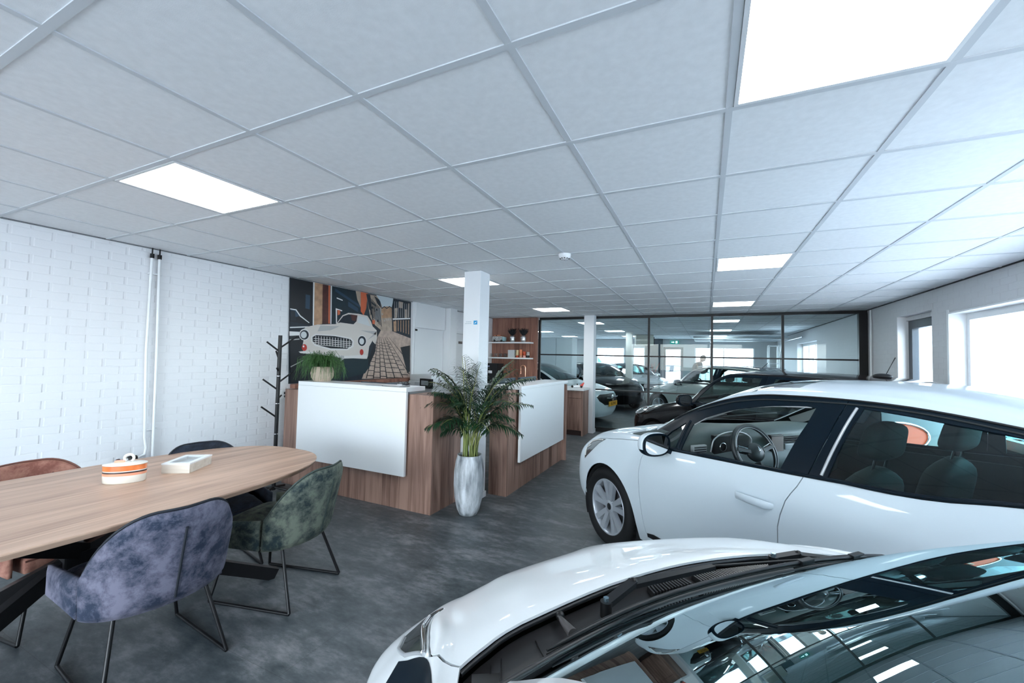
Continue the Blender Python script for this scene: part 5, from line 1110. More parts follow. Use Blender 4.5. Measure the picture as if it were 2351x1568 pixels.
def seat(parent, x, y, m, hr=True, lean=0.22):
    t = bpy.data.objects.new('seat', None); COL.objects.link(t); t.parent = parent; t.location = (x, y, 0)
    bm = bmesh.new()
    def slab(w0, w1, z0, z1, th, xo, name, taper=1.0, bulge=0.03):
        n, k = 8, 16; P = []
        for j in range(k+1):
            f_ = j/k; z = z0+(z1-z0)*f_; w_ = w0+(w1-w0)*f_; w_ *= (0.45+0.55*max(0.0, 1-abs(2*f_-1)**5)**0.5) if name == 'headrest' else (1-0.55*max(0, (f_-0.75)*4)**3)
            ring = []
            for i in range(20):
                a = 2*PI*i/20; ca, sa = math.cos(a), math.sin(a); q = (abs(ca)**0.45*math.copysign(1, ca), abs(sa)**0.6*math.copysign(1, sa))
                e_ = max(0.15, 1-abs(2*f_-1)**6)**0.5
                ring.append((xo+lean*(z-z0)*1.0+q[1]*th/2*e_+0.0, q[0]*w_*e_, z))
            P.append(ring)
        mb = MB(); vs = [p for r_ in P for p in r_]; fs = [(j*20+i, j*20+(i+1) % 20, (j+1)*20+(i+1) % 20, (j+1)*20+i) for j in range(k) for i in range(20)]
        fs += [tuple(range(20)), tuple(range(k*20, k*20+20))]; mb.add(vs, fs, m, True); return mb.build(name, t)
    slab(0.25, 0.20, 0.45, 1.0, 0.13, 0.0, 'seat_back'); MB().box(-0.50, 0.02, -0.25, 0.25, 0.30, 0.46, m, 0.05).build('seat_cushion', t)
    if hr:
        xo = 0.0+lean*0.55; slab(0.155, 0.12, 1.035, 1.235, 0.10, xo+0.005, 'headrest')
        for s in (-1, 1): MB().tube([(xo, s*0.05, 0.97), (xo+0.02, s*0.05, 1.06)], 0.007, CHROME, 8).build('headrest_post', t)
    return t
def mirror(parent, x, y, z, side, paint, low=TRIM, s=1.0):
    t = bpy.data.objects.new('wing_mirror', None); COL.objects.link(t); t.parent = parent; t.location = (x, side*y, z)
    bm = bmesh.new(); bmesh.ops.create_uvsphere(bm, u_segments=28, v_segments=18, radius=1)
    for v in bm.verts:
        vx, vy, vz = v.co; q = 2.6
        k = (abs(vx)**q+abs(vy)**q+abs(vz)**q)**(1/q); v.co /= k
        v.co.x *= 0.085 if v.co.x < 0 else 0.012; v.co.y *= 0.115; v.co.z *= 0.078
        v.co.y += 0.0; v.co *= s
    f = MB(); bm.verts.index_update(); vs = [v.co.copy() for v in bm.verts]; up = []; lo = []
    for fc in bm.faces: (up if fc.calc_center_median().z > -0.03*s else lo).append([v.index for v in fc.verts])
    f.add(vs, up, paint, True); f.build('mirror_shell', t, fix=False); f = MB(); f.add(vs, lo, low, True); f.build('lower_shell', t, fix=False); bm.free()
    pl = []; 
    for k in range(28): a = 2*PI*k/28; ca, sa = math.cos(a), math.sin(a); kk = (abs(ca)**2.6+abs(sa)**2.6)**(1/2.6); pl.append((ca/kk*0.100*s, sa/kk*0.066*s))
    MB().prism([(a*1.12, b*1.15) for a, b in pl], 0.0125*s, 0.018*s, TRIM, 'x').build('mirror_bezel', t); MB().prism([(a*0.96, b*0.96) for a, b in pl], 0.0181*s, 0.022*s, mat('mirror_glass', (0.85, 0.87, 0.88), 0.02, 1.0), 'x').build('mirror_glass', t); MB().bar((0.0, -side*0.09*s, -0.045*s), (0.01, -side*0.17, -0.075), 0.05, 0.025, low).build('mirror_foot', t)
    return t
def handle(parent, x, y, z, side, m):
    t = bpy.data.objects.new('door_handle', None); COL.objects.link(t); t.parent = parent
    pts = [(x-0.115, side*(y-0.012), z), (x-0.09, side*(y+0.018), z+0.003), (x, side*(y+0.032), z+0.006), (x+0.08, side*(y+0.028), z+0.006), (x+0.115, side*(y+0.0), z+0.004)]
    f = MB(); vs = []; fs = []
    for i, p in enumerate(pts):
        hh = (0.012, 0.019, 0.021, 0.021, 0.014)[i]; th = 0.010
        for k in range(12): a = 2*PI*k/12; vs.append((p[0], p[1]+side*th*math.cos(a)*0.8, p[2]+hh*math.sin(a)))
    for i in range(4):
        for k in range(12): fs.append((i*12+k, i*12+(k+1) % 12, (i+1)*12+(k+1) % 12, (i+1)*12+k))
    fs += [tuple(range(12)), tuple(range(48, 60))]; f.add(vs, fs, m, True); f.build('handle_grip', t)
    MB().ball((x, side*(y-0.010), z+0.004), 1, m, 0.052, 0.014, 0.04, 24).build('handle_recess', t)
    return t

def shell_car(t, N, spec):
    """builds body, hood, doors, glazing from a net and a table of outlines"""
    key = spec['key']
    if key not in CARMESH:
        S = Surf(N); S.midx = float(N[:, 0, 0].mean())
        ar = [circle_uv(S, *a) for a in spec['arches']]
        uv, R = panels(S, spec['regions'], spec.get('res', (0.2, 0.22)), spec.get('gaps', ()), ar, spec.get('gapw', 0.006)); CARMESH[key] = (S, uv, R)
    S, uv, R = CARMESH[key]; P = spec['paint']; RF = spec.get('roofpaint', P)
    def g(*names): return [n for n in names if n in R]
    grp = [(R['body'], P, 0, INT)]
    if 'gap' in R: grp.append((R['gap'], GAPM, -0.006, None))
    surf_mesh('body', S, uv, grp, (1, -1), t)
    if 'hood' in R: surf_mesh('hood', S, uv, [(R['hood'], P, 0, INT)], (1, -1), t)
    if 'roof' in R: surf_mesh('roof', S, uv, [(R['roof'], RF, 0.001, INT)], (1, -1), t)
    if 'windscreen' in R: surf_mesh('windscreen', S, uv, [(R['windscreen'], spec.get('wsglass', CGR), 0, None)], (1, -1), t)
    if 'rearscreen' in R: surf_mesh('rear_window', S, uv, [(R['rearscreen'], CGD, 0, None)], (1, -1), t)
    if 'cowl' in R: surf_mesh('cowl_panel', S, uv, [(R['cowl'], spec.get('cowlmat', BLKPL), spec.get('cowldrop', -0.012), BLKPL)], (1, -1), t)
    for sd in (-1, 1):
        for nm in ('front_door', 'rear_door'):
            if nm not in R: continue
            d = surf_mesh(nm, S, uv, [(R[nm], P, 0, INT)], (sd,), t)
            gl = 'glass_'+nm
            if gl in R: surf_mesh('door_window', S, uv, [(R[gl], spec.get('sideglass', CGR) if nm == 'front_door' else spec.get('rearglass', CGD), -0.004, None)], (sd,), d)
            if nm == 'front_door' and 'glass_quarter' in R: surf_mesh('quarter_window', S, uv, [(R['glass_quarter'], CGD, -0.004, None)], (sd,), d)
            if nm in spec.get('handles', {}): 
                h_ = handle(d, *spec['handles'][nm], sd, spec.get('handlemat', P))
        if 'frame' in R: surf_mesh('window_surround', S, uv, [(R['frame'], spec.get('framemat', TRIM), 0.001, INT)], (sd,), t)
        if 'lamp' in R: surf_mesh('headlamp', S, uv, [(R['lamp'], spec.get('lampmat', mat('headlamp_dark', (0.05, 0.06, 0.065), 0.12, 0.3, 1.0)), 0.002, INT)], (sd,), t)
        if 'tail' in R: surf_mesh('tail_lamp', S, uv, [(R['tail'], spec.get('tailmat', mat('tail_red', (0.45, 0.02, 0.015), 0.12, 0, 1.0)), 0.003, INT)], (sd,), t)
        if 'strip' in R: surf_mesh('black_fender_strip', S, uv, [(R['strip'], TRIM, 0.001, INT)], (sd,), t)
        if 'grille' in R and sd == 1: surf_mesh('grille', S, uv, [(R['grille'], spec.get('grillemat', BLKPL), 0.001, INT)], (1, -1), t)
        if 'sill' in R: surf_mesh('sill_trim', S, uv, [(R['sill'], BLKPL, 0.003, INT)], (sd,), t)
        for x, z, r in spec['arches']: arch_liner(t, x, z, r, 0.86*spec.get('wy', 1), sd)
        for x in spec['axles']: wheel(t, x, sd*spec['track'], spec['R'], sd, spec.get('rim', 0.205), spec.get('spokes', 'pairs'), spec.get('alloy', ALLOY))
    y = spec.get('tub', 0.70); x0, x1 = spec['cabin']
    f = MB(); f.box(x0, x1, -y, y, 0.20, 0.26, INT); f.box(0.25, x0, -y*0.6, y*0.6, 0.22, 0.60, INT); f.box(x1, spec['axles'][1]+0.35, -y*0.7, y*0.7, 0.24, 0.55, INT); f.build('floor_pan', t)
    return S
def ppt(S, u, v, off=0.0, sd=1):
    P = S.p(np.array([float(u)]), np.array([float(v)]))[0]; N = S.n(np.array([float(u)]), np.array([float(v)]))[0]
    if N[2]+abs(N[1])*np.sign(N[1])*0.3 < 0: N = -N
    P = P+N*off; return (P[0], P[1]*sd, P[2])
# note: local +x runs to the tail, local -y is the driver's (left) side
# ---------------- the white five-door hatchback (hero)
WPAINT = mat('white_car_paint', (0.60, 0.685, 0.745), 0.35, 0, 0.7); WPAINT2 = mat('warm_white_car_paint', (0.74, 0.77, 0.785), 0.35, 0, 0.7)
rline = [(8.38, 3.93), (8.34, 3.63), (8.24, 3.16), (8.19, 2.84), (8.16, 2.62), (8.16, 2.39), (8.16, 1.2), (8.14, 0.45)]
fline = [(5.15, 3.76), (5.12, 3.52), (5.13, 3.19), (5.15, 2.74), (5.17, 2.13), (5.21, 1.59), (5.25, 0.99), (5.27, 0.45)]
dlo = [(5.15, 6.06), (5.51, 6.3), (5.94, 6.23), (6.28, 6.18), (6.72, 6.04), (7.16, 5.97), (7.61, 5.98), (7.98, 6.0), (8.33, 5.98), (8.53, 5.98), (8.94, 5.97), (9.4, 5.98), (9.88, 5.99), (10.5, 5.9), (10.95, 5.5), (11.0, 4.9), (10.6, 4.1), (10.05, 3.97), (9.61, 3.86), (9.41, 3.85), (9.19, 3.87), (8.79, 3.93), (8.39, 3.93), (7.89, 3.92), (6.99, 3.86), (5.74, 3.78)]
fgl = [(6.2, 5.2), (6.42, 5.4), (6.83, 5.5), (7.26, 5.54), (7.79, 5.62), (8.14, 5.66), (8.26, 5.64), (8.24, 5.2), (8.10, 4.04), (7.87, 4.03), (6.97, 4.0), (6.14, 3.94)]
qgl = [(5.66, 3.92), (5.47, 4.54), (5.66, 5.1), (6.0, 5.4), (5.98, 3.97)]
rgl = [(8.72, 5.76), (8.97, 5.73), (9.43, 5.70), (9.9, 5.72), (10.4, 5.6), (10.7, 5.2), (10.4, 4.2), (10.04, 4.07), (9.6, 3.97), (9.36, 3.96), (9.18, 3.98), (8.79, 4.03), (8.62, 4.03)]
hood = [(0, 4.6), (1.5, 4.4), (2.6, 3.85), (2.93, 3.70), (3.77, 3.74), (4.37, 3.83), (4.84, 3.92), (4.93, 4.4), (4.9, 5.4), (4.8, 7), (4.77, 9), (0, 9)]
cowl = [(4.93, 4.4), (4.9, 5.4), (4.8, 7), (4.77, 9), (5.05, 9), (5.06, 8), (5.12, 7.2), (5.14, 6.6), (5.05, 5.6)]
ws = [(5.12, 7.1), (5.06, 8), (5.05, 9), (7.75, 9), (7.8, 8), (7.85, 7.15), (6.5, 7.05)]
clio_spec = dict(key='clio', arches=[(0.785, 0.305, 0.355), (3.10, 0.305, 0.345)], axles=(0.785, 3.10), track=0.785, R=0.315, rim=0.222, spokes='pairs', paint=WPAINT,
    regions=[('glass_front_door', fgl), ('glass_quarter', qgl), ('glass_rear_door', rgl), ('frame', dlo),
             ('lamp', [(2.72, 2.59), (2.5, 3.29), (2.56, 3.58), (2.93, 3.66), (3.43, 3.66), (3.18, 3.42), (2.98, 3.0)]),
             ('sill', [(5.3, 0.72), (5.5, 0.83), (5.93, 0.84), (5.79, 0.64), (5.49, 0.54), (5.28, 0.5)]),
             ('grille', [(0, 1.75), (0.9, 1.75), (1.35, 2.3), (1.5, 2.9), (1.2, 3.3), (0, 3.35)]),
             ('hood', hood), ('cowl', cowl), ('windscreen', ws), ('rearscreen', [(11.2, 7.0), (12.3, 6.6), (12.6, 9), (11.1, 9)]),
             ('tail', [(11.6, 3.2), (12.5, 3.2), (12.5, 4.3), (11.6, 4.3)]),
             ('front_door', fline+[(5.6, 0.35), (7.9, 0.33)]+rline[::-1]+[(7.89, 3.92), (6.99, 3.86), (5.74, 3.78)]),
             ('rear_door', [(8.2, 0.45), (8.22, 1.2)]+[(8.22, 2.39), (8.22, 2.62), (8.25, 2.84), (8.3, 3.16), (8.4, 3.63), (8.44, 3.93), (8.79, 3.93), (9.4, 3.86), (10.05, 3.97), (10.6, 4.1), (10.7, 3.0), (10.2, 2.0), (9.9, 0.45)])],
    gaps=[fline, rline, [(2.93, 3.68), (3.77, 3.72), (4.37, 3.81), (4.84, 3.9), (4.95, 4.3)], [(8.35, 5.97), (8.55, 5.95)][:0] or [(8.55, 5.95), (8.51, 4.92), (8.42, 3.95)], [(10.6, 4.08), (10.7, 3.0), (10.25, 2.1)]],
    res=(0.13, 0.16), cabin=(1.2, 3.3), handles={'front_door': (2.105, 0.884, 0.795)}, wsglass=CGC, sideglass=glass('open_window_air', (0.97, 0.99, 0.99), 1.08), rearglass=CGR, gapw=0.005)
def put_car(name, label, q, cat='car', group=None):
    h = math.radians(q[2]); return thing(name, label, cat, (q[0], q[1], 0), h, group)
t = put_car('hatchback_car', 'white five-door hatchback in the middle of the showroom, silver wheel and dark window surrounds showing', (-0.7104, 4.6035, -43.0), group='white hatchbacks in the showroom')
S = shell_car(t, CLIO, clio_spec)
def strip_tube(parent, name, S, line, r, m, off=0.003, sd=-1, n=8, dens=6):
    pts = []
    for (a, b), (c_, d_) in zip(line[:-1], line[1:]):
        for k in range(dens): pts.append(ppt(S, a+(c_-a)*k/dens, b+(d_-b)*k/dens, off, sd))
    pts.append(ppt(S, *line[-1], off, sd)); return MB().tube(pts, r, m, n).build(name, parent)
for sd in (-1, 1):
    strip_tube(t, 'belt_moulding', S, [(5.74, 3.86), (6.99, 3.93), (7.89, 3.98), (8.39, 3.98), (8.79, 3.97), (9.19, 3.92), (9.61, 3.92), (10.05, 4.02), (10.6, 4.15)], 0.008, TRIM, 0.002, sd)
    strip_tube(t, 'window_channel', S, [(6.22, 5.22), (6.42, 5.42), (6.83, 5.52), (7.26, 5.56), (7.79, 5.63), (8.2, 5.66)], 0.0045, mat('satin_silver', (0.45, 0.47, 0.49), 0.35, 0.4), -0.004, sd)
    strip_tube(t, 'window_channel', S, [(8.66, 5.74), (8.62, 4.9), (8.56, 4.05)], 0.007, mat('satin_silver', (0.45, 0.47, 0.49), 0.35, 0.4), 0.002, sd)
    strip_tube(t, 'quarter_pillar', S, [(6.09, 5.45), (6.06, 4.6), (6.05, 3.97)], 0.009, TRIM, 0.0, sd)
    strip_tube(t, 'roof_gutter', S, [(5.6, 6.3), (6.28, 6.21), (6.72, 6.07), (7.16, 6.0), (7.98, 6.02), (8.94, 5.99), (9.88, 6.01), (10.6, 5.93)], 0.005, BLKPL, 0.002, sd)
    strip_tube(t, 'roof_frame_rail', S, [(6.15, 5.95), (6.6, 5.85), (7.16, 5.79), (7.98, 5.82), (8.5, 5.84), (9.4, 5.84), (10.2, 5.8)], 0.004, INT, 0.003, sd)
    mirror(t, 1.445, 0.955, 0.955, sd, WPAINT)
    strip_tube(t, 'sill_chrome', S, [(5.35, 0.80), (5.93, 0.82)], 0.004, CHROME, 0.006, sd)
# headlamp inner detail
for sd in (-1, 1):
    strip_tube(t, 'lamp_light_guide', S, [(2.56, 3.3), (2.62, 3.5), (2.95, 3.6), (3.3, 3.6)], 0.006, mat('lamp_white', (0.7, 0.7, 0.68), 0.2, 0, 1), 0.004, sd)
    strip_tube(t, 'lamp_light_guide', S, [(2.72, 2.75), (2.58, 3.15), (2.72, 3.3)], 0.006, mat('lamp_white', (0.7, 0.7, 0.68), 0.2, 0, 1), 0.004, sd)
# interior: dashboard, cluster, screen, steering wheel, seats
DASH = mat('dash_soft_grey', (0.07, 0.095, 0.095), 0.6, noise=(90, 0.12)); DASHL = mat('dash_light_grey', (0.30, 0.33, 0.34), 0.5)
f = MB(); prof = [(1.02, 0.965), (1.30, 1.035), (1.45, 1.045), (1.52, 1.02), (1.55, 0.985), (1.53, 0.95), (1.55, 0.90), (1.62, 0.86), (1.60, 0.72), (1.45, 0.55), (1.25, 0.55)]
vs = []; fs = []; ys = [-0.76, -0.70, -0.6, -0.4, -0.2, 0, 0.2, 0.4, 0.6, 0.70, 0.76]; K = len(prof)
for y in ys:
    e_ = 0.025*max(0, abs(y)-0.55)/0.2; b_ = 0.02*math.exp(-((y+0.37)/0.2)**2)
    for x, z in prof: vs.append((x-0.05*(abs(y)/0.76)**2, y, z-e_+(b_ if z > 1.0 else 0)))
for j in range(len(ys)-1):
    for i in range(K-1): fs.append((j*K+i, j*K+i+1, (j+1)*K+i+1, (j+1)*K+i))
fs += [tuple(range(K)), tuple(reversed(range(len(vs)-K, len(vs))))]
f.add(vs, fs, DASH, True); f.build('dashboard', t)
MB().box(1.50, 1.58, 0.12, 0.70, 0.875, 0.925, DASHL, 0.01).build('dashboard_inlay', t)
mb = MB()
for k in range(3): mb.box(1.535, 1.57, 0.1, 0.70, 0.935+k*0.014, 0.942+k*0.014, INT)
mb.build('dashboard_vent_slats', t)
f = MB(); pts = [(1.535+0.0*k, -0.37+0.185*math.cos(a), 0.955+0.075*math.sin(a)) for k, a in enumerate(np.linspace(0.1, PI-0.1, 20))]
f.tube([(1.53, -0.555, 0.90)]+[(p[0]+0.01, p[1], p[2]) for p in pts[::-1]]+[(1.54, -0.185, 0.90)], 0.005, mat('satin_silver', (0.45, 0.47, 0.49), 0.35, 0.4), 8).build('cluster_trim', t)
MB().box(1.515, 1.545, -0.54, -0.20, 0.87, 1.012, BLACK, 0.01).build('instrument_cluster', t); MB().lathe([(0.03, 0), (0.03, 0.004), (0.026, 0.004)], CHROME, 24, (1.546, -0.46, 0.93), 'x', cap=False).build('gauge_ring', t)
f = MB(); f.box(1.56, 1.585, -0.04, 0.095, 0.84, 0.995, BLACK, 0.004); f.build('touch_screen', t); MB().box(1.585, 1.588, -0.032, 0.087, 0.85, 0.985, mat('screen_reflect', (0.32, 0.27, 0.26), 0.15)).build('screen_face', t)
f = MB(); f.box(1.525, 1.55, -0.73, -0.61, 0.90, 0.955, DASHL, 0.006); f.build('side_vent', t); mb = MB()
for k in range(3): mb.box(1.55, 1.556, -0.72, -0.62, 0.908+k*0.015, 0.914+k*0.015, INT)
mb.build('side_vent_slats', t)
sw = bpy.data.objects.new('steering_wheel', None); COL.objects.link(sw); sw.parent = t; sw.location = (1.715, -0.37, 0.93); sw.rotation_euler = (0, math.radians(-24), 0)
LEA = mat('steering_leather', (0.022, 0.028, 0.032), 0.45)
MB().tube([(0, 0.178*math.cos(a), 0.172*math.sin(a)) for a in np.linspace(0, 2*PI, 49)], 0.0155, LEA, 12, cap=False).build('rim', sw)
MB().tube([(0.012, 0.163*math.cos(a), 0.157*math.sin(a)) for a in np.linspace(0, 2*PI, 49)], 0.003, mat('satin_silver', (0.45, 0.47, 0.49), 0.35, 0.4), 6, cap=False).build('rim_trim', sw)
MB().ball((0.0, 0, -0.005), 1, LEA, 0.03, 0.075, 0.062, 24).build('airbag_pad', sw)
for a in (0.15, PI-0.15, -PI/2):
    MB().bar((0, 0.06*math.cos(a), 0.06*math.sin(a)-0.01), (0, 0.165*math.cos(a), 0.16*math.sin(a)), 0.022, 0.045, LEA, up=(1, 0, 0)).build('spoke', sw)
for a in (0.05, 0.30, PI-0.05, PI-0.30): MB().tube([(0.016, 0.075*math.cos(a), 0.07*math.sin(a)), (0.014, 0.15*math.cos(a), 0.145*math.sin(a))], 0.0025, CHROME, 6).build('spoke_trim', sw)
f = MB(); dm = [(0, 0.026), (0.016, 0), (0, -0.026), (-0.016, 0)]; f.tube([(0.031, a, b) for a, b in dm+[dm[0]]], 0.0035, CHROME, 6).build('emblem', sw); MB().tube([(0.030, a*0.5, b*0.5) for a, b in dm+[dm[0]]], 0.003, CHROME, 6).build('emblem', sw)
for y in (-0.37, 0.37): seat(t, 2.27, y, INT)
f = MB(); f.box(2.95, 3.15, -0.62, 0.62, 0.35, 0.98, INT, 0.06); f.box(2.55, 2.98, -0.62, 0.62, 0.30, 0.48, INT, 0.05); f.build('rear_bench', t)
for y in (-0.35, 0.35): MB().box(3.03, 3.12, y-0.12, y+0.12, 0.99, 1.10, INT, 0.03).build('rear_headrest', t)
f = MB(); f.box(1.50, 1.56, -0.115, 0.115, 1.19, 1.25, BLKPL, 0.012); f.build('inner_mirror', t); MB().box(1.561, 1.564, -0.105, 0.105, 1.197, 1.243, mat('mirror_glass', (0.85, 0.87, 0.88), 0.02, 1.0)).build('inner_mirror_glass', t); MB().bar((1.53, 0, 1.25), (1.50, 0, 1.285), 0.02, 0.02, BLKPL).build('inner_mirror_stalk', t)
for sd in (-1, 1):
    f = MB(); f.bar(ppt(S, 5.35, 6.6, -0.03, sd), ppt(S, 7.2, 6.55, -0.03, sd), 0.07, 0.02, DASHL, up=(0, 1, 0.3)); f.build('pillar_lining', t)
    f = MB(); vs = [(1.35, sd*0.80, 0.88), (3.2, sd*0.78, 0.98), (3.2, sd*0.78, 0.30), (1.35, sd*0.80, 0.30)]; f.add([(x, y, z) for x, y, z in vs]+[(x, y-sd*0.03, z) for x, y, z in vs], [(0, 1, 2, 3), (7, 6, 5, 4), (0, 4, 5, 1), (1, 5, 6, 2), (2, 6, 7, 3), (3, 7, 4, 0)], INT); f.build('door_lining', t)
for y in (-0.35, 0.25): MB().tube([ppt(S, 5.02, 9-abs(y)*2.2, 0.012, math.copysign(1, y)), (1.12, y+0.42, 1.075)], 0.007, BLKPL, 6).build('wiper_arm', t)

COWM = mat('cowl_satin_grey', (0.020, 0.019, 0.020), 0.36)
# ---------------- the white city car in the foreground
hoodc = [(0, 4.6), (1.6, 4.5), (2.4, 4.6), (2.73, 4.60), (2.92, 4.27), (3.22, 4.17), (3.59, 4.09), (3.91, 4.07), (4.14, 4.12), (4.36, 4.68), (4.51, 5.37), (4.42, 5.96), (4.29, 7.03), (4.26, 8.04), (4.26, 9), (0, 9)]
cowlc = [(4.51, 5.37), (4.42, 5.96), (4.29, 7.03), (4.26, 8.04), (4.26, 9), (5.20, 9), (5.22, 8.3), (5.26, 7.8), (5.32, 7.1), (5.25, 6.6), (5.0, 5.9), (4.7, 5.45)]
wsc = [(5.32, 7.05), (5.27, 7.8), (5.23, 8.4), (5.21, 9), (7.75, 9), (7.8, 8), (7.9, 7.1), (6.5, 7.0)]
fdc = [(5.35, 3.8), (5.3, 3.0), (5.35, 1.5), (5.45, 0.5)]
city_spec = dict(key='city', arches=[(0.60, 0.28, 0.32), (2.85, 0.28, 0.32)], axles=(0.60, 2.85), track=0.70, wy=0.92, R=0.28, rim=0.19, spokes='y', paint=WPAINT2,
    regions=[('glass_front_door', [(6.1, 4.2), (6.5, 5.2), (7.1, 5.75), (8.4, 5.8), (8.3, 4.2)]), ('glass_rear_door', [(8.6, 4.2), (8.65, 5.8), (9.6, 5.75), (10.6, 5.5), (10.8, 4.3)]), ('frame', [(5.6, 4.05), (6.2, 5.3), (6.9, 5.9), (8.5, 5.97), (9.8, 5.93), (10.9, 5.6), (11.1, 4.1), (8.5, 4.03)]),
             ('lamp', [(2.73, 4.60), (2.72, 4.4), (2.6, 3.9), (2.66, 3.60), (2.95, 3.54), (3.43, 3.68), (4.0, 3.98), (3.88, 4.02), (3.59, 4.05), (3.22, 4.13), (2.88, 4.24)]),
             ('strip', [(3.35, 3.60), (3.6, 3.72), (4.03, 3.98), (4.6, 4.36), (5.0, 4.45), (5.05, 4.2), (4.6, 4.05), (4.0, 3.62), (3.5, 3.3)]),
             ('grille', [(0, 0.8), (1.5, 0.8), (1.9, 1.6), (1.5, 2.2), (0, 2.2)]),
             ('hood', hoodc), ('cowl', cowlc), ('windscreen', wsc), ('rearscreen', [(11.2, 6.6), (12.3, 6.4), (12.5, 9), (11.1, 9)]), ('tail', [(11.6, 3.2), (12.4, 3.2), (12.4, 4.8), (11.6, 4.8)]),
             ('front_door', fdc+[(8.35, 0.5), (8.45, 2.0), (8.5, 3.95), (5.6, 4.0)]), ('rear_door', [(8.42, 0.5), (9.9, 0.5), (10.3, 1.8), (11.0, 2.8), (11.1, 4.05), (8.58, 4.0), (8.5, 2.0)])],
    gaps=[[(2.73, 4.62), (2.90, 4.29), (3.22, 4.18), (3.59, 4.10), (3.91, 4.07), (4.14, 4.12), (4.36, 4.68), (4.51, 5.37)], fdc, [(8.38, 0.5), (8.48, 2.0), (8.54, 3.95)]],
    res=(0.12, 0.16), cabin=(0.85, 2.9), wsglass=WSG, gapw=0.006, cowldrop=-0.030, cowlmat=COWM, lampmat=mat('smoked_headlamp', (0.035, 0.042, 0.046), 0.15, 0.2, 1.0))
t = put_car('city_car', 'white city car in the right foreground, only its hood, wipers and windscreen in view', (-0.46489, 1.58136, -43.3), group='white hatchbacks in the showroom')
SC = shell_car(t, CITY, city_spec)
for sd in (-1, 1):
    strip_tube(t, 'hood_edge_seal', SC, [(4.53, 5.37), (4.44, 5.96), (4.31, 7.03), (4.28, 8.04), (4.28, 9)], 0.005, BLKPL, -0.012, sd)
    strip_tube(t, 'screen_base_moulding', SC, [(5.30, 6.9), (5.26, 7.8), (5.22, 8.4), (5.20, 9)], 0.005, mat('rubber_seal', (0.02, 0.02, 0.022), 0.5), 0.000, sd)
    strip_tube(t, 'lamp_bezel', SC, [(3.95, 3.98), (3.55, 3.98), (3.15, 4.0), (2.9, 4.12)], 0.005, CHROME, 0.004, sd)
    strip_tube(t, 'lamp_rear_edge', SC, [(2.66, 3.60), (2.95, 3.56), (3.43, 3.70), (4.0, 3.99)], 0.004, mat('satin_silver', (0.45, 0.47, 0.49), 0.35, 0.4), 0.003, sd)
    mirror(t, 1.10, 0.86, 0.98, sd, WPAINT2)
    # cowl vents: two combs of slats each side
    mb = MB()
    for r0, r1, ua, ub in ((7.45 if sd > 0 else 8.5, 8.96, 4.44, 4.64), (8.2 if sd > 0 else 8.6, 8.96, 4.72, 4.90)):
        n = int((r1-r0)*30)
        for k in range(n):
            v = r0+(r1-r0)*k/n; a = ppt(SC, ua, v, -0.024, sd); b_ = ppt(SC, ub, v+0.01, -0.024, sd); mb.bar(a, b_, 0.0045, 0.014, COWM)
    mb.build('cowl_vent_slats', t)
    mb = MB()
    for r0, r1, ua, ub in ((7.45 if sd > 0 else 8.5, 8.96, 4.44, 4.64), (8.2 if sd > 0 else 8.6, 8.96, 4.72, 4.90)):
        vs = [ppt(SC, ua, r0, -0.0335, sd), ppt(SC, ua, r1, -0.0335, sd), ppt(SC, ub, r1, -0.0335, sd), ppt(SC, ub, r0, -0.0335, sd)]; mb.add(vs, [(0, 1, 2, 3)], BLACK)
    mb.build('cowl_vent_well', t)
# cowl side blocks and seams, washer jet, wiper gear
mb = MB(); 
for v in (6.35, 6.75, 7.25): mb.bar(ppt(SC, 4.45, v, -0.033, -1), ppt(SC, 5.2, v+0.15, -0.030, -1), 0.002, 0.004, BLACK)
mb.build('cowl_seams', t)
f = MB(); f.tube([ppt(SC, 4.42, 7.5, -0.012, -1), ppt(SC, 4.6, 7.57, -0.006, -1), ppt(SC, 4.85, 7.66, -0.012, -1)], [0.004, 0.007, 0.011], mat('nozzle_grey', (0.06, 0.055, 0.055), 0.4), 14); f.build('washer_nozzle', t)
f = MB(); f.ball(ppt(SC, 4.40, 7.5, -0.012, -1), 0.010, BLACK); f.build('nozzle_clip', t)
f = MB(); a = ppt(SC, 4.62, 6.35, -0.03, -1); b_ = ppt(SC, 5.15, 6.75, -0.026, -1); f.bar(a, b_, 0.05, 0.02, COWM); f.build('cowl_side_block', t)
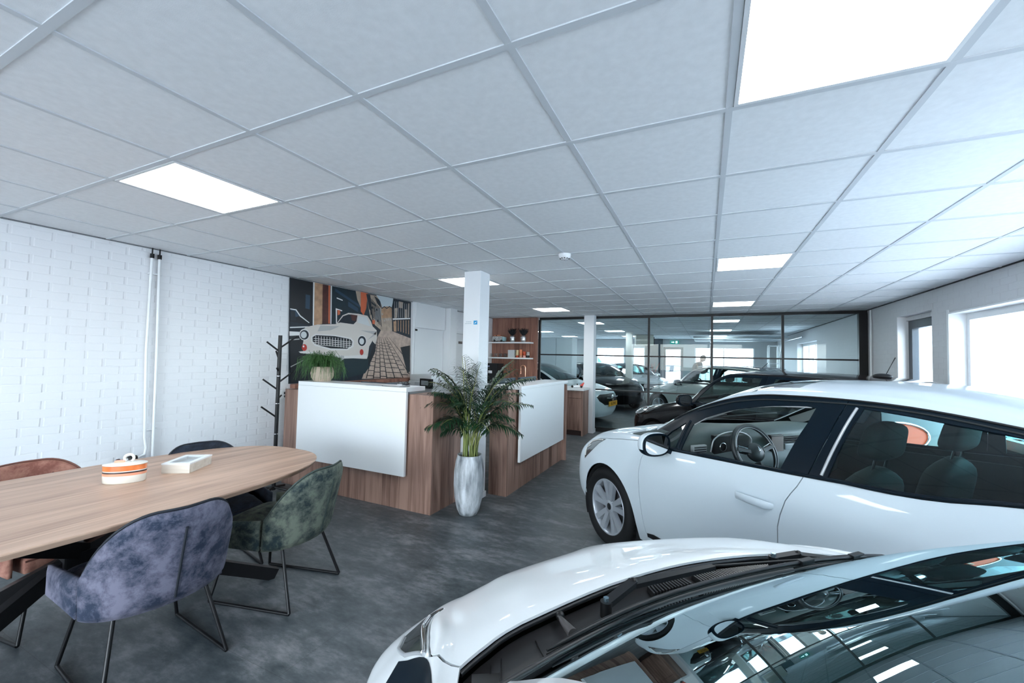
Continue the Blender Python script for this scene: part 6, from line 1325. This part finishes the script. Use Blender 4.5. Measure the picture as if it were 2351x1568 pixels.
def wiper(t, piv, head, mid, tip, b0, b1, k_):
    P_ = ppt(SC, *piv[:2], -0.004, piv[2]); Hd = ppt(SC, *head[:2], 0.016, head[2]); M_ = ppt(SC, *mid[:2], 0.014, mid[2]); T_ = ppt(SC, *tip[:2], 0.016, tip[2])
    w_ = bpy.data.objects.new('wiper', None); COL.objects.link(w_); w_.parent = t
    MB().tube([(P_[0], P_[1], P_[2]-0.02), (P_[0], P_[1], P_[2]+0.012)], 0.013, BLACK, 16).build('pivot', w_); MB().tube([(P_[0], P_[1], P_[2]+0.012), (P_[0], P_[1], P_[2]+0.02)], 0.0065, mat('steel_blue_nut', (0.3, 0.42, 0.5), 0.25, 0.9), 6).build('nut', w_)
    MB().bar((P_[0], P_[1], P_[2]+0.006), Hd, 0.022, 0.012, BLKPL).build('arm_head', w_)
    f = MB(); a = Vector(Hd); b_ = Vector(M_); d = (b_-a).normalized(); x = d.cross(Vector((0, 0, 1))).normalized(); z = Vector((0, 0, 0.008))
    vs = [a-x*0.013, a+x*0.013, b_+x*0.007, b_-x*0.007]; vs = [v-z for v in vs]+[v+z*0.3 for v in vs]; f.add(vs, [(3, 2, 1, 0), (4, 5, 6, 7), (0, 1, 5, 4), (1, 2, 6, 5), (2, 3, 7, 6), (3, 0, 4, 7)], BLKPL); f.build('arm', w_)
    MB().tube([M_, T_], 0.0035, BLKPL, 8).build('arm_rod', w_); MB().ball(Hd, 0.010, BLACK).build('arm_hinge', w_)
    n = 16; pts = []
    for k in range(n+1):
        f_ = k/n; sg = b0[1]+(b1[1]-b0[1])*f_; pts.append(ppt(SC, b0[0]+(b1[0]-b0[0])*f_, 9-abs(sg), 0.010+0.004*math.sin(PI*f_), 1 if sg > 0 else -1))
    MB().tube(pts, [0.002]+[0.0045]*(n-1)+[0.002], BLKPL, 8).build('blade', w_); MB().tube([(p[0], p[1], p[2]-0.007) for p in pts], 0.002, BLACK, 6).build('rubber', w_)
    c_ = pts[int(n*k_)]; MB().box(c_[0]-0.007, c_[0]+0.007, c_[1]-0.022, c_[1]+0.022, c_[2]-0.004, c_[2]+0.006, BLKPL, 0.002).build('blade_holder', w_)
# last pairs: blade ends as (u, signed rows from the centre line; negative = driver side)
wiper(t, (4.70, 7.98, -1), (4.58, 8.3, -1), (4.66, 8.8, 1), (5.18, 8.05, 1), (5.27, -1.62), (5.34, 1.40), 0.8)
wiper(t, (4.50, 7.9, 1), (4.60, 7.7, 1), (4.82, 7.55, 1), (5.26, 7.75, 1), (5.29, 0.55), (5.35, 1.45), 0.7)
f = MB(); f.box(0.80, 1.1, -0.66, 0.66, 0.72, 0.93, INT, 0.04); f.build('dashboard', t)
for y in (-0.34, 0.34): seat(t, 1.95, y, INT)
MB().tube([(1.30, -0.34+0.17*math.cos(a), 0.90+0.165*math.sin(a)) for a in np.linspace(0, 2*PI, 33)], 0.014, LEA, 10, cap=False).build('steering_wheel', t)

# ---------------- the black hatchback between the white one and the glass wall
BPAINT = mat('black_car_paint', (0.003, 0.003, 0.004), 0.12, 0, 0.35, spec=0.25); SMOKE = glass('smoke_car_glass', (0.45, 0.55, 0.54), 1.5, 0, 0.4)
RING_H = [(2.37+0.5*math.cos(a), 3.5+0.52*math.sin(a)) for a in np.linspace(0, 2*PI, 25)[:-1]]; RING_T = [(12.12+0.44*math.cos(a), 3.62+0.64*math.sin(a)) for a in np.linspace(0, 2*PI, 25)[:-1]]
mini_regions = [('glass_front_door', [(5.8, 4.15), (6.05, 5.0), (6.65, 5.75), (7.5, 5.83), (8.65, 5.82), (8.55, 4.15)]), ('glass_rear_door', [(8.85, 4.15), (8.95, 5.82), (10, 5.78), (10.75, 5.55), (10.95, 4.9), (10.7, 4.2)]),
             ('frame', [(5.3, 4.2), (5.7, 5.3), (6.3, 5.95), (7, 6.02), (8, 6.03), (9, 6.01), (10, 5.95), (10.9, 5.8), (11.3, 5.0), (11.0, 4.0), (9, 3.97), (7, 3.97), (5.4, 3.97)]),
             ('lamp', RING_H), ('grille', [(0, 1.4), (1.2, 1.4), (1.5, 2.4), (1.2, 3.3), (0, 3.4)]),
             ('hood', [(0, 4.5), (1.7, 4.3), (2.9, 4.2), (3.7, 4.0), (4.8, 4.05), (4.92, 5), (4.9, 6), (4.85, 7), (4.85, 9), (0, 9)]), ('cowl', [(4.92, 5), (4.9, 6), (4.85, 7), (4.85, 9), (5.05, 9), (5.06, 7.5), (5.12, 7.05), (5.1, 6)]),
             ('windscreen', [(5.12, 7.05), (5.06, 7.6), (5.05, 9), (6.85, 9), (6.85, 7.1), (6, 7.02)]), ('rearscreen', [(11.25, 5.4), (12.4, 4.9), (12.9, 6), (12.9, 9), (11.3, 9)]),
             ('tail', RING_T),
             ('roof', [(6.9, 6.6), (6.85, 9), (11.25, 9), (11.2, 6.3), (9, 6.55)]),
             ('front_door', [(5.35, 3.95), (5.3, 3), (5.35, 1.5), (5.45, 0.6), (8.6, 0.6), (8.75, 2), (8.75, 3.95)])]
mini_gaps = [[(0, 4.5), (1.7, 4.28), (2.9, 4.18), (3.7, 3.98), (4.8, 4.03)], [(5.35, 3.95), (5.3, 3), (5.35, 1.5), (5.45, 0.6)], [(8.6, 0.6), (8.75, 2), (8.75, 3.95), (8.78, 5.95)], [(6.88, 7.1), (6.87, 9)]]
mini_spec = dict(key='mini', arches=[(0.74, 0.31, 0.355), (3.05, 0.31, 0.35)], axles=(0.74, 3.05), track=0.76, wy=0.99, R=0.31, rim=0.21, spokes='wide', paint=BPAINT, roofpaint=mat('black_roof_paint', (0.012, 0.008, 0.008), 0.12, 0, 0.5, spec=0.3),
    regions=mini_regions, gaps=mini_gaps, res=(0.18, 0.2), cabin=(1.3, 3.3), sideglass=SMOKE, rearglass=SMOKE, wsglass=SMOKE, tailmat=mat('tail_orange', (0.70, 0.07, 0.008), 0.45, 0, 0, spec=0.3), gapw=0.007)
def round_lamps(t, S, m_ring, tailm=True):
    for sd in (-1, 1):
        strip_tube(t, 'headlamp_ring', S, RING_H+RING_H[:1], 0.010, m_ring, 0.006, sd, 8, 2)
        strip_tube(t, 'tail_lamp_ring', S, RING_T+RING_T[:1], 0.012, m_ring, 0.006, sd, 8, 2)
        strip_tube(t, 'tail_lamp_core', S, [(12.08, 3.35), (12.12, 3.85)], 0.014, mat('lamp_amber_white', (0.6, 0.35, 0.25), 0.3), 0.012, sd, 8, 4)
def small_interior(t, x, top, m=INT):
    f = MB(); f.box(x-0.35, x, -0.68, 0.68, 0.62, top, m, 0.04); f.build('dashboard', t)
    for y in (-0.35, 0.35): seat(t, x+0.85, y, m)
    MB().tube([(x+0.12, -0.36+0.17*math.cos(a), 0.92+0.165*math.sin(a)) for a in np.linspace(0, 2*PI, 33)], 0.014, LEA, 10, cap=False).build('steering_wheel', t)
t = put_car('small_hatchback_car', 'glossy black small hatchback with a roof antenna, between the white hatchback and the glass wall', (-0.66, 7.60, -43.0))
SM = shell_car(t, MINI, mini_spec); round_lamps(t, SM, CHROME); small_interior(t, 1.45, 0.98)
for sd in (-1, 1):
    mirror(t, 1.42, 0.93, 1.0, sd, BPAINT); strip_tube(t, 'belt_chrome', SM, [(5.4, 3.99), (7, 3.99), (9, 3.99), (11.0, 4.02)], 0.006, TRIM, 0.003, sd)
    strip_tube(t, 'rear_chrome', SM, [(11.9, 2.2), (12.6, 2.2), (13, 2.2)], 0.006, CHROME, 0.006, sd)
f = MB(); p0 = np.array(ppt(SM, 10.35, 9, 0.0, 1)); f.ball((p0[0], 0, p0[2]+0.012), 1, BLKPL, 0.085, 0.045, 0.03, 24); f.build('antenna_base', t); MB().tube([(p0[0]+0.03, 0, p0[2]+0.03), (p0[0]+0.075, 0, p0[2]+0.13), (p0[0]+0.11, 0, p0[2]+0.205)], [0.004, 0.003, 0.005], BLKPL, 8).build('antenna_rod', t)
MB().box(1.72, 1.76, -0.11, 0.11, 1.25, 1.30, BLKPL, 0.01).build('inner_mirror', t)

# ---------------- cars in the rear hall
def generic(name, label, q, paint, roof=None, sx=1.0, sz=1.0, glassm=None, group='cars behind the glass partition', grey_mini=False, alloy=ALLOY, tail=None, plate=False):
    t = put_car(name, label, q, group=group)
    base = clio_spec if not grey_mini else mini_spec
    sp = dict(base); sp['paint'] = paint; sp['roofpaint'] = roof or paint; sp['alloy'] = alloy; sp['key'] = ('mini' if grey_mini else 'clio')+'_far'; sp['res'] = (0.3, 0.35); sp['handles'] = {}
    gm = glassm or CGD; sp['wsglass'] = SMOKE; sp['sideglass'] = gm; sp['rearglass'] = gm
    if tail: sp['tailmat'] = tail
    if not grey_mini and roof: sp = dict(sp); sp['regions'] = clio_spec['regions']+[('roof', [(7.9, 6.3), (7.8, 9), (11.1, 9), (11.1, 6.2)])]; sp['key'] = 'clio_far_roof'
    S = shell_car(t, MINI if grey_mini else CLIO, sp)
    if grey_mini: round_lamps(t, S, BLKPL)
    small_interior(t, 1.5, 0.98)
    for sd in (-1, 1): mirror(t, 1.44, 0.95, 0.97, sd, paint)
    t.scale = (sx, 1.0, sz)
    return t, S

# ================================================================ REAR HALL
t, _ = generic('hatchback_car', 'white hatchback behind the glass with its nose and yellow plate beside the column', (-2.0, 9.86, 172.0), carpaint('white_far_paint', (0.72, 0.75, 0.77), 0.3), sx=1.02)
f = MB(); f.box(-0.03, -0.015, -0.27, 0.27, 0.44, 0.55, mat('plate_yellow', (0.85, 0.38, 0.03), 0.4)); f.build('number_plate', t)
text_mesh('plate_lettering', 'XL-274-K', 0.085, BLACK, (-0.032, 0.0, 0.495), Matrix.Rotation(-PI/2, 4, 'Z') @ Matrix.Rotation(PI/2, 4, 'X'), t)
MB().lathe([(0.001, -0.022), (0.07, -0.02), (0.075, -0.008), (0.06, 0)], CHROME, 24, (0, 0, 0.63), 'x').build('nose_badge', t)
for s in (-1, 1): MB().bar((-0.018, 0.09*s, 0.62), (-0.005, 0.36*s, 0.64), 0.012, 0.02, CHROME).build('grille_bar', t)
generic('hatchback_car', 'black hatchback behind the glass, its nose next to the pale rear column', (-2.15, 12.45, 130.0), BPAINT, sx=1.0)
generic('hatchback_car', 'silver hatchback behind the glass, farther back than the black one', (-1.55, 14.9, 128.0), carpaint('silver_paint', (0.55, 0.57, 0.56), 0.25, 1, 0.4), sx=1.0)
t, SG = generic('small_hatchback_car', 'grey small car with a black roof, seen side-on through the glass partition', (-1.30, 13.0, -34.0), carpaint('grey_green_paint', (0.33, 0.35, 0.335), 0.25, 1, 0.1), roof=BPAINT, sx=0.98, sz=1.0, glassm=SMOKE, grey_mini=True)
for sd in (-1, 1): strip_tube(t, 'roof_rail', SG, [(7.2, 6.9), (8.5, 6.85), (10, 6.85), (10.9, 6.95)], 0.013, CHROME, 0.03, sd)
MB().box(1.30, 1.5, -0.6, -0.35, 1.0, 1.01, WHITE).build('price_sheet', t); MB().tube([(3.05, 0, 1.38), (3.2, 0, 1.52)], 0.006, BLKPL, 6).build('antenna_rod', t)
generic('hatchback_car', 'dark hatchback with a glowing red tail lamp in the far left of the rear hall', (-5.3, 14.8, 128.0), BPAINT, glassm=SMOKE)
# wardrobe
t = thing('wardrobe_cabinet', 'tall white two-door cabinet behind the glass, left of the white column', 'cabinet', (-3.93, 11.35, 0)); CABW = mat('cabinet_white', (0.62, 0.67, 0.70), 0.4)
MB().box(-0.48, 0.48, 0.02, 0.50, 0, 2.12, CABW).build('body', t)
for s in (-1, 1): MB().box(min(0.005*s, 0.475*s), max(0.005*s, 0.475*s), 0.0, 0.019, 0.06, 2.10, CABW, 0.003).build('door', t)
# ceiling air unit
t = thing('air_unit', 'cream louvred air heater hanging below the rear hall ceiling', 'air heater', (-2.02, 15.4, 2.22), 0.25); CRMP = mat('cream_metal', (0.62, 0.60, 0.52), 0.5)
MB().box(-0.30, 0.30, -0.24, 0.24, -0.16, 0.205, CRMP, 0.01).build('housing', t)
for k in range(6): MB().box(-0.26, 0.26, -0.262, -0.241, -0.12+k*0.05, -0.10+k*0.05, CRMP).build('louvre', t)
MB().box(0.301, 0.33, -0.2, 0.2, -0.13, 0.13, BLKPL).build('side_grille', t)
# exit sign
t = thing('exit_sign', 'small illuminated green exit sign above the rear hall door', 'exit sign', (-1.18, FY-0.045, 2.30)); MB().box(-0.17, 0.17, -0.02, 0.04, -0.07, 0.07, mat('exit_green', (0.01, 0.12, 0.10), 0.4, emis=(0.01, 0.18, 0.15), estr=0.7)).build('housing', t)
WE = mat('exit_white', (0.9, 0.95, 0.95), 0.4, emis=(0.8, 1, 1), estr=1.4); f = MB(); f.box(-0.12, -0.05, -0.024, -0.021, -0.012, 0.012, WE); f.prism([(-0.05, -0.035), (-0.005, 0), (-0.05, 0.035)], -0.024, -0.021, WE, 'y'); f.build('arrow', t)
f = MB(); f.box(0.04, 0.11, -0.024, -0.021, -0.045, 0.045, WE); f.build('doorway_symbol', t); f = MB(); f.box(0.062, 0.082, -0.027, -0.0245, -0.035, 0.012, mat('exit_green', (0.01, 0.12, 0.10))); f.ball((0.077, -0.026, 0.024), 0.008, mat('exit_green', (0.01, 0.12, 0.10))); f.build('running_figure', t)
# dark blue wall section and door surround
struct(MB().box(-2.34, -1.64, FY-0.06, FY-0.001, 0, H, mat('dark_blue_wall', (0.03, 0.055, 0.075), 0.5)).build('wall_panel_far'))
# overhead door tucked under the ceiling
t = thing('overhead_door', 'open sectional overhead door panel parked under the rear hall ceiling', 'overhead door', (1.0, 14.7, 2.22)); f = MB(); f.box(-1.35, 1.05, -1.3, 1.2, 0, 0.05, mat('door_panel_grey', (0.30, 0.34, 0.36), 0.5)); f.build('panel', t)
for s in (-1, 1): MB().tube([(s*1.1+0.25, -1.3, 0.03), (s*1.1+0.25, 1.6, 0.03), (s*1.1+0.25, 2.1, -0.1), (s*1.1+0.25, 2.35, -0.5), (s*1.1+0.25, 2.4, -2.2)], 0.02, CHROME, 8).build('track', t)
for y in (-1.31, -0.05): MB().box(-1.35, 1.05, y-0.02, y+0.02, -0.03, 0.0, CHROME).build('edge_profile', t)
# white metal rack
t = thing('metal_rack', 'tall narrow white metal rack in the rear hall near the right wall', 'rack', (1.62, 12.9, 0))
for sx_ in (-1, 1):
    for sy_ in (-1, 1): MB().box(sx_*0.11-0.012, sx_*0.11+0.012, sy_*0.15-0.012, sy_*0.15+0.012, 0, 2.0, WHITE).build('post', t)
for z in (0.3, 0.8, 1.3, 1.5, 1.97): MB().box(-0.11, 0.11, -0.15, 0.15, z, z+0.02, WHITE).build('shelf', t)
# red flowering plant
t = thing('potted_flower', 'red leafed pot plant among the cars in the rear hall', 'potted plant', (-1.95, 17.85, 0)); MB().lathe([(0.001, 0), (0.14, 0), (0.19, 0.75), (0.17, 0.75), (0.001, 0.7)], BLACK, 24).build('planter', t)
mb = MB(); rq = random.Random(3)
for k in range(60):
    a = rq.uniform(0, 6.28); l_ = rq.uniform(0.12, 0.38); h_ = rq.uniform(0.2, 0.75); mb.tube([(0, 0, 0.72), (math.cos(a)*l_*.4, math.sin(a)*l_*.4, 0.72+h_*.6), (math.cos(a)*l_, math.sin(a)*l_, 0.72+h_)], [0.004, 0.014, 0.003], mat('red_leaf', (0.35, 0.02, 0.02), 0.5) if k % 3 == 0 else mat('dark_leaf', (0.02, 0.03, 0.025), 0.5), 5)
mb.build('foliage', t)
# teal sofa-like counter at the far wall and a person
t = thing('storage_cabinet', 'low dark teal cabinet beside the rear hall door', 'cabinet', (-0.64, 17.95, 0)); MB().box(-0.2, 0.2, -0.25, 0.25, 0, 1.28, mat('teal_cabinet', (0.03, 0.13, 0.15), 0.45), 0.01).build('body', t); MB().box(-0.19, 0.19, -0.262, -0.251, 0.05, 1.25, mat('teal_cabinet', (0.03, 0.13, 0.15)), 0.003).build('door', t)
def skin(name, pts, edges, rad, m, parent, sub=2):
    me = bpy.data.meshes.new(name); me.from_pydata(pts, edges, []); o = bpy.data.objects.new(name, me); COL.objects.link(o)
    o.modifiers.new('s', 'SKIN'); 
    for v, r_ in zip(me.skin_vertices[0].data, rad): v.radius = (r_, r_) if not isinstance(r_, tuple) else r_
    me.skin_vertices[0].data[0].use_root = True; o.modifiers['s'].use_smooth_shade = True
    md = o.modifiers.new('b', 'SUBSURF'); md.levels = sub
    dg = bpy.context.evaluated_depsgraph_get(); me2 = bpy.data.meshes.new_from_object(o.evaluated_get(dg)); bpy.data.objects.remove(o); me2.materials.clear(); me2.materials.append(m)
    return link(name, me2, parent)
SKIN = mat('skin', (0.45, 0.27, 0.20), 0.55); TEE = mat('black_tshirt', (0.012, 0.013, 0.016), 0.85); JEAN = mat('dark_trousers', (0.02, 0.024, 0.035), 0.8); HAIR = mat('short_dark_hair', (0.05, 0.035, 0.03), 0.8)
t = thing('person', 'person in a black t-shirt bending their head, by the rear hall window', 'person', (-0.38, 17.0, 0), 0.35)
# facing +x; pelvis root
pts = [(0, 0, .95), (0.02, 0, 1.10), (0.08, 0, 1.28), (0.15, 0, 1.42), (0.20, 0, 1.50), (0.25, 0, 1.56),
       (0.13, .19, 1.40), (0.16, .24, 1.17), (0.34, .16, 1.10), (0.42, .10, 1.13), (0.13, -.19, 1.40), (0.16, -.24, 1.17), (0.36, -.12, 1.16), (0.42, -.05, 1.26),
       (0.0, .10, .90), (0.03, .12, .50), (-0.02, .12, .08), (0.12, .13, .04), (0.0, -.10, .90), (0.05, -.12, .50), (0.0, -.12, .08), (0.14, -.13, .04)]
ed = [(0, 1), (1, 2), (2, 3), (3, 4), (4, 5), (3, 6), (6, 7), (7, 8), (8, 9), (3, 10), (10, 11), (11, 12), (12, 13), (0, 14), (14, 15), (15, 16), (16, 17), (0, 18), (18, 19), (19, 20), (20, 21)]
rad = [(.13, .15), (.12, .15), (.13, .17), (.11, .15), .055, .05, .06, .045, .038, .028, .06, .045, .038, .028, .085, .058, .042, .035, .085, .058, .042, .035]
skin('body', pts, ed, rad, SKIN, t)
body = [c for c in t.children if c.name.startswith('body')][-1]
def cloth(name, pred, off, m):
    src = body.data; bm = bmesh.new(); bm.from_mesh(src); bm.normal_update(); nrm = {v.index: v.normal.copy() for v in bm.verts}
    dead = [f for f in bm.faces if not pred(f.calc_center_median())]; bmesh.ops.delete(bm, geom=dead, context='FACES')
    vs = [v for v in bm.verts]; bm.verts.ensure_lookup_table()
    for v in vs: v.co += v.normal*off
    r_ = bmesh.ops.solidify(bm, geom=bm.faces[:], thickness=off*0.6)
    me = bpy.data.meshes.new(name); bm.to_mesh(me); bm.free(); me.materials.append(m)
    for p_ in me.polygons: p_.use_smooth = True
    return link(name, me, t)
cloth('tshirt', lambda c: 0.93 < c.z < 1.475 and (abs(c.y) < 0.17 or c.z > 1.22), 0.018, TEE)
cloth('trousers', lambda c: 0.10 < c.z < 0.99 and not (c.x > 0.2), 0.012, JEAN)
for s in (-1, 1): f = MB(); f.ball((0.05, s*.125, .045), 1, BLACK, 0.14, 0.05, 0.045, 18); f.build('shoe', t)
hd = bpy.data.objects.new('head', None); COL.objects.link(hd); hd.parent = t; hd.location = (0.29, 0, 1.64); hd.rotation_euler = (0, math.radians(42), 0)
f = MB(); f.ball((0, 0, 0), 1, SKIN, 0.10, 0.078, 0.122, 28); f.ball((0.045, 0, -0.065), 1, SKIN, 0.055, 0.05, 0.045, 16); f.ball((0.105, 0, -0.012), 1, SKIN, 0.018, 0.012, 0.026, 12)
for s in (-1, 1): f.ball((0, s*0.078, -0.01), 1, SKIN, 0.02, 0.01, 0.032, 12)
f.build('face', hd); f = MB(); f.ball((-0.015, 0, 0.025), 1, HAIR, 0.102, 0.084, 0.112, 24); f.build('hair', hd)
for s in (-1, 1): MB().ball((0.088, s*0.032, 0.012), 0.010, mat('eye_dark', (0.02, 0.02, 0.02), 0.3)).build('eye', hd)
MB().ball((0.088, 0, -0.055), 1, mat('lips', (0.35, 0.13, 0.11), 0.5), 0.012, 0.022, 0.006).build('mouth', hd)
for sd, base, out in ((1, Vector((0.42, .10, 1.13)), 1), (-1, Vector((0.42, -.05, 1.26)), -1)):
    hb = bpy.data.objects.new('hand', None); COL.objects.link(hb); hb.parent = t; hb.location = base
    skin('palm', [(0, 0, 0), (0.05, 0, 0.005), (0.085, 0, 0.0)], [(0, 1), (1, 2)], [(.025, .02), (.038, .016), (.036, .013)], SKIN, hb, 1)
    for k in range(4):
        y = (k-1.5)*0.019; L_ = (0.058, 0.068, 0.064, 0.05)[k]; skin('finger', [(0.075, y, 0), (0.085+L_*.5, y*1.1, -0.006), (0.085+L_*.85, y*1.15, -0.026)], [(0, 1), (1, 2)], [.009, .0085, .007], SKIN, hb, 1)
    skin('thumb', [(0.02, -out*0.02, 0), (0.05, -out*0.045, -0.008), (0.08, -out*0.05, -0.018)], [(0, 1), (1, 2)], [.012, .010, .008], SKIN, hb, 1)

# ================================================================ OUTDOORS
# white brick building across the yard on the right
BRO = brickmat('outdoor_white_brick', 0, (0.72, 0.72, 0.73), 0.012, 0.006, 0.5, 0.22, 0.07)
tag(MB().box(6.2, 16, 15, 21, -0.2, 6.5, BRO).build('brick_building'), 'white brick building across the yard outside the big window', 'building')
def outdoor_car(lb, q, paint):
    t, _ = generic('parked_car', lb, q, paint, group='cars parked outside'); t.location.z = -0.05; return t
outdoor_car('white car parked outside the large right-hand window', (4.3, 11.6, -12.0), carpaint('white_far_paint', (0.72, 0.75, 0.77)))
outdoor_car('white car parked outside beyond the narrow glazed door', (4.6, 17.2, 80.0), carpaint('white_far_paint', (0.72, 0.75, 0.77)))
outdoor_car('silver car parked outside, seen through the rear hall door', (-4.2, 25.5, 8.0), carpaint('silver_blue', (0.45, 0.52, 0.60), 0.25, 1, .3))
# blossom tree and mesh fence seen through the narrow door
t = thing('blossom_tree', 'tree with pink blossom seen through the narrow glazed door', 'tree', (10.6, 29.5, -0.05)); MB().tube([(0, 0, 0), (0.1, 0, 1.5), (-0.1, 0.1, 3.2)], [0.14, 0.11, 0.05], mat('bark', (0.08, 0.06, 0.05), 0.9), 10).build('trunk', t)
mb = MB(); rb = random.Random(9); PB = mat('pink_blossom', (0.75, 0.32, 0.38), 0.8); GB_ = mat('dark_hedge_leaf', (0.03, 0.07, 0.04), 0.8)
for k in range(900):
    u_ = rb.uniform(0, 6.28); z = rb.uniform(1.8, 4.8); r_ = 1.9*math.sin(min(1, (z-1.4)/3.6)*PI)**0.6*rb.uniform(.3, 1); c = Vector((math.cos(u_)*r_, math.sin(u_)*r_, z)); d = Vector((rb.uniform(-1, 1), rb.uniform(-1, 1), rb.uniform(-1, 1))).normalized()*0.11; e_ = d.cross(Vector((0.3, 0.8, .5))).normalized()*0.08
    mb.add([c-d, c+e_, c+d, c-e_], [(0, 1, 2, 3)], PB if rb.random() < .7 else GB_)
mb.build('blossom', t, fix=False)
t = thing('wire_fence', 'grey wire mesh fence standing outside beyond the narrow door', 'fence', (8.6, 24.5, -0.05), 0.1); FM = mat('fence_grey', (0.25, 0.27, 0.28), 0.5, 0.5); mb = MB()
for k in range(80): mb.box(-4+k*0.1, -4+k*0.1+0.012, -0.006, 0.006, 0.05, 2.2, FM)
for z in (0.3, 0.8, 1.3, 1.8, 2.1): mb.box(-4, 4, -0.012, 0.012, z, z+0.03, FM)
mb.build('mesh_panel', t)
for k in range(4): MB().box(-4+k*2.6, -3.93+k*2.6, -0.03, 0.03, 0, 2.25, FM).build('post', t)
# buildings and railing behind the rear hall
tag(MB().box(-16, 14, 44, 46, -0.2, 9, mat('pale_facade', (0.72, 0.72, 0.70), 0.8)).build('warehouse'), 'pale warehouse facade far behind the rear hall windows', 'building')
t = thing('railing_fence', 'white fence with upright bars beyond the rear hall windows', 'fence', (-1, 32, -0.05)); mb = MB(); FW_ = mat('fence_pale', (0.42, 0.36, 0.33), 0.6)
for k in range(60): mb.box(-9+k*0.32, -9+k*0.32+0.09, -0.02, 0.02, 0.0, 1.75, FW_)
for z in (0.3, 1.5): mb.box(-9.2, 10.2, 0.021, 0.06, z, z+0.08, WHITE)
mb.build('bars', t)
t = thing('delivery_van', 'white delivery van parked outside the far left window of the rear hall', 'van', (-8.2, 24.5, -0.05), 0.1)
VW_ = carpaint('van_white', (0.8, 0.82, 0.82)); MB().box(-3.0, 1.6, -1.0, 1.0, 0.45, 2.55, VW_, 0.12).build('cargo_body', t); MB().prism([(1.61, 0.45), (3.2, 0.45), (3.25, 1.1), (2.9, 1.3), (2.2, 2.2), (1.61, 2.4)], -0.98, 0.98, VW_, 'y').build('cab', t)
MB().prism([(2.0, 1.35), (2.75, 1.35), (2.2, 2.0), (2.0, 2.1)], -0.99, 0.99, CGD, 'y').build('cab_window', t); MB().box(-2.4, 1.0, -1.01, -1.001, 1.35, 1.8, mat('van_sign', (0.45, 0.55, 0.58), 0.5)).build('side_sign', t)
for x in (-1.8, 2.3):
    for s in (-1, 1): wheel(t, x, s*0.9, 0.34, s)
t = thing('shop_sign', 'teal sign panel on the facade beyond the wide rear window', 'sign', (1.6, 43.9, 4.2)); MB().box(-1.3, 1.3, -0.1, 0.05, -0.5, 0.5, mat('teal_sign', (0.05, 0.5, 0.6), 0.4)).build('panel', t); MB().box(-1.2, 0.9, -0.1, 0.05, 0.6, 2.0, mat('brown_board', (0.22, 0.20, 0.19), 0.5)).build('upper_board', t)
